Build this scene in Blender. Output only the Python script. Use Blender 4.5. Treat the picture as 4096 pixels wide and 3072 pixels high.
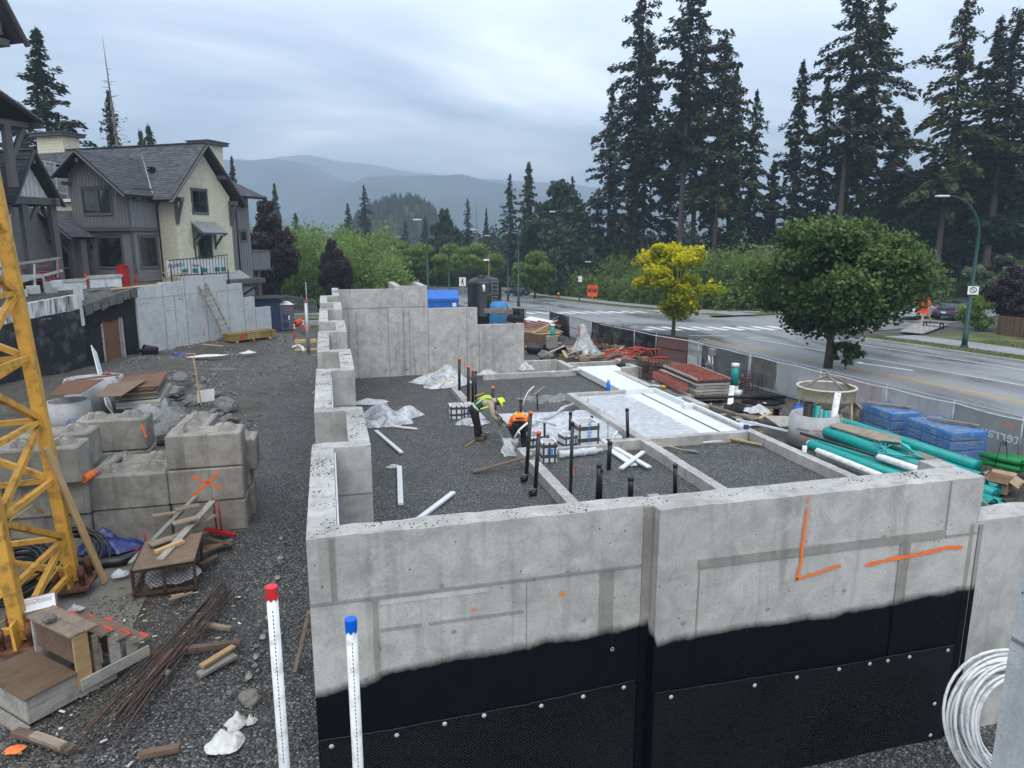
import bpy,bmesh,math,random
import numpy as np
from mathutils import Vector,Matrix,noise
R=math.radians
random.seed(7);rng=np.random.default_rng(7)
scene=bpy.context.scene;col=scene.collection
for _o in list(bpy.data.objects):bpy.data.objects.remove(_o)

# ---------------------------------------------------------------- camera
FPX,PITCH,YAW,CZ=2835.0,R(11.54),R(14.5),6.6
cam_d=bpy.data.cameras.new('camera');cam=bpy.data.objects.new('camera',cam_d);col.objects.link(cam)
cam.location=(0,0,CZ);cam.rotation_euler=(R(90)-PITCH,0,-YAW)
cam_d.sensor_width=36;cam_d.lens=36*FPX/4096;cam_d.clip_start=.1;cam_d.clip_end=30000
scene.camera=cam

# ---------------------------------------------------------------- world: overcast sky
SUN_EL,SUN_AZ=R(58),R(200)
world=bpy.data.worlds.new('World');scene.world=world;world.use_nodes=True
wn,wl=world.node_tree.nodes,world.node_tree.links;wn.clear()
def wnode(t,**k):
    n=wn.new(t)
    for a,b in k.items():setattr(n,a,b)
    return n
w_out=wnode('ShaderNodeOutputWorld');w_bg=wnode('ShaderNodeBackground');w_bg.inputs[1].default_value=1.5
w_sky=wnode('ShaderNodeTexSky',sky_type='NISHITA',sun_disc=False,sun_elevation=SUN_EL,sun_rotation=SUN_AZ)
w_sky.air_density=1.5;w_sky.dust_density=3.0
w_scale=wnode('ShaderNodeVectorMath',operation='SCALE');w_scale.inputs[3].default_value=.10
wl.new(w_sky.outputs[0],w_scale.inputs[0])
w_tc=wnode('ShaderNodeTexCoord');w_sep=wnode('ShaderNodeSeparateXYZ');wl.new(w_tc.outputs['Generated'],w_sep.inputs[0])
w_z=wnode('ShaderNodeMath',operation='MAXIMUM');w_z.inputs[1].default_value=0;wl.new(w_sep.outputs[2],w_z.inputs[0])
w_z2=wnode('ShaderNodeMath',operation='ADD');w_z2.inputs[1].default_value=.10;wl.new(w_z.outputs[0],w_z2.inputs[0])
w_dx=wnode('ShaderNodeMath',operation='DIVIDE');wl.new(w_sep.outputs[0],w_dx.inputs[0]);wl.new(w_z2.outputs[0],w_dx.inputs[1])
w_dy=wnode('ShaderNodeMath',operation='DIVIDE');wl.new(w_sep.outputs[1],w_dy.inputs[0]);wl.new(w_z2.outputs[0],w_dy.inputs[1])
w_cmb=wnode('ShaderNodeCombineXYZ');wl.new(w_dx.outputs[0],w_cmb.inputs[0]);wl.new(w_dy.outputs[0],w_cmb.inputs[1])
w_map=wnode('ShaderNodeMapping');w_map.inputs['Rotation'].default_value=(0,0,R(24));w_map.inputs['Scale'].default_value=(.42,.62,1);wl.new(w_cmb.outputs[0],w_map.inputs[0])
w_no=wnode('ShaderNodeTexNoise');w_no.inputs['Scale'].default_value=1.0;w_no.inputs['Detail'].default_value=9;w_no.inputs['Roughness'].default_value=.50;w_no.inputs['Distortion'].default_value=.9
wl.new(w_map.outputs[0],w_no.inputs['Vector'])
w_rp=wnode('ShaderNodeValToRGB');e=w_rp.color_ramp.elements
e[0].position=.34;e[0].color=(.30,.355,.44,1);e[1].position=.68;e[1].color=(.98,1.0,1.03,1)
_e=e.new(.46);_e.color=(.46,.525,.62,1);_e=e.new(.56);_e.color=(.62,.68,.76,1)
wl.new(w_no.outputs['Fac'],w_rp.inputs[0])
w_mix=wnode('ShaderNodeMix',data_type='RGBA');w_mix.inputs[0].default_value=.93
wl.new(w_scale.outputs[0],w_mix.inputs[6]);wl.new(w_rp.outputs[0],w_mix.inputs[7])
wl.new(w_mix.outputs[2],w_bg.inputs[0]);wl.new(w_bg.outputs[0],w_out.inputs[0])
sun_d=bpy.data.lights.new('sun','SUN');sun_d.energy=1.3;sun_d.angle=R(50);sun_d.color=(1,.93,.84)
sun=bpy.data.objects.new('sun',sun_d);col.objects.link(sun)
sun.rotation_euler=(R(90)-SUN_EL,0,R(180)-SUN_AZ+R(0))
vs=scene.view_settings;vs.view_transform='Standard';vs.look='None';vs.exposure=0.76;vs.gamma=1;vs.use_curve_mapping=False
cy_=scene.cycles
cy_.max_bounces=6;cy_.diffuse_bounces=2;cy_.glossy_bounces=2;cy_.transmission_bounces=3;cy_.transparent_max_bounces=8;cy_.volume_bounces=0
cy_.use_denoising=True;cy_.use_adaptive_sampling=True;cy_.adaptive_threshold=.015;cy_.caustics_reflective=False;cy_.caustics_refractive=False
scene.render.use_persistent_data=False

# ---------------------------------------------------------------- from photograph pixels (4096 wide) to places in the world
_ct,_st,_cy,_sy=math.cos(PITCH),math.sin(PITCH),math.cos(YAW),math.sin(YAW)
def ray(px,py):
    x=(px-2048)/FPX;y=(1536-py)/FPX;f=_ct+y*_st
    return(x*_cy+f*_sy,-x*_sy+f*_cy,-_st+y*_ct,f)
def zt(x,y):  # lie of the land
    d=y
    z=-.04*(min(max(d,50),115)-50)
    if x<0:z+=.4*min(1,max(0,(36-y)/16))*min(1,(-x)/.4)
    return z
def G(px,py,z=0.0):  # the point at height z
    r=ray(px,py);t=(z-CZ)/r[2];return Vector((r[0]*t,r[1]*t,z))
def GT(px,py,dz=0.0):  # the point on the land
    p=G(px,py,dz)
    for _ in range(40):p=G(px,py,.5*p.z+.5*(zt(p.x,p.y)+dz))
    return p
def AT(px,py,Z):  # the point at forward distance Z
    r=ray(px,py);t=Z/r[3];return Vector((r[0]*t,r[1]*t,CZ+r[2]*t))
def ATY(px,py,Y):
    r=ray(px,py);t=Y/r[1];return Vector((r[0]*t,Y,CZ+r[2]*t))
def FWD(p):return p.x*_sy+p.y*_cy
def HT(px,py,p):  # height of pixel (px,py) standing over point p
    r=ray(px,py);return CZ+r[2]*FWD(p)/r[3]

# ---------------------------------------------------------------- mesh and object helpers
class MB:
    def __init__(s):s.v=[];s.f=[];s.sm=[]
    def add(s,vs_,fs,smooth=False):
        o=len(s.v);s.v+=[tuple(v)for v in vs_]
        for f in fs:s.f.append(tuple(i+o for i in f));s.sm.append(smooth)
        return s
    def bx(s,x0,x1,y0,y1,z0,z1):
        return s.add([(x0,y0,z0),(x1,y0,z0),(x1,y1,z0),(x0,y1,z0),(x0,y0,z1),(x1,y0,z1),(x1,y1,z1),(x0,y1,z1)],
                     [(0,3,2,1),(4,5,6,7),(0,1,5,4),(1,2,6,5),(2,3,7,6),(3,0,4,7)])
    def box(s,c,d,rz=0,rx=0,ry=0,ch=0):
        from mathutils import Euler
        m=Matrix.Translation(c)@Euler((rx,ry,rz)).to_matrix().to_4x4()
        hx,hy,hz=d[0]/2,d[1]/2,d[2]/2
        if ch<=0:
            p=[(-hx,-hy,-hz),(hx,-hy,-hz),(hx,hy,-hz),(-hx,hy,-hz),(-hx,-hy,hz),(hx,-hy,hz),(hx,hy,hz),(-hx,hy,hz)]
            return s.add([m@Vector(q)for q in p],[(0,3,2,1),(4,5,6,7),(0,1,5,4),(1,2,6,5),(2,3,7,6),(3,0,4,7)])
        b=bmesh.new();bmesh.ops.create_cube(b,size=1)
        for v in b.verts:v.co=Vector((v.co.x*d[0],v.co.y*d[1],v.co.z*d[2]))
        bmesh.ops.bevel(b,geom=b.edges[:],offset=ch,segments=1,affect='EDGES')
        b.verts.index_update()
        s.add([m@v.co for v in b.verts],[tuple(v.index for v in f.verts)for f in b.faces]);b.free();return s
    def bar(s,p,q,w,h=None,up=(0,0,1),tw=0):
        p,q=Vector(p),Vector(q);h=h or w;d=(q-p).normalized();u=Vector(up)
        if abs(d.dot(u))>.98:u=Vector((1,0,0))
        sd=d.cross(u).normalized();u=sd.cross(d).normalized()
        if tw:mt=Matrix.Rotation(tw,3,d);sd=mt@sd;u=mt@u
        a,b=sd*w/2,u*h/2
        vs_=[p-a-b,p+a-b,p+a+b,p-a+b,q-a-b,q+a-b,q+a+b,q-a+b]
        return s.add(vs_,[(3,2,1,0),(4,5,6,7),(0,1,5,4),(1,2,6,5),(2,3,7,6),(3,0,4,7)])
    def tube(s,pts,r,n=8,cap=True,closed=False,smooth=True):
        pts=[Vector(p)for p in pts];m=len(pts);rr=r if hasattr(r,'__len__')else[r]*m;vs_=[];ref=None
        for i,p in enumerate(pts):
            if closed:d=pts[(i+1)%m]-pts[i-1]
            else:d=pts[min(i+1,m-1)]-pts[max(i-1,0)]
            d=d.normalized()if d.length>1e-9 else Vector((0,0,1))
            if ref is None:
                ref=Vector((1,0,0))if abs(d.x)<.8 else Vector((0,1,0))
            sd=d.cross(ref).normalized();u=sd.cross(d).normalized();ref=u
            for k in range(n):
                a=2*math.pi*k/n;vs_.append(p+(sd*math.cos(a)+u*math.sin(a))*rr[i])
        fs=[]
        for i in range(m if closed else m-1):
            j=(i+1)%m
            for k in range(n):fs.append((i*n+k,i*n+(k+1)%n,j*n+(k+1)%n,j*n+k))
        o=len(s.v);s.add(vs_,fs,smooth)
        if cap and not closed:
            s.f.append(tuple(o+k for k in range(n))[::-1]);s.sm.append(False)
            s.f.append(tuple(o+(m-1)*n+k for k in range(n)));s.sm.append(False)
        return s
    def cyl(s,p,q,r,n=12,smooth=True):return s.tube([p,q],r,n,True,False,smooth)
    def pipe(s,p,q,r,th=.012,n=14):  # hollow pipe, open ends
        p,q=Vector(p),Vector(q);e=(q-p).normalized()*.001
        return s.tube([p,q,q,p,p],[r,r,r-th,r-th,r],n,False)
    def lathe(s,prof,n=16,c=(0,0,0),smooth=True,m=None):
        vs_=[];c=Vector(c)
        for(r,z)in prof:
            for k in range(n):
                a=2*math.pi*k/n;v=Vector((r*math.cos(a),r*math.sin(a),z));vs_.append((m@v if m else v)+c)
        fs=[(i*n+k,i*n+(k+1)%n,(i+1)*n+(k+1)%n,(i+1)*n+k)for i in range(len(prof)-1)for k in range(n)]
        return s.add(vs_,fs,smooth)
    def poly(s,pts):return s.add(pts,[tuple(range(len(pts)))])
    def prism(s,pts,d):  # polygon extruded along d
        d=Vector(d);n=len(pts);a=[Vector(p)for p in pts]
        return s.add(a+[p+d for p in a],[tuple(range(n))[::-1],tuple(range(n,2*n))]+[(i,(i+1)%n,n+(i+1)%n,n+i)for i in range(n)])
    def grid(s,fn,nu,nv,smooth=True):
        vs_=[fn(i/nu,j/nv)for j in range(nv+1)for i in range(nu+1)]
        return s.add(vs_,[(j*(nu+1)+i,j*(nu+1)+i+1,(j+1)*(nu+1)+i+1,(j+1)*(nu+1)+i)for j in range(nv)for i in range(nu)],smooth)
    def ball(s,c,r,n=10,m=7,sq=(1,1,1)):
        c=Vector(c)
        return s.lathe([(r*math.sin(math.pi*max(.003,min(.997,i/m))),-r*math.cos(math.pi*i/m))for i in range(m+1)],n,c,True,Matrix.Diagonal(Vector(sq)))
    def data(s,name,mat):
        me=bpy.data.meshes.new(name);me.from_pydata(s.v,[],s.f);me.polygons.foreach_set('use_smooth',s.sm)
        if mat:me.materials.append(MAT[mat]if isinstance(mat,str)else mat)
        me.update();return me
    def build(s,name,mat,parent=None,local=False):
        if parent is not None and not local:
            r=parent
            while r.parent:r=r.parent
            mi=(Matrix.Translation(r.location)@r.rotation_euler.to_matrix().to_4x4()).inverted()
            s.v=[tuple(mi@Vector(v))for v in s.v]
        o=bpy.data.objects.new(name,s.data(name,mat));col.objects.link(o)
        if parent is not None:o.parent=parent
        return o
def tag(o,label=None,cat=None,group=None,kind=None):
    if label:o['label']=label
    if cat:o['category']=cat
    if group:o['group']=group
    if kind:o['kind']=kind
    return o
def thing(name,label,cat,loc=(0,0,0),rz=0,group=None):
    o=bpy.data.objects.new(name,None);col.objects.link(o);o.location=Vector(loc);o.rotation_euler=(0,0,rz);o.empty_display_size=.2
    return tag(o,label,cat,group)
def link(name,data,parent=None,loc=(0,0,0),rot=(0,0,0),sc=(1,1,1)):
    o=bpy.data.objects.new(name,data);col.objects.link(o);o.location=loc;o.rotation_euler=rot;o.scale=sc
    if parent is not None:o.parent=parent
    return o
def copy_tree(o,parent=None):
    c=o.copy();col.objects.link(c)
    if parent is not None:c.parent=parent
    for ch in list(o.children):copy_tree(ch,c)
    return c
def struct(name,mb,mat):return tag(mb.build(name,mat),kind='structure')
def N1(x,y=0,z=0,s=1.0):return noise.noise(Vector((x*s,y*s,z*s)))
def lerp(a,b,t):return a+(b-a)*t
# ---------------------------------------------------------------- materials
MAT={}
class NT:
    def __init__(s,name):
        m=bpy.data.materials.new(name);m.use_nodes=True;s.m=m;s.n=m.node_tree.nodes;s.l=m.node_tree.links;s.n.clear()
        s.out=s.n.new('ShaderNodeOutputMaterial');s.p=s.n.new('ShaderNodeBsdfPrincipled');s.l.new(s.p.outputs[0],s.out.inputs[0]);MAT[name]=m
    def w(s,a,b):s.l.new(a,b)
    def co(s,kind='obj',scale=(1,1,1),rot=(0,0,0)):
        if kind=='pos':o=s.n.new('ShaderNodeNewGeometry').outputs['Position']
        elif kind=='gen':o=s.n.new('ShaderNodeTexCoord').outputs['Generated']
        else:o=s.n.new('ShaderNodeTexCoord').outputs['Object']
        mp=s.n.new('ShaderNodeMapping');mp.inputs['Scale'].default_value=scale;mp.inputs['Rotation'].default_value=rot;s.w(o,mp.inputs[0]);return mp.outputs[0]
    def noise(s,v,sc,det=4,rough=.55,dist=0):
        n=s.n.new('ShaderNodeTexNoise');n.inputs['Scale'].default_value=sc;n.inputs['Detail'].default_value=det;n.inputs['Roughness'].default_value=rough;n.inputs['Distortion'].default_value=dist
        s.w(v,n.inputs['Vector']);return n.outputs['Fac']
    def voro(s,v,sc,feat='F1',out='Distance',rand=1):
        n=s.n.new('ShaderNodeTexVoronoi');n.feature=feat;n.inputs['Scale'].default_value=sc;n.inputs['Randomness'].default_value=rand;s.w(v,n.inputs['Vector']);return n.outputs[out]
    def ramp(s,f,st):
        n=s.n.new('ShaderNodeValToRGB');e=n.color_ramp.elements
        while len(e)<len(st):e.new(.5)
        for i,(p,c)in enumerate(st):
            e[i].position=p;e[i].color=(*c,1)if hasattr(c,'__len__')else(c,c,c,1)
        s.w(f,n.inputs[0]);return n.outputs[0]
    def mix(s,f,a,b,mode='MIX'):
        n=s.n.new('ShaderNodeMix');n.data_type='RGBA';n.blend_type=mode
        for i,x in((0,f),(6,a),(7,b)):
            if hasattr(x,'is_linked'):s.w(x,n.inputs[i])
            elif i==0:n.inputs[0].default_value=x
            else:n.inputs[i].default_value=(*x,1)if hasattr(x,'__len__')else(x,x,x,1)
        return n.outputs[2]
    def math(s,op,a,b=0,c=0):
        n=s.n.new('ShaderNodeMath');n.operation=op
        for i,x in enumerate((a,b,c)):
            if hasattr(x,'is_linked'):s.w(x,n.inputs[i])
            else:n.inputs[i].default_value=x
        return n.outputs[0]
    def sep(s,v):
        n=s.n.new('ShaderNodeSeparateXYZ');s.w(v,n.inputs[0]);return n.outputs
    def rand(s):return s.n.new('ShaderNodeObjectInfo').outputs['Random']
    def bump(s,h,st=.3,d=.02):
        n=s.n.new('ShaderNodeBump');n.inputs['Strength'].default_value=st;n.inputs['Distance'].default_value=d;s.w(h,n.inputs['Height']);s.w(n.outputs[0],s.p.inputs['Normal']);return n
    def col(s,c):
        if hasattr(c,'is_linked'):s.w(c,s.p.inputs['Base Color'])
        else:s.p.inputs['Base Color'].default_value=(*c,1)
        return s
    def set(s,rough=.8,metal=0,spec=.4,**k):
        s.p.inputs['Roughness'].default_value=rough;s.p.inputs['Metallic'].default_value=metal;s.p.inputs['Specular IOR Level'].default_value=spec
        for a,b in k.items():s.p.inputs[a].default_value=b
        return s
def simple(name,c,rough=.7,metal=0,var=.18,sc=3,bump=0,bsc=30,spec=.4,dirt=None,coord='obj',orand=.12,**k):
    """even paint, plastic or metal with mottling, a little dirt and a tone of its own for each object"""
    t=NT(name);v=t.co(coord);f=t.noise(v,sc,5)
    c=Vector(c);out=t.mix(t.ramp(f,[(.3,0.),(.7,1.)]),tuple(c*(1-var)),tuple(c*(1+var)))
    if dirt:out=t.mix(t.ramp(t.noise(v,sc*2.3,6,.65),[(.5,0.),(.72,1.)]),out,dirt)
    if orand:
        r=t.math('MULTIPLY_ADD',t.rand(),2*orand,1-orand);hs=t.n.new('ShaderNodeHueSaturation');t.w(r,hs.inputs['Value']);t.w(out,hs.inputs['Color']);out=hs.outputs[0]
    t.col(out).set(rough,metal,spec,**k)
    if bump:t.bump(t.noise(v,bsc,4),bump,.02)
    return t
def concrete(name,a=.30,b=.50,tint=(1,.975,.92),tar=False,streak=.5,holes=True,wet=0):
    t=NT(name);v=t.co('pos');big=t.noise(v,.55,5,.6);mid=t.noise(v,3.1,6,.62,.6);fine=t.noise(v,38,3,.6)
    sv=t.co('pos',(2.2,2.2,.16));st=t.noise(sv,2.4,5,.6)
    f=t.math('ADD',t.math('MULTIPLY',big,.5),t.math('MULTIPLY',mid,.5))
    A=tuple(a*x for x in tint);B=tuple(b*x for x in tint)
    c=t.mix(t.ramp(f,[(.38,0.),(.60,1.)]),A,B)
    c=t.mix(t.ramp(st,[(.53,0.),(.70,streak)]),c,tuple(a*.62*x for x in tint))
    c=t.mix(t.ramp(t.noise(v,1.3,7,.7,1.2),[(.57,0.),(.66,.45)]),c,tuple(min(1,b*1.18)*x for x in tint))
    c=t.mix(t.ramp(fine,[(.3,.28),(.55,0.)]),c,tuple(a*.55*x for x in tint))
    h=fine
    if holes:
        d=t.voro(t.co('pos',(1,1,.8)),9.0,'F1');n2=t.noise(v,2.3,3)
        hole=t.math('MULTIPLY',t.ramp(d,[(.05,1.),(.10,0.)]),t.ramp(n2,[(.47,0.),(.54,1.)]))
        c=t.mix(hole,c,(.05,.05,.05));h=t.math('SUBTRACT',fine,t.math('MULTIPLY',hole,1.5))
    rough=.86
    c=t.mix(t.ramp(t.noise(t.co('pos',(1,1,.6)),1.7,8,.72,.8),[(.63,0.),(.72,.38)]),c,(.27*a/.3,.21*a/.3,.15*a/.3))
    if tar:
        s=t.sep(t.co('pos'));x=s[0];z=s[2]
        e1=t.n.new('ShaderNodeFloatCurve');e1.mapping.use_clip=False
        cv=e1.mapping.curves[0].points;xs=TAR
        while len(cv)<len(xs):cv.new(.5,.5)
        for p,(X,Y)in zip(cv,xs):p.location=((X+.4)/8.4,Y/4.0);p.handle_type='VECTOR'
        e1.mapping.update();t.w(t.math('DIVIDE',t.math('ADD',x,.4),8.4),e1.inputs['Value'])
        edge=t.math('MULTIPLY',e1.outputs[0],4.0)
        wob=t.math('MULTIPLY',t.math('SUBTRACT',t.noise(v,2.0,6,.6),.5),.22)
        d=t.math('SUBTRACT',t.math('ADD',edge,wob),z)
        m=t.ramp(t.math('ADD',t.math('MULTIPLY',d,3.0),.5),[(.30,0.),(.62,1.)])
        fl=t.ramp(t.noise(t.co('pos',(6,6,15)),6,2,.5),[(.72,0.),(.75,.5)])
        blk=t.mix(fl,(.0045,.005,.008),(.16,.16,.16))
        c=t.mix(m,c,blk)
        t.w(t.mix(m,(.35,)*3,(.10,)*3),t.p.inputs['Specular IOR Level']);rv=t.mix(m,(.86,)*3,(.55,)*3);t.w(rv,t.p.inputs['Roughness'])
    t.col(c);t.p.inputs['Roughness'].default_value=rough
    if not tar:t.p.inputs['Specular IOR Level'].default_value=.35
    t.bump(h,.35,.012)
    return t
def gravel(name,sc=42,lo=.018,hi=.16,tint=(1,1,.99),dust=None,bump=1.0):
    t=NT(name);v=t.co('pos');cl=t.voro(v,sc,'F1','Color');d=t.voro(v,sc,'F1','Distance')
    r=t.sep(cl)[0];c=t.ramp(r,[(0.,tuple(lo*x for x in tint)),(.55,tuple((lo*.6+hi*.4)*x for x in tint)),(.9,tuple(hi*x for x in tint)),(1.,tuple(hi*1.9*x for x in tint))])
    c=t.mix(t.ramp(d,[(.35,0.),(.75,.85)]),c,(.008,.008,.008))
    big=t.noise(v,.6,6,.6);c=t.mix(t.ramp(big,[(.4,0.),(.68,.45)]),c,tuple(lo*1.6*x for x in tint))
    if dust:c=t.mix(t.ramp(t.noise(v,1.1,7,.68,.4),dust[1]),c,dust[0])
    t.col(c).set(.62,0,.45);t.bump(t.math('SUBTRACT',1.0,d),bump,.03);return t
def wood(name,c1,c2,rough=.8,dirt=(.06,.05,.045),damt=.6,axis=0):
    t=NT(name);sc=[9,9,9];sc[axis]=.9;v=t.co('obj',tuple(sc));g=t.noise(v,2.5,6,.65,.8)
    ofs=t.n.new('ShaderNodeVectorMath');ofs.operation='ADD'
    c=t.mix(t.ramp(g,[(.3,0.),(.68,1.)]),c1,c2);v2=t.co('obj')
    c=t.mix(t.ramp(t.noise(v2,3.2,6,.7),[(.48,0.),(.72,damt)]),c,dirt)
    r=t.math('MULTIPLY_ADD',t.rand(),.5,.75);hs=t.n.new('ShaderNodeHueSaturation');t.w(r,hs.inputs['Value']);t.w(c,hs.inputs['Color'])
    t.col(hs.outputs[0]).set(rough,0,.3);t.bump(g,.25,.01);return t
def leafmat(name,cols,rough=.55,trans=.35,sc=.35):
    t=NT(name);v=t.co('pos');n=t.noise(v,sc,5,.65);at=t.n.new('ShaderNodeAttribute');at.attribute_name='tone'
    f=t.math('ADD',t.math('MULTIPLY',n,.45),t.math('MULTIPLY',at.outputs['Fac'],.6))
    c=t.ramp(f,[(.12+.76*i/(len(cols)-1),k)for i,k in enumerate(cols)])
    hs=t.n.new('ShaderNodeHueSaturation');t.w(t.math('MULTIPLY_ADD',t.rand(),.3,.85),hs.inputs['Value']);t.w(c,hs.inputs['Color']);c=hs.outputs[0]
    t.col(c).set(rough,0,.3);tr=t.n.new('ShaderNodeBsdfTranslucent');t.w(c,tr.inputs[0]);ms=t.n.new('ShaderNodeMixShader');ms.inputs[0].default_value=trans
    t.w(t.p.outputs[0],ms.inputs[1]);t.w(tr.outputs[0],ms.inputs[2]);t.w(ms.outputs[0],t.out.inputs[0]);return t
def film(name,c=(.86,.89,.93),alpha=.55,rough=.25):
    t=NT(name);v=t.co('obj');n=t.noise(v,2.2,4,.5,1.5)
    t.col(t.mix(n,tuple(x*.82 for x in c),c)).set(rough,0,.5)
    t.w(t.ramp(n,[(.3,max(0,alpha-.25)),(.7,min(1,alpha+.25))]),t.p.inputs['Alpha']);t.bump(t.noise(v,3.5,3,.5,1.2),.45,.08);return t
TAR=[(-.4,2.0),(.23,2.06),(.72,2.14),(1.22,2.17),(1.74,2.18),(2.21,2.23),(2.82,2.22),(3.38,2.28),(3.42,2.05),(4.2,2.17),(5.13,2.11),(5.78,2.10),(6.45,2.14),(7.0,2.16),(8.0,2.19)]
concrete('concrete');concrete('concrete_tar',tar=True);concrete('concrete_top',.36,.56,streak=0);concrete('concrete_pale',.45,.60,(.98,1,1),streak=.35)
concrete('concrete_block',.19,.36,(1,.94,.82),streak=.6);concrete('concrete_dark',.17,.27,(1,.97,.92))
concrete('seam_tar',.20,.31,(1,.96,.88),tar=True,holes=False);concrete('concrete_seam',.21,.32,(1,.97,.91),holes=False);concrete('concrete_pipe',.33,.45,(.97,.99,1),holes=False);concrete('pavement',.22,.32,(.98,.98,1),holes=False,streak=0);concrete('kerb_stone',.26,.38,holes=False,streak=.2)
gravel('gravel',30,.03,.23,(1,1,.955),((.13,.128,.118),[(.56,0.),(.70,.55)]));gravel('gravel_left',28,.024,.21,(1,1,.96),((.085,.08,.07),[(.52,0.),(.66,.7)]));gravel('crushed',34,.16,.60,(1,.99,.95))
def groundmat():
    t=NT('site_ground');v=t.co('pos');cl=t.voro(v,30,'F1','Color');d=t.voro(v,30,'F1','Distance');r=t.sep(cl)[0]
    gv=t.ramp(r,[(0.,(.016,.0155,.014)),(.6,(.062,.059,.052)),(1.,(.25,.24,.215))])
    mud=t.mix(t.ramp(t.noise(v,.9,8,.75),[(.32,0.),(.66,1.)]),(.026,.024,.019),(.115,.104,.083))
    c=t.mix(t.ramp(t.noise(v,.22,7,.66,.5),[(.42,0.),(.58,1.)]),gv,mud)
    c=t.mix(t.ramp(t.noise(v,1.8,6,.7),[(.64,0.),(.74,.5)]),c,(.22,.205,.175))
    t.col(c).set(.7,0,.4);t.bump(t.math('ADD',t.math('MULTIPLY',d,-.5),t.noise(v,2.5,6,.7)),.8,.05)
groundmat()
def asphalt():
    t=NT('asphalt');v=t.co('pos');f=t.noise(v,60,3,.6);big=t.noise(t.co('pos',(.9,.25,1),(0,0,R(-8))),.30,7,.65,.4)
    c=t.mix(f,(.22,.222,.225),(.285,.286,.288));wet=t.ramp(big,[(.44,0.),(.62,1.)])
    c=t.mix(wet,c,(.15,.153,.16));c=t.mix(t.ramp(t.noise(v,.8,8,.75,1),[(.63,0.),(.67,.35)]),c,(.05,.05,.055))
    t.w(t.mix(wet,(.62,)*3,(.24,)*3),t.p.inputs['Roughness']);t.col(c);t.p.inputs['Specular IOR Level'].default_value=.5;t.bump(f,.12,.01)
asphalt()
simple('road_white',(.72,.72,.70),.6,0,.12,6,dirt=(.3,.3,.3));simple('road_yellow',(.55,.34,.06),.6,0,.12,6,dirt=(.3,.24,.12))
def grassmat(name,a,b,dry):
    t=NT(name);v=t.co('pos');n=t.noise(v,1.4,7,.7);c=t.mix(n,a,b);c=t.mix(t.ramp(t.noise(v,.5,6,.7),[(.45,0.),(.62,.8)]),c,dry);t.col(c).set(.9,0,.2);t.bump(t.noise(v,25,4,.7),.8,.05)
grassmat('grass',(.05,.075,.024),(.11,.14,.045),(.19,.165,.08));grassmat('forest_floor',(.02,.03,.014),(.045,.06,.025),(.05,.045,.03))
wood('lumber',(.42,.27,.12),(.58,.40,.20),damt=.25);wood('old_wood',(.19,.15,.11),(.32,.26,.20),dirt=(.05,.04,.035));wood('grey_wood',(.26,.24,.21),(.42,.40,.36),damt=.5)
wood('dark_wood',(.10,.065,.045),(.18,.12,.085));wood('plywood_brown',(.10,.045,.025),(.19,.09,.045),.6,damt=.6);wood('plywood_top',(.13,.085,.055),(.21,.14,.09),.55,dirt=(.05,.045,.04));wood('green_lumber',(.19,.135,.035),(.27,.20,.06),damt=.2)
simple('crane_yellow',(.62,.33,.055),.5,0,.12,2.0,dirt=(.17,.10,.03),bump=.15);simple('rust',(.13,.055,.03),.85,0,.4,8,bump=.3,dirt=(.05,.03,.02));simple('rust_dark',(.065,.038,.028),.85,0,.4,10,bump=.3);simple('rebar',(.075,.055,.045),.8,0,.35,20,dirt=(.16,.075,.03))
simple('black_pipe',(.008,.008,.009),.42,0,.2,6,spec=.5,dirt=(.035,.033,.03));simple('orange_cap',(.75,.13,.02),.5,orand=0);simple('pvc_white',(.72,.73,.72),.35,0,.05,4,dirt=(.42,.41,.39),orand=.05);simple('pvc_green',(.0,.27,.25),.35,0,.08,3,dirt=(.03,.17,.16),orand=.08)
simple('pvc_aqua',(.06,.48,.46),.4,orand=.05);simple('red_paint',(.42,.018,.018),.5,dirt=(.2,.03,.02));simple('red_orange',(.55,.05,.025),.5,dirt=(.3,.06,.04));simple('red_tape',(.62,.03,.035),.35,orand=0);simple('blue_tape',(.0,.11,.60),.35,orand=0)
simple('orange_paint',(.85,.17,.025),.7,0,.1,12,orand=0,dirt=(.7,.25,.12));simple('foam_white',(.66,.68,.69),.7,0,.05,6,orand=.04);simple('foam_blue',(.10,.25,.62),.6,orand=.05);simple('tape_grey',(.055,.057,.06),.45,orand=.05)
simple('membrane',(.008,.008,.010),.45,0,.3,2,spec=.4,dirt=(.03,.03,.032));simple('washer',(.45,.45,.43),.5);simple('steel',(.34,.35,.36),.42,.8,.15,6,dirt=(.2,.2,.2));simple('galv',(.40,.41,.42),.5,.6,.12,6);simple('black_metal',(.012,.012,.013),.4);simple('screen_black',(.012,.012,.013),.8,0,.3,2,orand=.2,dirt=(.045,.04,.036))
simple('screen_maroon',(.14,.075,.07),.85,0,.15,2);simple('lamp_green',(.006,.046,.042),.4,.2);simple('lamp_head',(.55,.57,.58),.45,.3)
simple('grey_siding',(.195,.190,.197),.65,0,.06,3,bump=.1,orand=.06);simple('grey_trim',(.098,.095,.099),.6,0,.06,3,orand=.05);simple('beige_shingle',(.58,.545,.42),.75,0,.08,5,bump=.15,orand=.10);simple('white_trim',(.70,.70,.69),.6,orand=.05);simple('soffit',(.03,.028,.03),.7)
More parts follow.
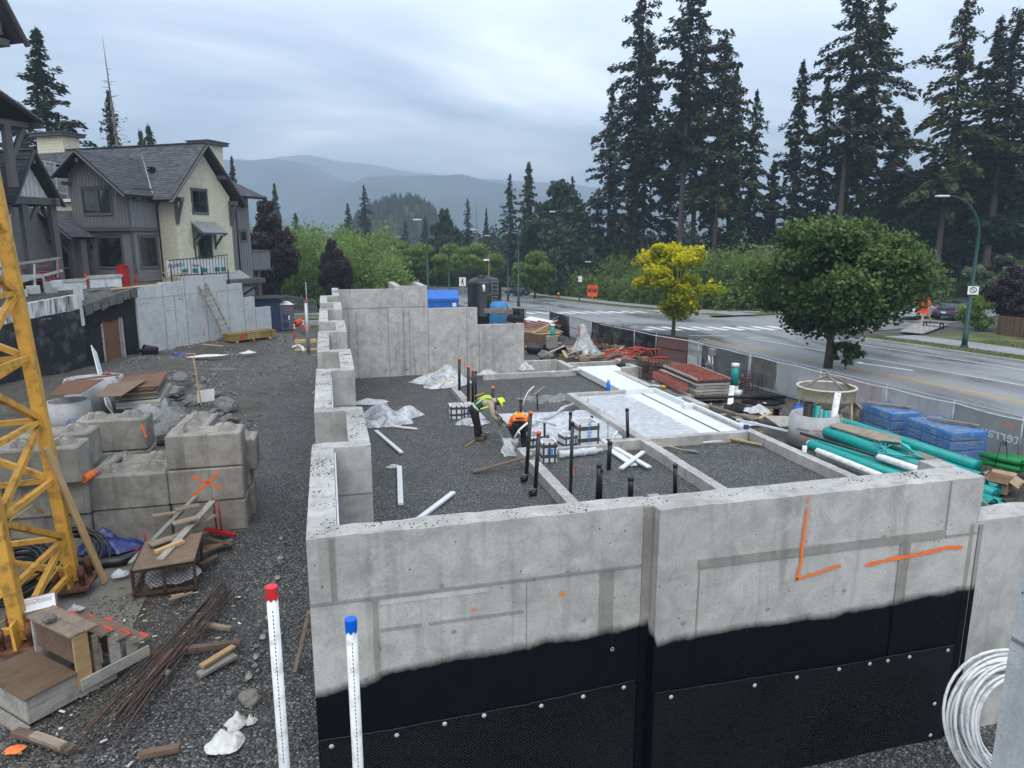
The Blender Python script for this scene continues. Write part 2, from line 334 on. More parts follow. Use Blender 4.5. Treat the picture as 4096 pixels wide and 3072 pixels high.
def roofmat():
    t=NT('roof_shingle');v=t.co('obj');isl=t.n.new('ShaderNodeNewGeometry').outputs['Random Per Island'];c=t.mix(t.math('ADD',t.math('MULTIPLY',t.noise(v,2.2,6,.7),.5),t.math('MULTIPLY',isl,.5)),(.035,.037,.044),(.145,.148,.168));r=t.math('MULTIPLY_ADD',t.rand(),.5,.75);hs=t.n.new('ShaderNodeHueSaturation');t.w(r,hs.inputs['Value']);t.w(c,hs.inputs['Color']);t.col(hs.outputs[0]).set(.8,0,.35);t.bump(t.noise(v,30,3),.4,.02)
roofmat()
def glassmat():
    t=NT('window_glass');v=t.co('pos');t.col(t.mix(t.ramp(t.noise(v,.9,4),[(.4,0.),(.65,1.)]),(.006,.009,.010),(.06,.07,.07))).set(.05,0,.5)
glassmat();simple('curtain',(.46,.56,.55),.5,spec=.8)
film('poly',alpha=.48);film('poly_thin',alpha=.42);film('poly_dense',(.64,.66,.70),.88,.3);film('blue_wrap',(.06,.25,.66),.36,.16)
def wrapped():
    t=NT('wrap_brick');v=t.co('obj');st=t.noise(t.co('obj',(2,2,22)),2.0,6,.7,.5);c=t.mix(t.ramp(st,[(.35,0.),(.7,1.)]),(.11,.14,.18),(.32,.38,.45));c=t.mix(t.ramp(t.noise(v,3,5,.6,1),[(.58,0.),(.68,.8)]),c,(.50,.60,.72));t.col(c).set(.2,0,.6);t.bump(st,.5,.03)
wrapped()
simple('tarp_blue',(.008,.02,.16),.25,0,.3,4,spec=.6,dirt=(.10,.13,.28));simple('cloth_white',(.62,.62,.60),.85,0,.1,4,bump=.4,bsc=14,dirt=(.36,.35,.32));simple('rock',(.17,.17,.16),.85,0,.3,4,bump=.5,bsc=9,dirt=(.07,.065,.06));simple('mud',(.16,.15,.13),.9,0,.2,3,bump=.3);simple('silt',(.24,.23,.205),.9,0,.2,3,bump=.3)
simple('bark',(.075,.062,.055),.9,0,.3,4,bump=.6,bsc=12);simple('bark_pale',(.16,.135,.12),.9,0,.3,4,bump=.4,bsc=12)
leafmat('needles',[(.006,.010,.006),(.014,.022,.012),(.026,.036,.018),(.045,.052,.022)],trans=.12);leafmat('needles_olive',[(.010,.014,.006),(.024,.032,.010),(.05,.058,.018),(.08,.082,.022)],trans=.15);leafmat('needles_green',[(.008,.017,.008),(.018,.036,.014),(.035,.062,.020),(.06,.09,.03)],trans=.15)
leafmat('leaf_maple',[(.013,.027,.008),(.046,.088,.024),(.11,.175,.045),(.24,.31,.085)],trans=.38);leafmat('leaf_yellow',[(.04,.08,.008),(.17,.23,.010),(.55,.50,.012),(.85,.68,.02)],trans=.5)
leafmat('leaf_thicket',[(.040,.072,.016),(.12,.195,.045),(.22,.31,.08),(.34,.43,.13)],trans=.5);leafmat('leaf_grey',[(.032,.052,.028),(.072,.105,.052),(.14,.18,.09),(.22,.26,.14)],trans=.42);leafmat('leaf_bright',[(.045,.09,.015),(.12,.20,.034),(.21,.31,.065),(.34,.43,.11)],trans=.5)
leafmat('leaf_street',[(.03,.06,.009),(.085,.15,.022),(.17,.26,.04),(.28,.37,.065)],trans=.48);leafmat('leaf_grass',[(.05,.07,.02),(.10,.12,.035),(.17,.17,.06),(.25,.22,.10)],trans=.2);leafmat('leaf_purple',[(.012,.008,.012),(.024,.015,.022),(.045,.028,.038),(.075,.05,.058)],trans=.2);leafmat('leaf_darkgreen',[(.006,.016,.008),(.014,.033,.015),(.028,.056,.024),(.05,.085,.035)],trans=.2)
simple('skin_brown',(.10,.05,.03),.6,orand=0);simple('cloth_black',(.012,.012,.014),.85,0,.3,8,orand=0);simple('hoodie',(.40,.33,.25),.9,0,.1,8,orand=0);simple('navy',(.012,.035,.12),.8,0,.2,8,orand=0);simple('hivis_yellow',(.55,.72,.08),.6,0,.08,8,orand=0);simple('hivis_orange',(.95,.16,.015),.65,0,.08,8,orand=0);simple('silver_tape',(.55,.57,.57),.4,orand=0);simple('boot_brown',(.13,.075,.04),.85,0,.3,10,orand=0);simple('helmet',(.62,.78,.06),.35,orand=0)
simple('car_blue',(.010,.022,.055),.25,.3,.05,spec=.6,orand=0,**{'Coat Weight':.8});simple('car_white',(.55,.56,.57),.28,.1,.05,orand=0,**{'Coat Weight':.7});simple('tyre',(.010,.010,.010),.85,orand=0);simple('tail_red',(.35,.01,.012),.3,orand=0)
simple('toilet_grey',(.085,.105,.145),.5,0,.1,2,orand=0);simple('shed_blue',(.018,.036,.10),.6,0,.2,2,orand=0,dirt=(.03,.035,.05));simple('bin_blue',(.012,.13,.52),.5,0,.12,2,orand=0,dirt=(.02,.07,.22));simple('tank_black',(.007,.008,.010),.38,spec=.5,orand=0);simple('tank_blue',(.04,.19,.42),.5,0,.1,3,orand=0);simple('sign_orange',(.92,.10,.02),.5,orand=0);simple('sign_white',(.75,.76,.76),.5,orand=0);simple('sign_green',(.02,.22,.17),.5,orand=0);simple('hydrant_red',(.30,.012,.012),.5,orand=0);simple('hydrant_yellow',(.70,.36,.02),.5,orand=0);simple('bottle_blue',(.01,.16,.72),.35,orand=0)
simple('cream_paint',(.60,.55,.38),.55,0,.08,3,dirt=(.20,.19,.165),orand=0,bump=.2);simple('cardboard',(.34,.24,.15),.8,orand=.05);simple('roofing_felt',(.095,.095,.088),.85,0,.25,2,dirt=(.16,.16,.15));simple('black_fabric',(.010,.010,.011),.9,0,.3,5,bump=.4);simple('plastic_green',(.01,.22,.05),.4,orand=.05);simple('text_black',(.02,.02,.02),.7,orand=0);simple('text_blue',(.03,.17,.55),.6,orand=0);simple('text_navy',(.02,.04,.16),.7,orand=0);simple('text_red',(.5,.05,.04),.7,orand=0);simple('text_white',(.75,.77,.77),.7,orand=0);simple('puddle',(.12,.12,.115),.08,0,.1,2,spec=.8,orand=0);
simple('yellow_tactile',(.78,.50,.03),.6,orand=0);simple('yellow_rope',(.55,.40,.10),.8,orand=0);simple('hose_black',(.010,.010,.012),.35,spec=.6,orand=.1)
simple('membrane_dusty',(.014,.015,.018),.5,0,.4,.8,spec=.4,dirt=(.10,.105,.11),orand=.1)
t=NT('silt_ground');v=t.co('pos');c=t.mix(t.noise(v,1.2,7,.7),(.10,.092,.078),(.26,.245,.21));c=t.mix(t.ramp(t.voro(v,22,'F1','Distance'),[(.12,.8),(.2,0.)]),c,(.03,.03,.03));t.col(c).set(.85,0,.3);t.bump(t.noise(v,5,6,.7),.5,.03)
simple('rust_red',(.27,.06,.04),.7,0,.25,6,dirt=(.30,.26,.23))

for nm_,c_ in(('banner_grey',(.62,.63,.64)),('banner_pink',(.58,.48,.48)),('banner_green',(.34,.38,.37))):
    t=NT(nm_);v=t.co('obj',(1,1,.5));c=t.mix(t.ramp(t.noise(v,1.6,6,.65,.6),[(.35,0.),(.65,1.)]),tuple(x*.72 for x in c_),tuple(min(1,x*1.15)for x in c_));t.col(c).set(.7);tr=t.n.new('ShaderNodeBsdfTranslucent');t.w(c,tr.inputs[0]);ms=t.n.new('ShaderNodeMixShader');ms.inputs[0].default_value=.45;t.w(t.p.outputs[0],ms.inputs[1]);t.w(tr.outputs[0],ms.inputs[2]);t.w(ms.outputs[0],t.out.inputs[0])
# ---------------------------------------------------------------- ground
def gz(x,y):
    z=zt(x,y)-.04
    if-.2<x<14.2 and 6.9<y<36:return-.25
    if-2.6<x<-.33 and y<40:z+=-.05+.05*N1(x,y,0,.6)
    if x<-.4 and y<60 and x>-30:
        z+=.08*N1(x,y,3,.45)+.05*N1(x,y,1,1.6)+.10*max(0,N1(x,y,7,.22))
        for mx,my,mh,mr in((-9.3,40.5,.5,2.2),(-6.6,33.5,-.28,1.6),(-4.6,33,.22,1.3),(-3.2,41,.16,2.5),(-7.6,37,.25,1.2),(-1.9,45,-.15,1.5)):z+=mh*math.exp(-((x-mx)**2+(y-my)**2)/mr**2)
        a=(x+10.54)*.541+(y-44.22)*.841;b=(x+10.54)*.841-(y-44.22)*.541  # gravel banked up along the retaining wall
        if-2<a<13 and 0<=b<3:z+=.32*(1-b/3)*(.6+.5*N1(x,y,2,.8))
        if-12<a and b<-.1:z-=.25
    if 14.2<x<17.5 and y<50:z+=.05*N1(x,y,3,.7)+.03*N1(x,y,1,2.1)
    return z
xs=[-4880,-2500,-1000,-400,-200,-120,-80,-60,-45,-36,-30]+[-26+.5*i for i in range(88)]+[18+2*i for i in range(12)]+[46,55,70,90,130,200,400,1000,2500,4880]
ys=[-290,-60,-20,-8,-3]+[.5*i for i in range(120)]+[60+2.5*i for i in range(23)]+[120,130,150,180,220,300,500,1000,2500,4900]
mb=MB();mb.add([(x,y,gz(x,y))for y in ys for x in xs],[(j*len(xs)+i,j*len(xs)+i+1,(j+1)*len(xs)+i+1,(j+1)*len(xs)+i)for j in range(len(ys)-1)for i in range(len(xs)-1)],True)
struct('ground',mb,'site_ground')
# gravel bed inside the foundation
def gb(u,v):
    x=-.02+13.6*u;y=7.05+26.7*v;z=.02*N1(x,y,0,1.1)+.035*N1(x,y,5,.4)
    if x<5:z+=.18*max(0,(y-31)/2.5)+.25*max(0,1-abs(x-.6)/1.2)*max(0,N1(x,y,3,.3))
    return(x,y,z)
m=MB();m.grid(gb,60,110);struct('gravel_bed',m,'gravel')
m=MB()
for(u0,v0,w_,h_)in((9.4,27.9,3.6,.75),(7.2,24.2,2.6,.55)):
    def pf(u,v,a=u0,b=v0,w_=w_,h_=h_):
        x=a+w_*(u-.5)*1.1;y=b+h_*(v-.5)*2.2*(1+.5*N1(x,0,0,2));d=math.hypot((u-.5)*2,(v-.5)*2)
        return(x,y,gb((x+.02)/13.6,(y-7.05)/26.7)[2]+.035-.12*max(0,d-.62+.45*N1(x,y,0,3)))
    m.grid(pf,24,12)
struct('crushed_stone_patch',m,'crushed')
# gravel strip along the wall on the left and in the trench in front
m=MB();m.grid(lambda u,v:((-.30-(3.1-.9*v+.35*N1(v*14,0))*(1-u)),1+30*v,gz(-.31-2.2*(1-u),1+30*v)+.035-(.09 if u<.05 else 0)+.05*N1(u*3,v*30,0,1.5)),14,90);struct('gravel_strip',m,'gravel_left')
m=MB();m.grid(lambda u,v:(-.3+12*u,1+5.9*v,.05+.04*N1(u*12,v*6)),30,16);struct('trench_gravel',m,'gravel_left')
# patch of smoothed concrete-dusted earth under the crane and the blocks
m=MB();pc=G(330,2330,.45)
m.grid(lambda u,v:(-8.6+5.2*u,10.6+5.6*v,gz(-8.6+5.2*u,10.6+5.6*v)+.05-.12*max(0,2*abs(u-.5)-.72+.2*N1(u*5,v*5))-.12*max(0,2*abs(v-.5)-.72+.2*N1(u*5,v*5,4))),24,22);struct('silty_pad',m,'silt_ground' if 'silt_ground' in MAT else 'silt')

# ---------------------------------------------------------------- road
def pl(*pts):return[GT(*p)for p in pts]
def sample(P,n):
    L=[0]
    for a,b in zip(P,P[1:]):L.append(L[-1]+(b-a).length)
    out=[]
    for i in range(n+1):
        s=L[-1]*i/n;k=max(j for j in range(len(L)-1)if L[j]<=s+1e-9);t=(s-L[k])/max(1e-9,L[k+1]-L[k]);out.append(P[k].lerp(P[k+1],min(1,t)))
    return out
def XY(*pts):return[Vector((x,y,zt(x,y)))for x,y in pts]
FC=[Vector(p)for p in((40.0,-12,0),(38.2,10,0),(36.4,29.7,0),(35.4,36.5,0))]  # far kerb, right of the side street
far_l=pl((2845,1256),(2731,1256),(2572,1242),(2348,1219),(2117,1189),(2000,1171),(1900,1150))  # far kerb beyond it
def yof(P,y):  # x on a polyline at y
    for a,b in zip(P,P[1:]):
        if min(a.y,b.y)<=y<=max(a.y,b.y):return a.x+(b.x-a.x)*(y-a.y)/(b.y-a.y)
    return P[0].x if abs(y-P[0].y)<abs(y-P[-1].y)else P[-1].x
YC=[Vector(p)for p in((29.6,-12,0),(28.5,10,0),(27.63,22.3,0),(26.35,31.06,0),(24.97,38.1,0),(24.44,41.3,0))]+pl((2224,1233),(2025,1204))+XY((11.5,125),(2,160),(-12,200))
FK=FC+XY((34.3,41),(33.6,57))+far_l[1:]+XY((14.5,140),(8,165),(-4,205))
NK=[Vector((p.x-8.3-(0 if p.y<60 else 0),p.y,zt(p.x,p.y)))for p in YC]
yy=sorted(set([-12+2*i for i in range(64)]+[50,115]+[120+6*i for i in range(14)]))
def strip(name,Lf,Rf,dz,mat,ylist,parent=None):
    m=MB();v=[]
    for y in ylist:
        a,b=Lf(y),Rf(y);v+=[(a,y,zt(a,y)+dz),((a+b)/2,y,zt((a+b)/2,y)+dz),(b,y,zt(b,y)+dz)]
    m.add(v,[(3*i+k,3*i+k+1,3*i+k+4,3*i+k+3)for i in range(len(ylist)-1)for k in(0,1)])
    return struct(name,m,mat)if parent is None else m.build(name,mat,parent)
strip('road',lambda y:yof(NK,y),lambda y:yof(FK,y),.0,'asphalt',yy)
# side street going off to the right behind the maple
m=MB();m.grid(lambda u,v:(33+60*u,lerp(42.5,56.5,v)+26*u*u+8*u,zt(33+60*u,lerp(42.5,56.5,v))-.004),30,8);struct('side_street',m,'asphalt')
# kerbs, verges and pavements on the far side
def offs(P,d):return lambda y:yof(P,y)+d
ya=[y for y in yy if y<=41];yb=[57.2]+[y for y in yy if y>57.5]
FKB=far_l[1:]+XY((14.5,140),(8,165),(-4,205))
for nm,P,yl in(('a',FC+XY((34.3,41)),ya),('b',FKB,yb)):
    m=MB();n=len(yl);prof=[(0,-.02),(0.02,.13),(.20,.14),(.20,-.02)]
    m.add([(yof(P,y)+o,y,zt(yof(P,y),y)+h)for y in yl for o,h in prof],[(4*i+k,4*i+k+1,4*i+k+5,4*i+k+4)for i in range(n-1)for k in range(3)]);struct('kerb',m,'kerb_stone')
    wv,wp=(1.7,2.6)if nm=='a' else(2.2,2.6)
    strip('verge',offs(P,.2),offs(P,.2+wv),.13,'grass',yl);strip('pavement',offs(P,.2+wv),offs(P,.2+wv+wp),.135,'pavement',yl);strip('grass_bank',offs(P,.2+wv+wp),offs(P,.2+wv+wp+14),.12,'grass',yl)
    strip('forest_floor',offs(P,14.4+wv+wp),offs(P,160),.13,'forest_floor',yl)
# corner pavements at the side street
p_=[G(2690,1262),G(2860,1256),G(3030,1250),G(3030,1228),G(2850,1222),G(2680,1222)]
m=MB();m.prism([(q.x,q.y,zt(q.x,q.y)-.02)for q in(GT(*a)for a in((2690,1258),(2850,1257),(3040,1254),(3040,1226),(2850,1215),(2680,1218)))],(0,0,.165));struct('corner_pavement',m,'pavement')
for a in((2440,1238,2640,1246),(2756,1246,2804,1252)):
    p,q=GT(a[0]if a[0]>2700 else 2612,a[1]+2,.17),GT(a[2],a[3],.17);m=MB();m.box((p+q)/2,(abs(q.x-p.x),.75,.02),rz=-.1);struct('tactile_strip',m,'yellow_tactile')
# painted markings
def line(name,P,w,mat,y0,y1,off=0,dash=None):
    m=MB();ylist=sorted(set([y0,y1]+[y for y in yy if y0<y<y1]))
    if dash:ylist=[y0+i*.75 for i in range(int((y1-y0)/.75)+1)]
    v=[(yof(P,y)+off+s*w/2,y,zt(yof(P,y),y)+.006)for y in ylist for s in(-1,1)]
    m.add(v,[(2*i,2*i+1,2*i+3,2*i+2)for i in range(len(ylist)-1)if not dash or i%dash==0]);return struct(name,m,mat)
line('yellow_line',YC,.11,'road_yellow',-12,43.0,-.12);line('yellow_line',YC,.11,'road_yellow',-12,43.0,.12);line('yellow_line',YC,.13,'road_yellow',76,160,0)
WL=[Vector(p)for p in((33.3,-12,0),(32.0,12,0),(30.84,25.05,0),(29.21,34.53,0),(27.6,42.19,0))];line('white_line',WL,.12,'road_white',-12,42.2);line('white_line',WL,.12,'road_white',70,72.5,-3)
WL2=[Vector(p)for p in((37.6,-12,0),(36.2,10,0),(34.55,28.19,0),(32.69,38.86,0),(32.3,41.5,0))];line('white_line',WL2,.11,'road_white',-12,41.5)
line('white_line',FK,.11,'road_white',60,78,-1.5,2);line('white_line',FK,.11,'road_white',84,104,-3.2,3)
for(a,b,c,d)in((24.3,44.6,27.0,43.6),(27.6,42.6,28.8,42.2)):
    m=MB();m.box(((a+c)/2,(b+d)/2,.008),(math.hypot(c-a,d-b),.13,.006),rz=math.atan2(d-b,c-a));struct('white_line',m,'road_white')
m=MB();q=[(27.6,31.9),(27.95,32.5),(28.2,32.35),(28.05,31.95),(28.95,29.5),(28.75,29.4),(27.85,31.75)];m.poly([(x,y,.008)for x,y in q]);struct('lane_arrow',m,'road_white')
def zebra(i0,L):
    for k,(a,b,c,d)in enumerate(L):  # each bar: near-left, far-left ... by the photograph
        p,q=GT(a,b,.006),GT(c,d,.006);m=MB();w=.30;dx=Vector((1,0,0))
        m.poly([tuple(p-dx*w),tuple(p+dx*w),tuple(q+dx*w),tuple(q-dx*w)]);struct('crossing_bar',m,'road_white')
s_=2.011
zebra(0,[(2000+x1/s_,1000+645/s_+dy,2000+x0/s_,1000+617/s_+dy)for x0,x1,dy in((1075,1225,0),(1190,1335,0),(1305,1450,0),(1425,1585,0),(1545,1705,0),(1665,1830,0),(1790,1960,0),(1912,2085,0),(2030,2210,-1),(2150,2330,-2))])
zebra(1,[(2000+x1/s_,1000+y1/s_,2000+x0/s_,1000+y0/s_)for x0,y0,x1,y1 in((75,497,170,512),(170,498,285,513),(285,497,395,512),(385,498,500,513),(480,497,600,513),(580,496,695,512),(680,494,800,511),(775,494,900,509),(875,493,995,508),(975,491,1090,506),(1075,490,1180,504))])
for k in range(14):
    for dy in(0,.55):
        p=GT(2730+k*22,1262+k*1.6,.006);m=MB();m.box(p+Vector((0,-dy-.4,0)),(.42,.22,.004),rz=.1);struct('stop_dash',m,'road_white')
for px,py,w in((2412,1291,.9),(2476,1286,.8),(2455,1264,.7)):
    p=GT(px,py,.006);m=MB();m.lathe([(.001,0),(.35*w,0),(.38*w,-.01)],16,p);struct('manhole_cover',m,'rust_dark')
# left: a lane and grass behind the toilets
m=MB();m.grid(lambda u,v:(-14+26*u,lerp(63,70,v)-4*u,zt(0,lerp(63,70,v)-4*u)+.01),20,6);struct('lane',m,'asphalt')
m=MB();m.grid(lambda u,v:(-16+26*u,lerp(70,76,v)-4*u,zt(0,lerp(70,76,v)-4*u)+.12),20,6);struct('verge',m,'grass')
m=MB();m.grid(lambda u,v:(-16+27*u,lerp(76,79,v)-4*u,zt(0,lerp(76,79,v)-4*u)+.14),20,6);struct('pavement',m,'pavement')
m=MB();m.grid(lambda u,v:(-160+170*u,lerp(79,260,v)-4*u,zt(0,lerp(79,260,v)-4*u)+.1+(8*max(0,v-.1)*max(0,.85-u))),40,30);struct('forest_floor',m,'forest_floor')

# ---------------------------------------------------------------- mountains
simple('mountain',(.05,.078,.095),.95,0,.3,.004,coord='pos',orand=0)
def mountain(name,pts,Z,depth,jag,mat='mountain',base=-20):
    P=[AT(px,py,Z)for px,py in pts];n=150;m=MB();v=[]
    S=sample(P,n);fw=Vector((_sy,_cy,0))
    rows=16
    for j in range(rows+1):
        t=j/rows;
        for i,p in enumerate(S):
            h=p.z*(math.sin(t*math.pi/2)**.8)if t<1 else p.z
            rid=1+.10*math.sin(t*math.pi)*N1(i*.11,j*.35,Z)
            q=p-fw*depth*(1-t);z=base+(h-base)*1.0+(p.z*.09*math.sin(math.pi*t)*N1(i*.16,j*.5,Z*.01)if t<1 else 0)+(jag*random.uniform(-1,1)if j==rows else 0)
            v.append((q.x,q.y,z))
    for i,p in enumerate(S):q=p+fw*depth;v.append((q.x,q.y,base))
    W=n+1;m.add(v,[(j*W+i,j*W+i+1,(j+1)*W+i+1,(j+1)*W+i)for j in range(rows+1)for i in range(n)],True);return struct(name,m,mat)
mountain('mountain',[(-2600,640),(-600,620),(400,640),(900,720),(1000,655),(1150,652),(1260,662),(1300,690),(1380,725),(1500,745),(1650,800),(2100,860),(2700,880)],2100,750,1)
mountain('mountain',[(600,700),(1100,640),(1230,628),(1320,642),(1420,655),(1560,675),(1700,700),(1800,712),(1950,720),(2200,740),(2600,800),(3200,860)],3200,800,1)
mountain('mountain',[(1300,870),(1480,745),(1530,715),(1600,710),(1700,712),(1800,712),(1850,706),(1900,722),(1960,742),(2050,756),(2150,790),(2400,830),(2800,850),(3500,860),(5200,850)],1700,600,2)
mountain('mountain',[(1900,735),(2050,728),(2300,745),(2500,775),(2900,800),(3600,810),(5600,800)],2600,750,1)
# ---------------------------------------------------------------- concrete foundation in the foreground
def rough_wall(m,x0,x1,y0,y1,z0,zf,n=None,jit=.012,horiz=None):
    """box wall along its longer side, top slightly uneven; zf gives the top height"""
    alongx=(x1-x0)>=(y1-y0);L=(x1-x0)if alongx else(y1-y0);n=n or max(2,int(L/.12));vs_=[]
    for i in range(n+1):
        t=i/n
        if alongx:
            x=lerp(x0,x1,t);ring=[(x,y0,z0),(x,y1,z0),(x,y1,0),(x,y0,0)]
        else:
            y=lerp(y0,y1,t);ring=[(x1,y,z0),(x0,y,z0),(x0,y,0),(x1,y,0)]
        c=.02
        for k,r in enumerate(ring):
            z=r[2]if k<2 else zf(r[0],r[1])+jit*N1(r[0]*5,r[1]*5,k*3.1)+jit*.8*N1(r[0]*17,r[1]*17,k)
            vs_.append((r[0],r[1],z))
        a,b=vs_[-2],vs_[-1]  # a strip down the middle of the top, rougher
        mid=((a[0]+b[0])/2,(a[1]+b[1])/2,(a[2]+b[2])/2+jit*1.3*N1(a[0]*9,a[1]*9,8));vs_.append(vs_[-1]);vs_[-2]=mid
    fs=[]
    for i in range(n):
        for k in range(5):fs.append((i*5+k,(i+1)*5+k,(i+1)*5+(k+1)%5,i*5+(k+1)%5))
    fs+=[(0,1,2,3,4),tuple(n*5+k for k in(4,3,2,1,0))]
    m.add(vs_,fs)
ZW=3.7
def ztop(x,y):return ZW+.024*max(0,y-12.5)
fnd=thing('concrete_foundation','grey poured concrete foundation with a zigzag left wall and black tar coating','foundation',(0,6.8,0))
YL,YR=6.83,6.68
def crumbs(name,parent,areas,n,mat='gravel_chip',smin=.008,smax=.028):
    m=MB()
    for _ in range(n):
        x0,x1,y0,y1,zf=random.choices(areas,[max(.05,(a[1]-a[0])*(a[3]-a[2]))for a in areas])[0]
        x,y=random.uniform(x0,x1),random.uniform(y0,y1)
        if N1(x*2.2,y*2.2,4)<random.uniform(-.45,.25):continue
        s=random.uniform(smin,smax)*random.choice((.5,.7,1,1));z=zf(x,y)
        v=[(x+s*random.uniform(.5,1.3)*math.cos(a),y+s*random.uniform(.5,1.3)*math.sin(a),z)for a in(0,1.6,3.1,4.7)]
        m.add(v+[(x+s*random.uniform(-.3,.3),y+s*random.uniform(-.3,.3),z+s*random.uniform(.5,1.1))],[(0,1,4),(1,2,4),(2,3,4),(3,0,4)])
    o=m.build(name,mat,parent);tag(o,kind='stuff');return o
simple('gravel_chip',(.07,.07,.068),.8,0,.5,40,orand=0)
m=MB();rough_wall(m,-.33,3.40,YL,7.13,-.4,lambda x,y:ZW);fw1=m.build('front_wall','concrete_tar',fnd)
m=MB();rough_wall(m,3.40,7.82,YR,7.10,-.4,lambda x,y:ZW);fw2=m.build('front_wall','concrete_tar',fnd);fw2['label']='right stretch of front wall with orange paint lines'
m=MB();rough_wall(m,7.50,7.815,7.10,7.40,-.4,lambda x,y:ZW+.01);rough_wall(m,7.505,7.80,7.40,15.5,-.4,lambda x,y:.32);m.build('return_wall','concrete',fnd)
m=MB();rough_wall(m,7.823,12.6,YR+.03,7.10,-.4,lambda x,y:3.10,jit=.02);lw=m.build('low_wall','concrete',fnd)
# zigzag side wall: outer runs, inner runs and the short cross walls between them
XO0,XO1,XI0,XI1=-.33,-.03,.19,.49;TY=.29
notch=[(10.27,12.22),(16.02,18.15),(21.75,23.7),(27.4,29.3)]
prev=7.132
runs=[]
for a,b in notch:
    runs.append(('o',prev,a-TY));runs.append(('c',a-TY,a));runs.append(('i',a,b));runs.append(('c',b,b+TY));prev=b+TY
runs+=[('o',prev,32.0),('c',32.0,32.3),('i',32.3,33.6)]
for k,a,b in runs:
    m=MB()
    if k=='o':rough_wall(m,XO0,XO1,a,b,-.4,ztop);nm='outer_wall'
    elif k=='i':rough_wall(m,XI0,XI1,a,b,-.4,ztop);nm='inner_wall'
    else:rough_wall(m,XO0+.002,XI1-.002,a,b,-.4,lambda x,y:ztop(x,y)+.004,n=8);nm='cross_wall'
    o=m.build(nm,'concrete',fnd)
    mt=MB();x0,x1={'o':(XO0,XO1),'i':(XI0,XI1),'c':(XO0,XI1)}[k]
    # horizontal pour line on the faces turned to the camera
    if k=='c':
        mt.bx(XO0+.01,XI1-.006,a-.006,a-.001,2.98,3.0);mt.build('pour_line','concrete_dark',o)
# white board edge strips standing inside the front bays
for a,b in((7.2,9.9),(12.6,15.7)):
    m=MB();m.bx(-.025,-.005,a,b,2.2,3.66);m.build('board_strip','foam_white',fnd)
# back wall: stepped tops
YB=33.6
def tb(px,py):q=ATY(px,py,YB);return q.x,q.z
z5=lambda a,b:(1000+a/2.011,1000+b/2.011)
bxs=[tb(*z5(705,322))[0],tb(*z5(1220,312))[0],tb(*z5(1425,290))[0],tb(*z5(1828,460))[0],tb(*z5(2205,597))[0]]
bzs=[tb(*z5(900,318))[1],tb(*z5(1300,290))[1],tb(*z5(1600,468))[1],tb(*z5(2000,600))[1]]
bw=[]
for i in range(4):
    m=MB();rough_wall(m,bxs[i],bxs[i+1]-.002,YB+.004*(i%2),YB+.30,-.6,lambda x,y,z=bzs[i]:z,jit=.006);bw.append(m.build('back_wall','concrete',fnd))
m=MB();rough_wall(m,.492,bxs[0]-.004,YB-.003,YB+.30,-.6,lambda x,y:bzs[0]-.02,n=3);rough_wall(m,.19,.49,33.602,35.5,-.6,lambda x,y:bzs[0]-.03,n=6);m.build('cross_wall','concrete',fnd)
m=MB();rough_wall(m,bxs[2]-.3,bxs[2],YB+.302,YB+3.5,-.6,lambda x,y:bzs[1]-.01,jit=.006);rough_wall(m,bxs[1]-.28,bxs[1],YB+.302,YB+4,-.6,lambda x,y:bzs[1]-.01,jit=.006);m.build('back_wall','concrete',fnd)
# form seams on the back wall
def seam_v(par,x,z0,z1,y,w=.035,d=.012,mat='concrete_seam'):mm=MB();mm.bx(x-w/2,x+w/2,y-d,y-.001,z0,z1);return mm.build('form_seam',mat,par)
def seam_h(par,x0,x1,z,y,w=.035,d=.012,mat='concrete_seam'):mm=MB();mm.bx(x0,x1,y-d,y-.001,z-w/2,z+w/2);return mm.build('form_seam',mat,par)
for px in(800,862,1115,1240,1285,1435,1745,1845):
    x=tb(*z5(px,700))[0];i=max(j for j in range(4)if bxs[j]<=x+.01);seam_v(bw[i],x,.0,(3.32 if i<2 else bzs[i]-.01),YB,.03)
seam_h(bw[0],bxs[0],bxs[1]-.01,tb(*z5(900,468))[1],YB);seam_h(bw[1],bxs[1],bxs[2]-.01,tb(*z5(1300,455))[1],YB)
m=MB();x0,x1=tb(*z5(1112,500))[0],tb(*z5(1225,500))[0];m.bx(x0,x1,YB-.014,YB-.001,tb(*z5(1112,580))[1],tb(*z5(1112,465))[1]);m.build('patched_panel','concrete_top',bw[0])
m=MB()
for _ in range(60):
    x=random.uniform(bxs[0]+.1,bxs[4]-.1);z=random.choice((.5,1.5,2.5,3.1))+random.uniform(-.06,.06);i=max(j for j in range(4)if bxs[j]<=x)
    if z<bzs[i]-.1:m.cyl((x,YB-.008,z),(x,YB+.01,z),.022,8)
tag(m.build('tie_hole','text_black',bw[0]),kind='stuff')
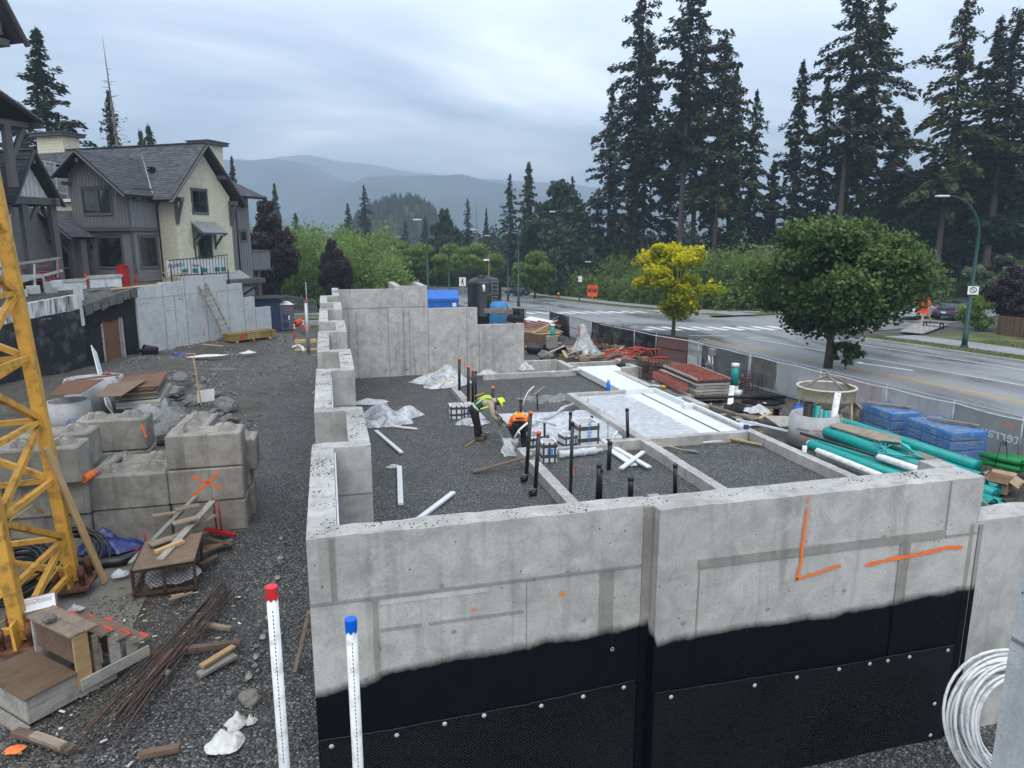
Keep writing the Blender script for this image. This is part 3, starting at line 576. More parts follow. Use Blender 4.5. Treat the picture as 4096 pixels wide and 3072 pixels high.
# form seams and strips on the front wall
seam_h(fw1,-.33,3.27,3.0,YL,.03,.014,'concrete_seam');seam_v(fw1,-.09,3.0,3.69,YL,.05,.012,'seam_tar');seam_v(fw1,.31,-.3,2.985,YL,.05,.016,'seam_tar');
for x in(1.93,):seam_v(fw1,x,1.2,2.98,YL,.012,.004,'seam_tar')
seam_v(fw1,.82,2.35,2.9,YL,.07,.005,'concrete');seam_h(fw1,.36,1.9,2.62,YL,.04,.004,'concrete_seam');seam_h(fw1,.36,1.5,2.93,YL,.05,.005,'concrete_top')
seam_v(fw1,2.86,1.9,2.97,YL,.17,.008,'seam_tar');seam_v(fw1,3.33,-.3,3.69,YL,.10,.02,'seam_tar')
seam_h(fw2,3.9,7.3,3.0,YR,.11,.012,'seam_tar');seam_v(fw2,6.72,-.3,2.94,YR,.15,.016,'seam_tar');seam_v(fw2,7.31,2.98,3.69,YR,.022,.010,'seam_tar');seam_v(fw2,3.92,1.5,2.95,YR,.02,.006,'seam_tar');seam_h(fw2,7.32,7.80,2.96,YR,.03,.009,'seam_tar')
for x,z in((.33,2.42),(1.12,2.50),(2.6,2.42),(2.95,2.0),(4.85,2.32),(5.9,2.42),(3.75,2.3),(5.5,3.05),(6.4,3.06),(1.0,3.04),(2.4,3.02)):
    y=YL if x<3.4 else YR;m=MB();m.lathe([(.026,0),(.026,.006),(.014,.007),(.012,.001)],12,(x,y-.003,z),True,Matrix.Rotation(R(90),3,'X'));m.build('tie_cone','concrete_seam',fw1 if x<3.4 else fw2)
m=MB();m.bx(7.70,7.76,YR-.004,YR-.001,-.3,3.08);m.bx(7.86,7.92,YR+.012,YR+.027,-.3,3.05);m.build('corner_strip','seam_tar',fw2)
# dimpled black membrane sheets with nail washers
def membrane(x0,x1,y,ztops,par):
    n=int((x1-x0)/.05);rows=30;z0=-.35
    def f(u,v):
        x=lerp(x0,x1,u);zt_=np.interp(x,[q[0]for q in ztops],[q[1]for q in ztops]);z=lerp(z0,zt_,v)
        return(x,y-.012-.010*N1(x*1.1,z*1.3,2)-.006*N1(x*4,z*4,1)-(.02 if v==1 else 0)*abs(N1(x*8,0)),z)
    m=MB();m.grid(f,n,rows);o=m.build('dimple_membrane','dimple',par)
    m=MB();m.tube([f(i/n,1)for i in range(n+1)],.007,5);m.build('membrane_edge','membrane',o)
    return o
def dimple():
    t=NT('dimple');v=t.co('pos',(1,1,1));s=t.sep(v)
    gx=t.math('SINE',t.math('MULTIPLY',s[0],150));gz_=t.math('SINE',t.math('MULTIPLY',s[2],150));h=t.math('MULTIPLY',gx,gz_)
    c=t.mix(t.ramp(h,[(.1,0.),(.9,1.)]),(.003,.0034,.005),(.017,.018,.022));c=t.mix(t.ramp(t.noise(v,.7,5,.6),[(.45,0.),(.7,.5)]),c,(.015,.016,.019))
    t.col(c).set(.5,0,.18);t.bump(h,.7,.008)
dimple()
me1=membrane(-.32,3.26,YL-.002,[(-.33,1.46),(.5,1.45),(1.9,1.48),(3.3,1.56)],fw1);me2=membrane(3.42,7.66,YR-.018,[(3.4,1.47),(4.65,1.45),(6.0,1.42),(7.7,1.43)],fw2)
wd=MB();wd.lathe([(.001,.012),(.010,.011),(.014,.006),(.026,.004),(.027,0)],12,(0,0,0),True,Matrix.Rotation(R(90),3,'X'));wdd=wd.data('washer','washer')
for x,z in((-.2,1.38),(.48,1.38),(1.0,1.42),(1.44,1.44),(2.1,1.44),(2.6,1.47),(3.1,1.50)):link('washer',wdd,me1,(x,YL-.03-6.8,z))
for x,z in((3.62,1.40),(4.72,1.36),(5.3,1.37),(5.9,1.38),(6.35,1.38),(6.62,1.38),(6.95,1.38),(7.55,1.38),(7.45,.62),(7.45,.15)):link('washer',wdd,me2,(x,YR-.05-6.8,z))
# spray-painted orange marks
def stroke(pts,w,par,y,name='paint_mark',mat='orange_paint'):
    m=MB();v=[]
    n=40;S=sample([Vector((a,0,b))for a,b in pts],n)
    for i,p in enumerate(S):
        d=(S[min(i+1,n)]-S[max(i-1,0)]).normalized();s=Vector((-d.z,0,d.x));ww=w*(1+.35*N1(i*.35,w*100)+.12*random.uniform(-1,1))/2*min(1,.45+i*.25,.45+(n-i)*.25)
        v+=[(p.x+s.x*ww,y-.022,p.z+s.z*ww),(p.x-s.x*ww,y-.022,p.z-s.z*ww)]
    m.add(v,[(2*i,2*i+1,2*i+3,2*i+2)for i in range(n)]);return m.build(name,mat,par)
stroke([(5.26,3.55),(5.25,3.30),(5.235,3.02),(5.24,2.9),(5.22,2.72),(5.19,2.64)],.034,fw2,YR);stroke([(5.27,3.69),(5.265,3.60)],.018,fw2,YR);stroke([(5.19,2.66),(5.45,2.70),(5.65,2.74),(5.80,2.77)],.034,fw2,YR)
stroke([(6.15,2.72),(6.5,2.76),(6.85,2.77),(7.2,2.80),(7.4,2.82),(7.60,2.79)],.048,fw2,YR);stroke([(1.33,2.72),(1.36,2.735)],.03,fw1,YL)
stroke([(2.30,2.78),(2.36,2.79)],.04,fw1,YL)
crumbs('concrete_crumbs',fnd,[(-.32,7.8,6.85,7.1,lambda x,y:ZW-.006)]+[((XO0 if k=='o' else XI0 if k=='i' else XO0)+.01,(XO1 if k=='o' else XI1)-.01,a,b,lambda x,y:ztop(x,y)-.006)for k,a,b in runs[:12]],9000,'gravel_chip',.005,.020)
# grade beams inside
def beam(x0,x1,y0,y1,z=.30):m=MB();rough_wall(m,x0,x1,y0,y1,-.3,lambda x,y:z,jit=.010);return m.build('grade_beam','concrete',fnd)
bA=beam(5.40,5.70,9.0,20.3);beam(9.45,9.75,8.0,18.3);bB=beam(9.45,9.75,18.302,20.15,.31);beam(8.5,13.35,20.152,20.42,.305);beam(9.45,9.75,20.43,27.25);beam(9.455,13.38,27.252,27.5,.295);beam(13.40,13.70,7.5,24.2);beam(13.80,14.1,24.0,28.0);beam(13.38,13.70,27.9,31.6);beam(13.68,14.4,31.4,31.66,.5);beam(14.41,14.7,31.4,34.2,.45);beam(11.7,14.4,33.95,34.2,.36);beam(7.0,11.65,32.5,32.75,.25);beam(9.6,11.4,34.6,34.85,.45);beam(11.40,11.68,32.76,34.85,.40)
beam(5.71,8.5,20.25,20.42,.2);beam(5.05,5.35,24.5,30.5,.2)
stroke([(6.6,.25),(6.6,.05)],.05,bB,18.3,mat='red_orange')
# pier end of a nearer wall at the right edge of the picture
m=MB();pr_=thing('concrete_pier','pale concrete wall end cut by the right edge of the picture','wall',(4.6,3.5,0));rough_wall(m,4.60,5.6,1.5,3.56,-.3,lambda x,y:4.9);pw=m.build('wall','concrete_pale',pr_)
mm=MB();mm.bx(4.594,4.599,1.5,3.55,3.80,3.83);mm.bx(4.61,5.6,3.561,3.566,3.80,3.83);mm.build('form_seam','concrete_dark',pw)
# ---------------------------------------------------------------- text as flat print
def text_mesh(s,size,mat,ext=.0015):
    c=bpy.data.curves.new('t','FONT');c.body=s;c.size=size;c.extrude=ext;c.align_x='CENTER';c.align_y='CENTER';c.resolution_u=2
    o=bpy.data.objects.new('t',c);col.objects.link(o);bpy.context.view_layer.update()
    me=bpy.data.meshes.new_from_object(o.evaluated_get(bpy.context.evaluated_depsgraph_get()));bpy.data.objects.remove(o);bpy.data.curves.remove(c)
    me.materials.clear();me.materials.append(MAT[mat]);return me
def lettering(s,size,mat,loc,rot,parent,sc=(1,1,1),name='lettering'):return link(name,text_mesh(s,size,mat),parent,loc,rot,sc)

# ---------------------------------------------------------------- terrace, retaining wall (frame: a along the wall, b behind it)
P0=Vector((-10.54,44.22,0));RZ=math.atan2(.841,.541)
def HL(a,b,z=0):return Vector((P0.x+.541*a-.841*b,P0.y+.841*a+.541*b,z))
rw=thing('retaining_wall','tall pale concrete retaining wall stepping down behind the wooden ladder','wall',P0,RZ)
segs=[(0,2.0,3.98),(2.0,3.75,4.10),(3.75,5.5,4.36),(5.52,7.52,4.30),(7.52,9.07,3.67),(9.07,10.25,2.67),(10.25,11.95,1.84)]
for i,(a,b,z)in enumerate(segs):
    m=MB();rough_wall(m,a,b-.002,.0+.003*(i%2),.3,-.6,lambda x,y,z=z:z,jit=.008);o=m.build('wall_panel','concrete_pale',rw,True)
    def sv(a_,z0,z1,w=.022):mm=MB();mm.bx(a_-w/2,a_+w/2,-.012,.0,z0,z1);mm.build('form_seam','concrete_seam',o,True)
    sv(a+.02,-.3,z-.02)
    if z>3:
        mm=MB();mm.bx(a,b-.01,-.010,.001,3.265,3.285);mm.build('form_seam','concrete_seam',o,True)
        if i in(1,3):sv((a+b)/2,-.3,3.26,.016)
mm=MB()
for _ in range(70):a,z=random.uniform(0,9),random.choice((.6,1.5,2.4,3.0))+random.uniform(-.08,.08);mm.cyl((a,-.012,z),(a,.01,z),.022,6)
tag(mm.build('tie_hole','text_black',rw,True),kind='stuff')
mm=MB();mm.bx(5.1,5.16,-.02,-.014,.55,.95);mm.build('paint_mark','orange_paint',rw,True)
ter=thing('podium_roof','flat grey roofing felt podium deck beside the grey townhouse','roof deck',P0,RZ)
m=MB();m.bx(-14,-3.6,.31,14,3.55,3.88);m.bx(-3.598,12,1.62,14,3.56,3.882);m.bx(-.05,12,.31,1.618,3.56,3.881);m.build('deck','roofing_felt',ter,True)
m=MB();m.prism([(-3.58,-.22,3.24),(-.15,-.22,3.95),(-.1,1.5,3.97),(-3.58,1.6,3.95)],(0,0,-.1));o=m.build('deck','roofing_felt',ter,True);o['label']='felt turned down over the door bay'
for k in range(7):
    a=-3.5+k*.5;m=MB();zs_=3.24+.207*(a+3.58);m.prism([(a,-.235,zs_),(a+.47,-.235,zs_+.097),(a+.47,-.245,zs_-.35-.15*random.random()),(a+.02,-.245,zs_-.42-.2*random.random())],(0,.01,0));m.build('felt_flap','roofing_felt',ter,True)
bwl=thing('membrane_wall','black dimple membrane basement wall with streaked white concrete top and plywood door','wall',P0,RZ)
m=MB();m.bx(-3.55,-2.35,.05,.30,-.6,3.1);m.bx(-.95,-.02,.05,.30,-.6,3.6);m.bx(-2.35,-.95,.05,.30,2.3,3.3);m.build('wall_panel','membrane',bwl,True)
m=MB();m.grid(lambda u,v:(-3.5+3.4*u,-.02-.03*abs(N1(u*40,v*3)),lerp(2.05+.25*N1(u*9,0)+.5*u,2.9+.7*u,v)),60,8);m.build('torn_fabric','black_fabric',bwl,True)
m=MB();m.bx(-2.30,-1.25,.10,.14,-.3,2.3);d_=m.build('plywood_door','plywood_brown',bwl,True)
m=MB();m.bx(-2.3,-1.25,.09,.10,1.05,1.09);m.build('seam_batten','dark_wood',d_,True)
for a in(-2.36,-1.20,-1.05):m=MB();m.bx(a-.05,a+.05,.02,.15,-.3,2.4);m.build('door_post','grey_wood',d_,True)
m=MB();rough_wall(m,-12.5,-3.6,-.12,.30,-.6,lambda x,y:3.45+.085*(x+8),jit=.01);tw=m.build('wall_panel','streaked',bwl,True)if 'streaked' in MAT else None
if tw is None:
    t=NT('streaked');v=t.co('obj',(3.0,3.0,.35));n=t.noise(v,1.6,6,.65);s=t.sep(t.co('obj'))
    c=t.ramp(n,[(.36,(.03,.028,.026)),(.44,(.30,.29,.27)),(.55,(.62,.63,.64)),(.75,(.52,.52,.51))]);t.col(c).set(.8)
    tw=m.build('wall_panel','streaked',bwl,True)
for k,(a0,a1)in enumerate(((-12.4,-9.6),(-9.58,-6.6),(-6.58,-3.62))):
    def f(u,v):a=lerp(a0,a1,u);return(a,-.15-.02*N1(a*2,v*4,k)-.02*N1(a*7,v*9,k),lerp(-.6,2.72+.085*(a+8)+.06*N1(a*2,k),v))
    m=MB();m.grid(f,40,30);o=m.build('dimple_membrane','membrane_dusty' if 'membrane_dusty' in MAT else 'membrane',bwl,True)
    m=MB();m.tube([f(i/20,1)for i in range(21)],.014,5);m.build('membrane_edge','steel',o,True)
    for i in range(9):m=MB();q=f(random.random(),.97);m.box((q[0],q[1]-.015,q[2]-.06),(.05,.012,.035));m.build('nail_plate','washer',o,True)
m=MB();m.bx(-3.72,-3.52,-.16,-.02,2.2,4.3);m.bx(-3.6,-3.45,-.2,.3,3.5,4.28);m.build('end_post','concrete_pale',bwl,True)
# parapet walls on the podium
pp=thing('parapet','low white faced parapet with grey coping in front of the grey house','parapet',HL(0,1.8),RZ)
m=MB();m.bx(-1.15,.9,0,.12,3.88,4.42);m.bx(-3.0,-1.15,.35,.45,3.88,4.30);m.build('panel','white_trim',pp,True);m=MB();m.bx(-1.2,.95,-.05,.2,4.44,4.62);m.bx(-3.0,-1.2,.3,.5,4.32,4.48);m.build('coping','concrete_top',pp,True);m=MB();m.bx(-1.17,.92,-.012,.13,4.421,4.439);m.bx(-.2,-.185,-.008,.001,3.9,4.42);m.build('joint','black_metal',pp,True)
p2=thing('parapet','taller bare concrete parapet with black back beside the porch rails','parapet',HL(-5,1.5),RZ)
m=MB();m.bx(.2,1.7,1.2,1.4,3.88,4.55);m.build('panel','black_fabric',p2,True);m=MB();m.bx(.1,1.78,1.15,1.45,4.552,4.80);m.bx(1.701,1.8,1.15,1.45,3.88,4.55);m.build('coping','concrete_pale',p2,True);m=MB();m.bx(.9,1.3,-.3,.1,3.88,4.45);m.build('block','concrete_top',p2,True)
# loose things on the podium
def plank(name,label,p,q,w,h,mat,cat='plank',group=None,up=(0,0,1),tw=0):
    p,q=Vector(p),Vector(q);c=(p+q)/2;d=q-p;L=d.length;m=MB();m.box((0,0,0),(L,w,h),ch=min(w,h)*.06)
    o=m.build(name,mat);X=d.normalized();U=Vector(up);Y=U.cross(X).normalized();Z=X.cross(Y)
    if tw:rt=Matrix.Rotation(tw,3,X);Y=rt@Y;Z=rt@Z
    o.matrix_world=Matrix(((X.x,Y.x,Z.x,c.x),(X.y,Y.y,Z.y,c.y),(X.z,Y.z,Z.z,c.z),(0,0,0,1)));return tag(o,label,cat,group)
plank('plank','long yellow plank lying along the podium edge',HL(-1.2,.25,3.95),HL(2.6,.2,4.02),.10,.05,'lumber');plank('plank','short yellow plank lying at an angle on grey felt',HL(-1.6,-.05,3.95),HL(.4,-.02,3.95),.09,.05,'lumber');plank('plank','second long plank half under the other on the felt',HL(-2.4,.55,3.93),HL(1.2,.42,3.93),.10,.04,'old_wood');plank('plank','thin plank propped on the rebar above the pale retaining wall',HL(2.6,.35,4.66),HL(5.2,.35,4.50),.09,.05,'lumber')
rb=thing('red_cabinet','tall red steel cabinet standing open on the podium','cabinet',HL(1.25,2.0,3.9),RZ+.2)
m=MB();m.bx(-.28,.28,-.2,.2,0,1.18);m.build('body','red_paint',rb,True);m=MB();m.bx(-.32,.32,-.25,.22,1.182,1.23);m.build('lid','red_paint',rb,True);m=MB();m.bx(.285,.30,-.19,.12,.05,1.05);m.build('door','red_paint',rb,True)
for k,(a,b)in enumerate(((-.95,2.4),(1.85,1.7))):
    t_=thing('delineator_post',['red safety post with white bands in front of the paper strip','red tripod stand beside the red cabinet'][k],'post',HL(a,b,3.9),RZ);m=MB();m.lathe([(.12,0),(.11,.08),(.09,.09),(.075,.55),(.075,.72),(.04,.80),(.04,.88)],12)if k==0 else[m.bar((.18*math.cos(q),.18*math.sin(q),0),(0,0,.7),.03)for q in(0,2.1,4.2)];m.build('body','red_orange',t_,True)
    m=MB();m.lathe([(.079,.5),(.079,.58)],12)if k==0 else m.bar((0,0,.65),(.1,0,.95),.03);m.build('band','sign_white' if k==0 else 'black_metal',t_,True)
for k,a in enumerate((2.2,2.5,3.0,3.35,3.7)):m=MB();h=(.55,.8,.6,.5,.65)[k];m.tube([HL(a,.15,3.9),HL(a+.03,.16,3.9+h)],.012,6);tag(m.build('rebar_stub','rust'),'bare rebar stub sticking up from the retaining wall top','rebar','rebar stubs on the retaining wall')
for k,(a,z0,z1)in enumerate(((5.5,4.36,4.9),(2.95,4.1,4.95),(7.9,3.7,4.6))):m=MB();m.tube([HL(a,.1,z0-.3),HL(a,.1,z1)],.045,8);tag(m.build('steel_post','black_metal'),['short black post in the wall top above the ladder','black post beside the bare rebar stubs','black post in front of the low metal awning'][k],'post')
# timber guard rails and orange netting on the left of the podium
gr=thing('guard_rail','weathered timber guard rail with red netting on the podium corner','guard rail',HL(-5.5,.3,3.6),RZ)
def L5(px,py,b=.6):
    P=HL(0,b);r=ray(px,py);D_=Vector((.541,.841));det=r[0]*(-D_.y)+D_.x*r[1];t=(P.x*(-D_.y)+D_.x*P.y)/det;return Vector((r[0]*t,r[1]*t,CZ+r[2]*t))
zb_=lambda a,b:(a/3.95,960+b/3.95)
for(x0,y0,x1,y1)in((230,385,950,285),(285,670,985,480),(-40,735,230,700)):m=MB();m.bar(L5(*zb_(x0,y0)),L5(*zb_(x1,y1)),.05,.12);m.build('rail','grey_wood',gr)
for x,y0,y1 in((545,380,740),(905,280,600),(320,690,830),(20,480,840)):m=MB();m.bar(L5(*zb_(x,y0)),L5(*zb_(x+8,y1)),.07,.07);m.build('post','old_wood' if x==905 else 'galv',gr)
for(x0,y0,x1,y1)in((545,470,930,500),(545,500,930,590),(545,520,930,520),(560,410,780,380),(930,330,940,590),(560,640,860,600)):
    m=MB();p,q=L5(*zb_(x0,y0),.7),L5(*zb_(x1,y1),.7);m.tube([p.lerp(q,i/8)+Vector((0,0,-.06*math.sin(i/8*3.14)+.02*N1(i,x0)))for i in range(9)],.018,5);m.build('netting_band','red_tape',gr)
for k,(x,y,w,h)in enumerate(((905,690,.5,.34),(530,790,.55,.4),(360,840,.3,.35))):p=L5(*zb_(x,y+40),.5);m=MB();m.box((p.x,p.y,p.z+h*.35),(w,.3,h),rz=RZ,ch=.02);tag(m.build('concrete_block','concrete_top' if k else 'concrete_pale'),['grey cube block by the red netting on the podium','grey pedestal block wrapped in white tape on the podium','pale small block at the podium edge behind the yellow mast'][k],'block')
p=L5(*zb_(640,800),.8);m=MB();m.lathe([(.10,0),(.10,.5),(.13,.5),(.13,.62),(.01,.64)],12,p);tag(m.build('vent_pipe','black_pipe'),'short black capped pipe beside the taped pedestal block','pipe')

# ---------------------------------------------------------------- townhouses
def shingle_slope(name,parent,p00,p10,p01,p11,exp=.17,tab=.32,mat='roof_shingle',thick=.022):
    """p00-p10 eave edge, p01-p11 ridge edge; courses of tabs with a lip"""
    p00,p10,p01,p11=map(Vector,(p00,p10,p01,p11));n=(p10-p00).cross(p01-p00).normalized()
    if n.z<0:n=-n
    H=((p01-p00).length+(p11-p10).length)/2;rows=max(2,int(H/exp));m=MB()
    for j in range(rows):
        a0,a1=p00.lerp(p01,j/rows),p10.lerp(p11,j/rows);b0,b1=p00.lerp(p01,(j+1.15)/rows),p10.lerp(p11,(j+1.15)/rows);L=(a1-a0).length;k=max(1,int(L/tab));o_=.5*(j%2)/k
        for i in range(k+1):
            t0,t1=max(0,(i-.5*(j%2))/k),min(1,(i+1-.5*(j%2))/k)
            if t1<=t0:continue
            h=thick*(1+.5*random.random());q=[a0.lerp(a1,t0)+n*h,a0.lerp(a1,t1)+n*h,b0.lerp(b1,t1)+n*.004,b0.lerp(b1,t0)+n*.004,a0.lerp(a1,t0),a0.lerp(a1,t1)]
            m.add(q,[(0,1,2,3),(4,5,1,0)])
    o=m.build(name,mat,parent,True);return tag(o,kind='stuff')
def slab(name,parent,q,th,mat):
    q=[Vector(p)for p in q];n=(q[1]-q[0]).cross(q[3]-q[0]).normalized()
    if n.z>0:n=-n
    m=MB();m.prism(q,n*th);return m.build(name,mat,parent,True)
class Face:  # a vertical wall face: 'A' looks to -a at a0 (u runs along b), 'B' looks to -b at b0 (u runs along a)
    def __init__(s,k,c):s.k,s.c=k,c
    def box(s,m,u0,u1,z0,z1,d0,d1):  # d = distance proud of the wall
        if s.k=='A':m.bx(s.c-d1,s.c-d0,u0,u1,z0,z1)
        else:m.bx(u0,u1,s.c-d1,s.c-d0,z0,z1)
        return m
def window(par,f,u0,u1,z0,z1,cols=2,hbar=(.28,),trim='grey_trim',frame='black_metal',glass='window_glass',tw=.13,head=True):
    m=MB();f.box(m,u0-tw,u0,z0-tw,z1+tw,.0,.045);f.box(m,u1,u1+tw,z0-tw,z1+tw,.0,.045);f.box(m,u0,u1,z1,z1+tw,.0,.044);f.box(m,u0,u1,z0-tw,z0,.0,.05);f.box(m,u0-tw-.04,u1+tw+.04,z1+tw,z1+tw+.05,0,.07);w=m.build('window',trim,par,True)
    m=MB();e=.05;f.box(m,u0,u0+e,z0,z1,.0,.03);f.box(m,u1-e,u1,z0,z1,.0,.03);f.box(m,u0+e,u1-e,z0,z0+e,.0,.03);f.box(m,u0+e,u1-e,z1-e,z1,.0,.03)
    for i in range(1,cols):u=lerp(u0,u1,i/cols);f.box(m,u-.03,u+.03,z0+e,z1-e,.0,.028)
    for h in hbar:z=lerp(z0,z1,h);f.box(m,u0+e,u1-e,z-.018,z+.018,.0,.024)
    m.build('frame',frame,w,True)
    for i in range(cols):m=MB();f.box(m,lerp(u0,u1,i/cols)+.03,lerp(u0,u1,(i+1)/cols)-.03,z0+e,z1-e,.004,.012);m.build('pane',glass,w,True)
    m=MB();f.box(m,u0,u1,z0-.012,z0,.03,.055);m.build('sill_flashing','white_trim',w,True);return w
def siding(par,f,u0,u1,z0,z1,holes=(),exp=.17,mat='grey_siding'):
    z=z0
    while z<z1-.02:
        zz=min(z+exp,z1);cuts=[(u0,u1)]
        for(a,b,c,d)in holes:
            if c<zz and d>z:cuts=[q for(p,r)in cuts for q in((p,min(r,a)),(max(p,b),r))if q[1]-q[0]>.05]
        for(a,b)in cuts:
            m=MB()
            if f.k=='A':m.prism([(f.c-.004,a,zz),(f.c-.034,a,z),(f.c-.001,a,z),(f.c-.001,a,zz)],(0,b-a,0))
            else:m.prism([(a,f.c-.004,zz),(a,f.c-.034,z),(a,f.c-.001,z),(a,f.c-.001,zz)],(b-a,0,0))
            m.build('siding_board',mat,par,True)
        z=zz
def battens(par,f,u0,u1,zf0,zf1,step=.26,mat='grey_siding',holes=()):
    u=u0+.1
    while u<u1-.03:
        spans=[(zf0(u),zf1(u))]
        for(a,b,c,d)in holes:
            if a<u<b:spans=[q for(p,r)in spans for q in((p,min(r,c)),(max(p,d),r))if q[1]-q[0]>.05]
        for(p,r)in spans:m=MB();f.box(m,u-.025,u+.025,p,r,.001,.034);m.build('batten',mat,par,True)
        u+=step
hs=thing('townhouse','dark grey and beige shingled townhouse with steep gables above the retaining wall','house',P0,RZ)
# grey wing
m=MB();m.bx(3.75,9,3.65,8.3,3.5,7.2);w1=m.build('wall','grey_siding',hs,True)
m=MB();m.bx(3.6,9,3.5,8.1,7.2,9.6);m.prism([(3.6,3.5,9.6),(3.6,8.1,9.6),(3.6,8.1,10.75),(3.6,6.48,11.85)],(4.4,0,0));w2=m.build('wall','grey_siding',hs,True)
FA1,FB1,FA2,FB2=Face('A',3.75),Face('B',3.65),Face('A',3.6),Face('B',3.5)
window(w1,FA1,4.55,6.4,4.88,6.68,2,(.22,.78));window(w1,FB1,4.3,5.55,4.88,6.70,2,(.30,.72));window(w2,FA2,4.87,5.78,8.17,9.65,1,(.28,));window(w2,FA2,6.02,7.05,8.17,9.65,1,(.28,));window(w2,FB2,4.15,5.4,9.0,9.55,2,(),glass='curtain')
siding(w1,FA1,3.65,8.3,4.0,7.1,[(4.4,6.55,4.72,6.85),(7.0,8.3,3,6.6)]);siding(w1,FB1,3.75,5.85,4.0,7.1,[(4.15,5.7,4.72,6.88)])
gt=lambda b:9.6+(b-3.5)*.755 if b<6.48 else 11.85-(b-6.48)*.68
battens(w2,FA2,3.5,8.1,lambda u:7.36,lambda u:gt(u)-.05,holes=[(4.7,7.25,8.0,9.85)]);battens(w2,FB2,3.6,5.85,lambda u:7.36,lambda u:9.58,holes=[(4.0,5.55,8.85,9.75)])
for(a0,a1,b0,b1,z0,z1)in((3.55,3.6,3.44,8.1,7.1,7.35),(3.601,5.85,3.44,3.5,7.1,7.35),(3.69,3.75,3.59,3.72,3.9,7.1),(3.751,3.85,3.59,3.65,3.9,7.1),(3.55,3.6,3.45,3.56,7.351,9.55)):m=MB();m.bx(a0,a1,b0,b1,z0,z1);m.build('trim_board','grey_trim',hs,True)
m=MB();m.bx(3.70,3.742,7.55,8.12,4.1,6.3);pr2=m.build('house_wrap','foam_white',hs,True)
lettering('tyvek'[::-1][:0]or 'fyvjk',.5,'text_navy',(3.69,7.84,4.95),(R(90),R(-90),R(-90)),pr2);m=MB()
for z in(5.55,6.05):m.bx(3.688,3.699,7.62,7.98,z,z+.05)
for b in(7.62,7.93):m.bx(3.687,3.699,b,b+.05,5.6,6.05)
m.build('red_tape_frame','red_tape',pr2,True)
m=MB();m.bx(3.70,3.75,6.9,7.02,6.0,6.25);m.build('wall_lamp','black_metal',hs,True)
# roofs: grey wing
rg=slab('roof',hs,[(2.95,3.05,9.28),(8.2,3.05,9.28),(8.2,6.48,11.92),(2.95,6.48,11.92)],.14,'soffit');shingle_slope('roof_shingles',rg,(2.95,3.0,9.25),(8.2,3.0,9.25),(2.95,6.48,11.93),(8.2,6.48,11.93))
slab('roof',hs,[(2.95,8.6,10.48),(8.2,8.6,10.48),(8.2,6.48,11.92),(2.95,6.48,11.92)],.14,'soffit')
for(b0,z0,b1,z1)in((3.0,9.20,6.48,11.90),(8.65,10.42,6.48,11.90)):m=MB();m.bar((2.92,b0,z0-.09),(2.92,b1,z1-.09),.06,.26,up=(1,0,0));m.v=m.v;m.build('barge_board','grey_trim',rg,True)
m=MB();m.bx(2.95,5.3,2.96,3.08,9.10,9.24);m.build('gutter','black_metal',rg,True)
m=MB();m.bx(2.92,3.6,6.38,6.58,11.2,11.45);m.bx(2.92,3.6,3.6,3.78,9.2,9.42);m.bx(2.92,3.6,7.85,8.03,9.9,10.12);m.build('purlin_end','grey_trim',rg,True)
# beige wing
m=MB();m.bx(5.85,11.0,2.1,12,3.5,9.5);m.prism([(5.85,2.1,9.5),(11.0,2.1,9.5),(8.45,2.1,12.45)],(0,9,0));w3=m.build('wall','beige_shingle',hs,True);FB3,FA3=Face('B',2.1),Face('A',5.85)
win_b=[(7.46,8.72,8.34,9.72),(7.65,8.79,5.45,6.75)]
window(w3,FB3,*win_b[0],2,(.45,.74));window(w3,FB3,*win_b[1],2,(.3,.70))
shm=MB();shm.prism([(0,-.024,0),(1,-.024,0),(1,-.001,0),(0,-.001,0)],(0,0,.01));
sh=[]  # cedar shingles, course by course
z=4.1;row=0
while z<12.3:
    lim0,lim1=(5.85,11.0)if z<9.4 else(5.85+(z-9.3)*.87,11.0-(z-9.3)*.87);u=lim0-.12*(row%2)
    while u<lim1:
        w_=random.uniform(.18,.30);a0,a1=max(u,lim0),min(u+w_-.008,lim1)
        if a1-a0>.04 and not any(h[0]-.16<(a0+a1)/2<h[1]+.16 and h[2]-.16<z+.1<h[3]+.2 for h in win_b):sh.append((a0,a1,z+random.uniform(-.012,.012)))
        u+=w_
    z+=.21;row+=1
sm_=MB();sm_.add([(0,-.026,0),(1,-.026,0),(1,-.006,.22),(0,-.006,.22),(0,0,0),(1,0,0)],[(0,1,2,3),(4,5,1,0),(4,0,3),(5,2,1)]);smd=sm_.data('shingle','beige_shingle')
sh.sort(key=lambda q:q[0]-.2*abs(q[2]-7));rest=MB()
for i,(a0,a1,z)in enumerate(sh):
    if i<290:link('shingle',smd,w3,(a0,2.1,z),(0,0,0),(a1-a0,1,1))
    else:rest.add([(a0,2.074,z),(a1,2.074,z),(a1,2.094,z+.22),(a0,2.094,z+.22),(a0,2.1,z),(a1,2.1,z)],[(0,1,2,3),(4,5,1,0),(4,0,3),(5,2,1)])
tag(rest.build('shingles','beige_shingle',w3,True),kind='stuff')
rest=MB();z=4.1
while z<9.4:
    b=2.1
    while b<3.5:w_=random.uniform(.18,.3);rest.add([(5.824,b,z),(5.824,b+w_-.01,z),(5.844,b+w_-.01,z+.22),(5.844,b,z+.22),(5.85,b,z),(5.85,b+w_-.01,z)],[(0,3,2,1),(4,0,1,5),(4,3,0),(5,1,2)]);b+=w_
    z+=.21
tag(rest.build('shingles','beige_shingle',w3,True),kind='stuff')
rm=slab('roof',hs,[(5.0,1.5,9.05),(5.0,26,9.05),(8.45,26,12.75),(8.45,1.5,12.75)],.16,'soffit');shingle_slope('roof_shingles',rm,(4.95,26,9.02),(4.95,1.48,9.02),(8.45,26,12.77),(8.45,1.48,12.77),tab=.36)
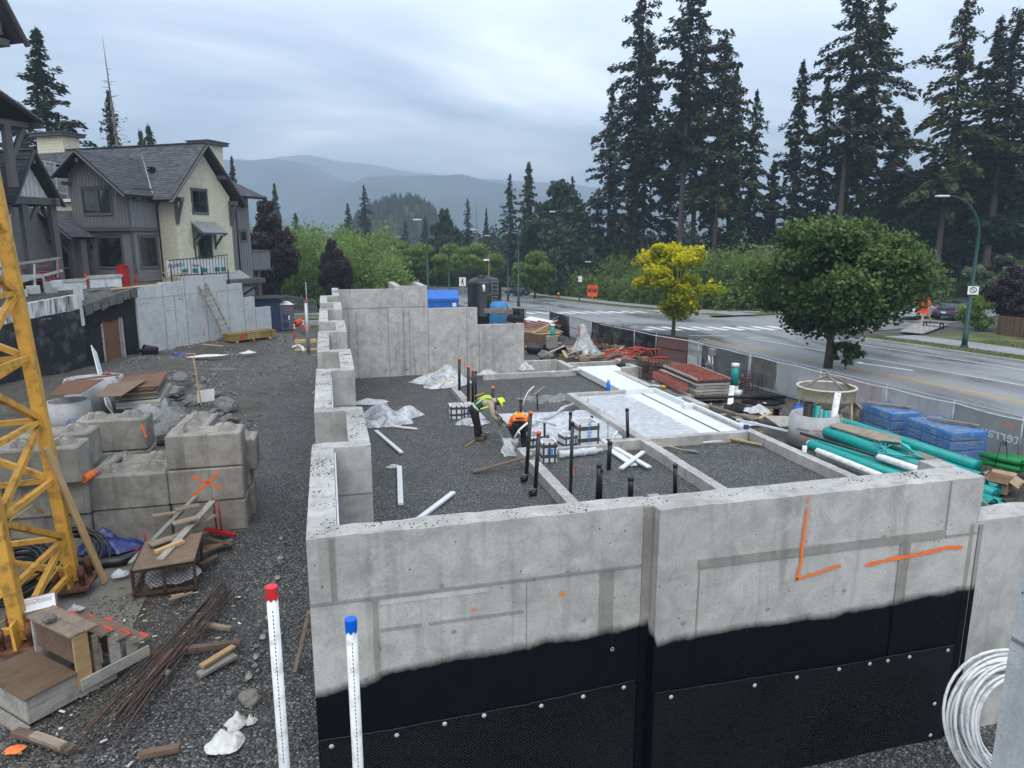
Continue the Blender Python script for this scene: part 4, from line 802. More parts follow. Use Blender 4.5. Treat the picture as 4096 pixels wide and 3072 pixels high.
slab('roof',hs,[(11.9,1.5,9.05),(11.9,26,9.05),(8.45,26,12.75),(8.45,1.5,12.75)],.16,'soffit')
for(a0,z0,a1,z1)in((4.9,8.95,8.45,12.72),(12.0,8.95,8.45,12.72)):m=MB();m.bar((a0,1.46,z0-.10),(a1,1.46,z1-.10),.07,.28,up=(0,1,0));m.build('barge_board','grey_trim',rm,True)
m=MB();m.bar((8.45,1.45,12.83),(8.45,26,12.83),.3,.03);m.build('ridge_cap','roof_shingle',rm,True)
m=MB();m.bar((7.9,6.3,12.16),(5.1,3.0,9.22),.10,.03);m.build('valley_flashing','galv',rm,True)
for a,z in((10.0,10.6),(10.95,8.95),(5.9,8.95)):
    m=MB();m.bx(a-.14,a+.14,1.46,2.1,z,z+.26);
    if z<9.5:m.bx(a-.11,a+.11,1.95,2.08,z-1.4,z);m.bar((a,2.0,z-1.2),(a,1.55,z),.14,.16)
    m.build('bracket','grey_trim',hs,True)
for k,(a,b,z)in enumerate(((7.2,11.0,11.5),(7.2,13.0,11.5),(7.4,17.5,11.6),(7.5,16,11.7),(6.6,4.4,10.9))):m=MB();m.box((a,b,z+.12),(.35,.4,.16),ry=-.4);m.box((a-.06,b,z+.26),(.32,.32,.10),ch=.03);m.build('roof_vent','black_metal',hs,True)
m=MB();m.bx(6.6,6.75,8.6,8.75,10.8,11.7);m.build('vent_stack','black_metal',hs,True)
def chimney(a0,a1,b0,b1,z0,z1):
    m=MB();m.bx(a0,a1,b0,b1,z0,z1);o=m.build('chimney','beige_shingle',hs,True);mm=MB()
    z=z0+.05
    while z<z1-.1:
        for(k,n)in(('A',int((b1-b0)/.25)),('B',int((a1-a0)/.25))):
            for i in range(n):
                if k=='A':q0,q1=lerp(b0,b1,i/n),lerp(b0,b1,(i+1)/n)-.01;mm.add([(a0-.026,q0,z),(a0-.026,q1,z),(a0-.005,q1,z+.21),(a0-.005,q0,z+.21),(a0,q0,z),(a0,q1,z)],[(0,3,2,1),(4,0,1,5)])
                else:q0,q1=lerp(a0,a1,i/n),lerp(a0,a1,(i+1)/n)-.01;mm.add([(q0,b0-.026,z),(q1,b0-.026,z),(q1,b0-.005,z+.21),(q0,b0-.005,z+.21),(q0,b0,z),(q1,b0,z)],[(0,1,2,3),(4,5,1,0)])
        z+=.2
    tag(mm.build('shingles','beige_shingle',o,True),kind='stuff')
    m=MB();m.bx(a0-.3,a1+.3,b0-.3,b1+.3,z1,z1+.2);m.bx(a0-.38,a1+.38,b0-.38,b1+.38,z1+.2,z1+.26);m.build('chimney_cap','grey_trim',o,True)
chimney(10.35,11.8,3.0,4.2,9.6,13.0);chimney(8.3,9.6,13.6,16.1,12.0,13.75)
# metal awning over the lower beige window
def awning(par,a0,a1,b0,b1,z0,z1,n=7):
    m=MB();m.prism([(a0,b0,z0),(a1,b0,z0),(a1,b1,z1),(a0,b1,z1)],(0,0,-.06));o=m.build('awning','galv',par,True)
    for i in range(n+1):a=lerp(a0+.02,a1-.02,i/n);m=MB();m.bar((a,b0,z0+.02),(a,b1,z1+.02),.03,.04);m.build('standing_seam','galv',o,True)
    for a in(a0+.1,a1-.1):m=MB();m.bar((a,b0+.05,z0-.16),(a,b1,z1-.16),.12,.18);m.bar((a,b0+.3,z0-.2),(a,b1,z0-.95),.10,.12);m.bx(a-.06,a+.06,b1-.1,b1,z0-1.1,z1-.2);m.build('awning_bracket','grey_trim',o,True)
    m=MB();m.bx(a0,a1,b0-.06,b0-.002,z0-.14,z0-.02);m.build('fascia','grey_trim',o,True)
awning(hs,7.1,9.3,1.1,2.07,7.05,7.75)
m=MB();m.tube([(6.0,3.3,9.1),(5.75,3.3,8.8),(5.75,3.42,8.6),(5.75,3.42,4.2)],.045,8);m.build('downpipe','black_metal',hs,True)
m=MB();m.tube([(7.1,1.25,6.95),(7.25,1.9,6.7),(7.25,2.02,6.5),(7.25,2.02,4.6),(7.5,1.9,4.3)],.04,8);m.build('downpipe','black_metal',hs,True)
# grey tower and balcony to the right
m=MB();m.bx(11.0,15.4,4.0,10,2.0,9.9);w4=m.build('wall','grey_siding',hs,True);FB4=Face('B',4.0)
window(w4,FB4,14.3,14.85,8.9,9.8,1,());window(w4,FB4,14.28,14.85,6.5,7.15,1,(.5,));battens(w4,FB4,11.1,15.4,lambda u:4.2,lambda u:9.8,.3,holes=[(14.1,15,8.8,9.9),(14.1,15,6.4,7.3)])
rt=slab('roof',hs,[(11.0,3.2,9.75),(16.5,3.2,9.75),(13.4,8,12.6),(11.0,8,12.6)],.14,'soffit');shingle_slope('roof_shingles',rt,(11.0,3.15,9.76),(16.6,3.15,9.76),(11.0,8,12.62),(13.4,8,12.62))
m=MB();m.bx(11.0,16.5,3.1,3.2,9.6,9.76);m.build('gutter','black_metal',rt,True)
m=MB();m.tube([(13.9,3.95,9.6),(13.9,3.95,4.0)],.05,8);m.build('downpipe','black_metal',hs,True)
bal=thing('balcony','grey boxed balcony on posts at the far end of the townhouse','balcony',P0,RZ)
m=MB();m.bx(15.45,17.6,4.0,5.6,4.3,5.65);m.build('box','grey_siding',bal,True);FB5=Face('B',4.0);battens(bal,FB5,15.5,17.6,lambda u:4.45,lambda u:5.55,.22);m=MB();m.bx(15.4,17.68,3.92,5.6,5.652,5.75);m.bx(15.4,17.66,3.94,5.6,4.18,4.298);m.build('rim','grey_trim',bal,True)
m=MB();m.bx(16.2,16.5,4.2,4.5,0,4.18);m.bx(16.9,17.1,4.6,4.8,0,4.18);m.build('post','grey_trim',bal,True);m=MB();m.bar((16.3,4.3,3.3),(15.5,4.3,4.1),.14,.14);m.build('brace','grey_trim',bal,True)
m=MB();m.bx(9.0,11.5,1.9,4.0,.5,3.6);lo=m.build('porch_wall','grey_siding',hs,True);awning(hs,9.0,11.8,.7,2.3,3.45,4.4,8);siding(lo,Face('B',1.9),9.1,11.5,2.2,3.5)
# deck edge with house-wrap board and bars
dk=thing('deck_railing','black bar railing in front of a white house-wrap board','railing',HL(3.2,.4,4.4),RZ)
m=MB();m.bx(.05,5.1,.25,.28,.0,.92);wb=m.build('wrap_board','foam_white',dk,True)
for u in(1.2,2.1,2.9,4.1,4.7):m=MB();m.bx(u,u+.45,.235,.248,.1,.38);m.build('green_label','sign_green',wb,True)
lettering('comfW',.42,'text_black',(.7,.235,.62),(R(90),R(180),0),wb);lettering('comfor',.22,'text_black',(2.4,.235,.55),(R(90),R(180),0),wb)
for i in range(19):u=.05+i*.28;m=MB();m.bx(u-.012,u+.012,0,.025,-.05,.95+.012*i);m.build('bar','black_metal',dk,True)
m=MB();m.bar((0,.012,.95),(5.15,.012,1.18),.05,.05);m.bar((0,.012,.02),(5.15,.012,.02),.04,.04);m.build('rail','black_metal',dk,True)
# entrance porch between the houses
en=thing('entrance_porch','small shingled entrance gable with plank left on its roof','porch',P0,RZ)
r_=slab('roof',en,[(2.0,6.6,6.75),(5.3,6.6,6.75),(5.3,8.9,8.35),(2.0,8.9,8.35)],.12,'soffit');shingle_slope('roof_shingles',r_,(2.0,6.55,6.74),(5.3,6.55,6.74),(2.0,8.9,8.37),(5.3,8.9,8.37),.16,.3);slab('roof',en,[(2.0,10.9,6.9),(5.3,10.9,6.9),(5.3,8.9,8.35),(2.0,8.9,8.35)],.12,'soffit')
for(b0,z0)in((6.55,6.66),(10.95,6.83)):m=MB();m.bar((1.97,b0,z0-.06),(1.97,8.9,8.28),.06,.22,up=(1,0,0));m.build('barge_board','grey_trim',r_,True)
m=MB();m.prism([(2.6,7.2,6.9),(2.6,10.5,6.9),(2.6,8.9,8.0)],(.1,0,0));m.build('gable','beige_shingle',en,True);m=MB();m.bx(2.3,2.6,6.9,10.8,6.55,6.85);m.bx(2.3,2.55,7.0,7.25,3.9,6.55);m.bx(2.3,2.55,10.3,10.55,3.9,6.55);m.bar((2.42,7.2,5.6),(2.42,8.1,6.5),.14,.14);m.build('frame','grey_trim',en,True)
m=MB();m.bx(3.0,3.4,7.0,12,3.9,6.6);m.build('back_wall','grey_siding',en,True);m=MB();m.bx(2.96,3.0,8.2,9.3,3.9,6.3);m.build('door','soffit',en,True)
plank('plank','short plank lying on the shingled entrance gable',HL(4.2,8.1,7.95),HL(4.25,7.55,7.55),.25,.04,'old_wood',up=(.5,-.3,.8))
m=MB();m.bx(5.2,9,8.3,24,3.5,9.3);m.build('wall','beige_shingle',hs,True);siding(hs,Face('A',5.2),8.3,13.5,6.5,9.2,exp=.22,mat='beige_shingle')
window(hs,Face('A',5.18),8.4,9.3,7.6,9.0,1,())
br=thing('balcony_railing','light grey metal railing of an upper balcony below the main roof','railing',P0,RZ)
m=MB();m.bar((5.0,9.9,11.35),(5.0,13.2,11.9),.05);m.bar((5.0,9.9,11.1),(5.0,13.2,11.65),.04);m.bar((5.0,9.9,9.5),(5.0,13.2,10.0),.05);m.build('rail','galv',br,True)
for i in range(5):b=9.9+i*.82;m=MB();m.bx(4.96,5.04,b-.04,b+.04,9.1,11.35+(b-9.9)*.167);m.build('post','galv',br,True)
for i in range(30):b=9.95+i*.108;m=MB();m.bx(4.985,5.015,b-.012,b+.012,9.5+(b-9.9)*.15,11.1+(b-9.9)*.167);m.build('bar','galv',br,True)
m=MB();m.bx(4.9,5.25,9.6,13.4,9.0,9.2);m.build('deck_edge','white_trim',br,True)
# porch gable of the next house
h2=thing('townhouse_porch','grey timber porch with white boarded gable beside the yellow crane mast','house',P0,RZ)
for s_,e_ in((-4.55,8.40),(-1.75,8.40)):
    q=slab('roof',h2,[(s_,2.4,e_),(s_,12,e_),(-3.12,12,11.15),(-3.12,2.4,11.15)],.14,'soffit');
    if s_<-4:shingle_slope('roof_shingles',q,(s_-.03,12,e_-.02),(s_-.03,2.38,e_-.02),(-3.12,12,11.17),(-3.12,2.38,11.17),.2,.34)
    m=MB();m.bar((s_,2.36,e_-.1),(-3.12,2.36,11.06),.07,.26,up=(0,1,0));m.build('barge_board','grey_trim',q,True)
m=MB();m.prism([(-4.15,3.05,8.75),(-2.1,3.05,8.75),(-3.12,3.05,10.7)],(0,.1,0));ga=m.build('gable','white_trim',h2,True);FBg=Face('B',3.05);battens(ga,FBg,-4.1,-2.15,lambda u:8.76,lambda u:10.65-abs(u+3.12)*1.9,.24,'foam_white')
m=MB();m.bx(-4.5,-1.95,2.55,3.0,8.38,8.74);m.bx(-3.2,-3.04,2.4,3.05,10.4,10.65);m.bx(-4.45,-4.2,2.3,3.3,8.36,8.76);m.bx(-2.25,-2.0,2.3,3.3,8.36,8.76);m.build('beam','grey_trim',h2,True)
for a in(-3.75,-2.15):m=MB();m.bx(a-.16,a+.16,2.65,2.95,3.9,8.38);m.bar((a,2.8,6.9),(a+(.75 if a<-3 else .0),2.8+(0 if a<-3 else .7),8.3),.16,.16);m.build('post','grey_trim',h2,True)
m=MB();m.bx(-7.5,-4.0,3.2,10,3.5,9.0);w5=m.build('wall','grey_siding',h2,True);siding(w5,Face('B',3.2),-6.5,-4.0,4.0,8.3,[(-5.4,-4.2,5.2,7.8)],.2);window(w5,Face('B',3.2),-5.0,-4.35,5.35,7.65,1,(.5,),'white_trim','white_trim');m=MB();m.bx(-3.9,2.9,9,9.2,3.5,8.5);w6=m.build('wall','grey_siding',h2,True);window(w6,Face('B',9.0),-1.6,.2,4.9,6.7,2,(.5,))
pr3=thing('porch_railing','dark bar railing at the back of the shaded porch','railing',P0,RZ)
m=MB();m.bar((-3.6,4.2,5.0),(-.3,4.2,5.0),.06);m.bar((-3.6,4.2,4.15),(-.3,4.2,4.15),.05);m.build('rail','grey_trim',pr3,True)
for i in range(24):m=MB();a=-3.5+i*.138;m.bx(a-.012,a+.012,4.19,4.21,4.15,5.0);m.build('bar','black_metal',pr3,True)
# eaves of the tall house at the top left corner
h3=thing('townhouse_eave','dark roof eaves of a taller house cut by the left edge','house',P0,RZ)
q=slab('roof',h3,[(-4.95,-.3,15.55),(-4.95,8,15.55),(-7.4,8,20.3),(-7.4,-.3,20.3)],.16,'soffit');m=MB();m.bar((-4.9,-.34,15.36),(-7.4,-.34,20.2),.07,.3,up=(0,1,0));m.build('barge_board','grey_trim',q,True)
m=MB();m.bx(-9,-5.35,.2,8,15.3,15.6);m.bx(-9,-5.6,.25,.6,15.75,16.3);m.build('beam','grey_trim',h3,True);m=MB();m.bx(-12,-6.2,1.2,9,9,19);m.build('wall','grey_siding',h3,True)
q=slab('roof',h3,[(-4.9,-.5,12.2),(-4.9,7,12.2),(-7.6,7,13.6),(-7.6,-.5,13.6)],.16,'soffit');shingle_slope('roof_shingles',q,(-4.9,7,12.22),(-4.9,-.5,12.22),(-7.6,7,13.62),(-7.6,-.5,13.62));m=MB();m.bar((-4.85,-.54,12.02),(-7.6,-.54,13.45),.07,.36,up=(0,1,0));m.bx(-4.9,-4.82,-.54,7,11.75,12.2);m.build('barge_board','grey_trim',q,True)
m=MB();m.bx(-9,-5.1,.0,.3,11.75,12.0);m.bx(-6.3,-6.0,.0,.3,9.0,11.75);m.bar((-6.1,.15,10.2),(-5.3,.15,11.75),.2,.2);m.build('frame','grey_trim',h3,True)
# ---------------------------------------------------------------- crumpled sheets, heaps, rocks
def crumple(name,label,cat,p,rx,ry,h,mat,seed=0,rz=0,n=26,group=None,folds=5,parent=None,edge=.35):
    """a heaped, folded sheet: polar grid with creases and a ragged rim"""
    m=MB();v=[];c,s=math.cos(rz),math.sin(rz);rings=20
    for j in range(rings+1):
        t=j/rings
        for i in range(n):
            a=2*math.pi*i/n;k=1+edge*N1(math.cos(a)*1.6,math.sin(a)*1.6,seed)+.12*N1(math.cos(a)*6,math.sin(a)*6,seed+3)
            x,y=rx*t*k*math.cos(a),ry*t*k*math.sin(a)
            z=h*max(0,1-t)**.8*(.75+.6*N1(x/rx*1.7,y/ry*1.7,seed+7))+h*.16*abs(N1(x/rx*3.0,y/ry*3.0,seed+9))*(1-t*.75)+.04*abs(math.sin(a*folds+seed+2*N1(t*3,a)))*t*(1.1-t)*h*2+.01
            v.append((x*c-y*s,x*s+y*c,max(.008,z)))
    m.add(v,[(j*n+i,j*n+(i+1)%n,(j+1)*n+(i+1)%n,(j+1)*n+i)for j in range(rings)for i in range(n)],True)
    if parent is not None:m.v=[(q[0]+p[0],q[1]+p[1],q[2]+p[2])for q in m.v];return m.build(name,mat,parent)
    o=m.build(name,mat);o.location=p;return tag(o,label,cat,group)
def rock_mesh(seed,mat='rock',amp=.45,n=14,flat=.75):
    m=MB();m.ball((0,0,0),1,n,n-4);m.v=[tuple(Vector(q)*(1+amp*N1(q[0]*1.1,q[1]*1.1,q[2]*1.1+seed*5)+amp*.35*N1(q[0]*3,q[1]*3,q[2]*3+seed))*1)for q in m.v];m.v=[(a,b,c*flat)for a,b,c in m.v];m.sm=[random.random()<.0 for _ in m.sm];return m.data('rock',mat)
RK=[rock_mesh(i)for i in range(5)];RKS=[rock_mesh(i+9,'mud')for i in range(2)]
def rock(label,p,r,k=0,group=None,data=None,name='rock'):
    o=link(name,data or RK[k%5],None,p,(random.uniform(-.4,.4),random.uniform(-.4,.4),random.uniform(0,6)),(r,r*random.uniform(.75,1.1),r*random.uniform(.7,.95)));return tag(o,label,'rock',group)
# ---------------------------------------------------------------- tower crane mast
ck=thing('tower_crane_mast','yellow lattice tower crane mast with dirt spotted legs at the left edge','crane',(-5.75,12.3,.4))
LG={'fr':(-4.62,13.25),'nr':(-4.75,11.35),'nl':(-6.67,11.40),'fl':(-6.57,13.35)}
for k,(x,y)in LG.items():
    m=MB();m.box((x,y,6.3),(.19,.19,11.4),ch=.012);lg=m.build('leg','crane_yellow',ck)
    m=MB();m.box((x,y,.52),(.62,.62,.06));m.build('base_plate','rust',lg)
    for sx in(-1,1):
        for sy in(-1,1):
            m=MB();m.lathe([(.05,0),(.05,.22),(.062,.22),(.062,.36),(.04,.36),(.04,.42),(.001,.42)],10,(x+sx*.20,y+sy*.20,.5));m.build('anchor_bolt','rust',lg)
    m=MB();m.bx(x-.02,x+.02,y-.28,y+.28,.52,.95);m.build('gusset','crane_yellow',lg)
zs=[.75,1.41,2.48,3.55,4.62,5.69,6.76,7.83,8.9,9.97,11.0]
for a,b in(('fr','nr'),('nr','nl'),('fl','fr'),('nl','fl')):
    A,B=LG[a],LG[b]
    for i,z in enumerate(zs):
        m=MB();m.bar((*A,z),(*B,z),.085,.085);m.build('horizontal_brace','crane_yellow',ck)
        if i+1<len(zs):p,q=(A,B)if i%2 else(B,A);m=MB();m.bar((*p,z),(*q,zs[i+1]),.095,.095);m.build('diagonal_brace','crane_yellow',ck)
ck.rotation_euler[1]=-.055
m=MB();m.tube([(-4.9,13.1,2.0),(-4.9,12.7,2.3),(-5.1,12.3,2.2),(-4.95,12.5,1.9),(-4.75,13.05,1.6),(-4.7,13.0,1.1),(-4.9,12.4,.8),(-5.4,11.8,.6),(-5.8,11.6,.45)],.014,6);tag(m.build('rope','yellow_rope'),'thin yellow rope looped round the crane mast bracing','rope')
plank('plank','long pale prop plank leaning on the crane mast',G(420,2330,.42),AT(185,1790,11.5),.12,.05,'lumber',up=(1,-.5,.2))
# ---------------------------------------------------------------- interlocking concrete blocks
def block_mesh(L=1.5,D=.74,H=.745):
    m=MB();m.box((0,0,H/2),(L,D,H),ch=.032);return m.data('block_body','concrete_block')
def stud_mesh():
    m=MB()
    for k in range(4):
        a=math.pi/4+k*math.pi/2;c,s=math.cos(a),math.sin(a);r=lambda x,y,z:(x*c-y*s,x*s+y*c,z)
        m.add([r(.02,-.09,0),r(.26,-.11,0),r(.26,.11,0),r(.02,.09,0),r(.05,-.03,.14),r(.18,-.05,.11),r(.18,.05,.11),r(.05,.03,.14)],[(4,5,6,7),(0,1,5,4),(1,2,6,5),(2,3,7,6),(3,0,4,7)])
    return m.data('stud','concrete_block')
BLK,STD=block_mesh(),stud_mesh()
def lego(label,x,y,z,rz=0,paint=None):
    t=thing('concrete_block',label,'block',(x,y,z),rz+random.uniform(-.025,.025),'stacked interlocking concrete blocks');link('body',BLK,t)
    for sx in(-.38,.38):link('stud',STD,t,(sx,0,.745))
    for pts,w in(paint or()):
        m=MB();n=24;S=sample([Vector((a,0,b))for a,b in pts],n);v=[]
        for i,p in enumerate(S):
            d=(S[min(i+1,n)]-S[max(i-1,0)]).normalized();ww=w/2*(1+.4*N1(i*.5,w*50));v+=[(p.x-d.z*ww,-.374,p.z+d.x*ww),(p.x+d.z*ww,-.374,p.z-d.x*ww)]
        m.add(v,[(2*i,2*i+1,2*i+3,2*i+2)for i in range(n)]);m.build('paint_mark','orange_paint',t,True)
    return t
F=15.97
lego('clean grey block on top of the right stack',-2.70,F,1.83);lego('grey block sprayed with a big orange cross',-2.72,F-.01,1.07,0,[([(-.27,.60),(.30,.28)],.05),([(.26,.65),(-.02,.38),(-.32,.15)],.06)]);lego('lowest block of the right stack behind the boards',-2.70,F+.02,.31)
lego('wide grey block in the middle row left of the orange cross',-4.22,F-.03,1.07);lego('lowest block of the middle stack above the blue tarp',-4.22,F,.31)
lego('second row block behind the middle block with studs showing',-4.25,F+.80,1.07);lego('bottom row block behind the middle stack',-4.25,F+.79,.31)
lego('grey block on top at the left behind the crane leg',-5.70,F-.38,1.83);lego('dirty block streaked with orange behind the crane leg',-5.80,F+.72,1.83,0,[([(-.65,.62),(-.25,.52)],.04),([(-.6,.48),(-.2,.38)],.04),([(-.66,.33),(-.2,.20)],.045),([(-.4,.16),(0,.1)],.04)])
lego('middle row block left of the prop plank',-5.68,F-.12,1.07);lego('lowest left block behind the black hose coil',-5.72,F-.05,.31);lego('middle row block behind the yellow mast',-7.22,F-.1,1.07);lego('lowest block behind the yellow mast at the edge',-7.24,F-.08,.31)
lego('block with orange slash on its end in the back row',-4.98,F+1.9,1.80,0,[([(.66,.62),(.73,.30)],.05)]);lego('lower block under the back row block',-4.95,F+1.9,1.04);lego('bottom block under the back row blocks',-4.95,F+1.92,.29)
lego('mossy block at the back right pointing away from the crane',-3.2,F+1.75,1.62,R(88),[([(-.3,.1),(-.2,.1)],.05)]);lego('block under the mossy back right block',-3.2,F+1.75,.86,R(90));lego('rear block of the right stack in the middle row',-2.66,F+.80,1.07);lego('rear block of the right stack in the bottom row',-2.62,F+.82,.31);lego('low rear block beside the gravel strip',-2.5,F+.8,1.83-.76*.5)
m=MB();m.cyl((-4.95,15.35,1.86),(-4.55,16.9,1.9),.08,10);o=tag(m.build('concrete_cylinder','concrete_block'),'thin concrete test cylinder with an orange end between the blocks','cylinder');m=MB();m.cyl((-4.953,15.34,1.86),(-4.86,15.7,1.869),.083,10);m.build('orange_end','orange_paint',o)
# ---------------------------------------------------------------- manhole barrels, plywood, slabs
def barrel(label,x,y,z,r,h,lip=True):
    t=thing('manhole_barrel',label,'concrete pipe',(x,y,z),0,'concrete manhole barrels');m=MB();th=.12
    m.lathe([(r-th,0),(r,0),(r,h-.10),(r-.05,h-.09),(r-.05,h),(r-th,h),(r-th,.02)],32);m.build('barrel','concrete_pipe',t,True);return t
b1=barrel('pale manhole barrel with a blue stamp beside the yellow mast',-8.48,25.7,.35,.66,1.05);lettering('SA',.26,'text_blue',(.28,-.62,.38),(R(90),0,R(23)),b1);m=MB();m.lathe([(.16,-.002),(.18,-.002)],20,(0,0,0),False,Matrix.Rotation(R(90),3,'X'));o=link('stamp_ring',m.data('stamp_ring','text_blue'),b1,(.27,-.63,.38),(0,0,R(23)));lettering('A257',.09,'text_blue',(.28,-.625,.14),(R(90),0,R(23)),b1)
barrel('manhole barrel under the rusty plywood sheet',-8.2,28.3,.3,.66,1.35);barrel('manhole barrel in the middle behind the rusty plywood',-9.2,29.9,.3,.72,1.1);b4=barrel('manhole barrel holding up the plywood stack',-6.2,26.0,.35,.66,.85);lettering('48/30 T1',.13,'text_black',(.42,-.52,.45),(R(90),0,R(40)),b4);lettering('ARMTEC',.11,'text_black',(-.2,-.66,.6),(R(90),0,R(-15)),b4)
c5=thing('manhole_cone','shallow concrete manhole cover slab with a black opening','concrete pipe',(-9.2,31.8,.3));m=MB();m.lathe([(.01,.82),(.42,.82),(.85,.80),(.85,.5),(.62,.5),(.62,0)],32);m.build('slab','concrete_pipe',c5,True);m=MB();m.lathe([(.42,.83),(.42,.86),(.34,.86),(.34,.83)],24,(.1,-.1,0));m.build('rim','black_metal',c5,True);m=MB();m.lathe([(.001,.84),(.34,.84)],24,(.1,-.1,0));m.build('opening','text_black',c5,True);m=MB();m.ball((.3,0,.92),.07);m.build('red_ball','red_orange',c5,True)
def sheet(label,pts,th,mat,cat='plywood',group=None,name='plywood_sheet'):
    m=MB();m.prism(pts,(0,0,-th));return tag(m.build(name,mat),label,cat,group)
sheet('rusty brown plywood sheet lying across two barrels',[(-9.1,27.65,1.72),(-8.75,25.03,1.72),(-7.87,24.99,1.76),(-7.75,27.2,1.80)],.02,'plywood_brown');sheet('narrow rust brown board at the back of the barrels',[(-8.9,28.0,1.70),(-8.85,27.65,1.72),(-7.5,28.2,1.76),(-7.6,28.5,1.76)],.03,'plywood_brown');sheet('broken grey brown plywood piece on the stack corner',[(-7.4,26.4,1.76),(-7.25,24.5,1.72),(-6.5,24.35,1.74),(-6.2,26.5,1.86)],.02,'plywood_top')
for i in range(7):dx,dy=random.uniform(-.06,.06),random.uniform(-.06,.06);sheet('old plywood sheet in the stack on the barrel' if i<6 else 'topmost brown plywood sheet of the stack on the barrel',[(-7.35+dx+.25*(i%2),27.7+dy,1.38+i*.06),(-7.0+dx,25.5+dy,1.38+i*.06),(-5.75+dx,25.7+dy,1.38+i*.06),(-6.0+dx,28.4+dy,1.40+i*.06)],.035,['grey_wood','old_wood','plywood_top','grey_wood','plywood_brown','plywood_top','plywood_brown'][i],'plywood','plywood sheets stacked on the barrel')
for i in range(2):sheet(['lowest thick form panel under the plywood stack','upper thick form panel under the plywood stack'][i],[(-7.2,27.9,1.19+i*.1),(-6.95,25.3,1.19+i*.1),(-5.65,25.5,1.19+i*.1),(-5.85,28.5,1.19+i*.1)],.085,'grey_wood','form panel','thick form panels under the plywood','form_sheet')
plank('plank','whitewashed plank leaning against the black wall by the door',G(440,1640,1.0),AT(375,1395,34),.42,.04,'foam_white',up=(1,-1,.3))
# ---------------------------------------------------------------- rocks, stake, puddle, torn sheets on the dirt
for k,(px,py,z,r)in enumerate(((660,1690,.9,.75),(700,1560,.5,.45),(720,1500,.5,.35),(800,1545,.4,.3),(905,1610,.5,.45),(915,1670,.4,.35),(690,1650,.6,.5),(775,1595,.4,.4),(640,1600,.5,.4),(850,1570,.35,.22))):p=G(px,py,z);rock(['large pale boulder behind the middle blocks','jagged boulder left of the wooden stake','boulder at the foot of the plywood stack','grey rock in the shade right of the plywood','whitish broken rock beside the mossy block','upright white rock at the edge of the gravel strip','boulder lying against the large pale boulder','flat rock just left of the stake foot','boulder tucked under the plywood stack','small rock right of the stake'][k],(p.x,p.y,p.z-.1),r,k)
for i in range(30):a,b=random.uniform(640,930),random.uniform(1500,1680);p=G(a,b,.3);rock('broken stone in the rubble behind the blocks',(p.x,p.y,.35),random.uniform(.06,.16),i,'broken stones in the rubble')
p=G(805,1620,.45);plank('survey_stake','thin wooden survey stake standing in the rubble',p,p+Vector((-.12,0,1.85)),.055,.04,'lumber','stake',up=(0,1,0));p=G(790,1610,.5);sheet('white form board standing in the rubble by the stake',[p,p+Vector((.6,.05,.05)),p+Vector((.62,.1,.5)),p+Vector((.02,.05,.45))],.02,'foam_white','board',None,'white_board')
m=MB();p=G(885,1463,.2);m.lathe([(.001,.0),(.6,.0),(.72,-.03)],24,(p.x,p.y,gz(p.x,p.y)+.06),True,Matrix.Diagonal(Vector((.95,.7,1))));struct('puddle',m,'puddle')
for k,(px,py,rx,ry,h,mat,lab,cat)in enumerate(((722,1420,.42,.25,.2,'tarp_blue','crumpled bright blue tarp at the foot of the pale retaining wall','tarp'),(830,1425,1.1,.22,.12,'cloth_white','long scrap of white sheeting on the gravel','sheeting'),(993,1412,.5,.25,.14,'cloth_white','flat scrap of white sheeting on the open dirt','sheeting'))):crumple('torn_sheet',lab,cat,G(px,py,.25)if k else G(px,py,.35),rx,ry,h,mat,k*3,rz=.2)
for(a,b,c,d,z,lab)in((700,1412,780,1416,.4,'thin board on the gravel bank beside the blue tarp'),(810,1377,890,1384,.45,'thin board lying at the foot of the ladder')):plank('plank',lab,G(a,b,z),G(c,d,z),.1,.04,'lumber')
p,q=HL(-.35,-.55,.5),HL(.25,-.9,.28);m=MB();m.pipe(p,q,.3,.02,18);tag(m.build('culvert_pipe','black_pipe'),'short black culvert pipe at the corner of the pale wall','pipe')
# wooden ladder against the retaining wall
ld=thing('wooden_ladder','rough timber ladder leaning on the pale retaining wall','ladder',HL(6.2,-1.2,.1),RZ)
zf_=lambda a,b:(540+a/3.95,1100+b/3.95)
A0,A1,B0,B1=Vector((5.85,-1.05,.15)),Vector((4.9,-.08,3.75)),Vector((6.6,-1.0,.25)),Vector((5.55,-.08,3.85))
A0,A1,B0,B1=[HL(*q)for q in(A0,A1,B0,B1)]
for p,q in((A0,A1),(B0,B1)):m=MB();m.bar(p,q,.05,.12,up=(HL(1,0)-HL(0,0)));m.build('stile','old_wood',ld)
for i in range(11):t_=.05+i*.088;m=MB();o_=(HL(0,-.07)-HL(0,0));m.bar(A0.lerp(A1,t_)+o_,B0.lerp(B1,t_)+o_,.10,.045,up=(0,0,1));m.build('rung','grey_wood',ld)
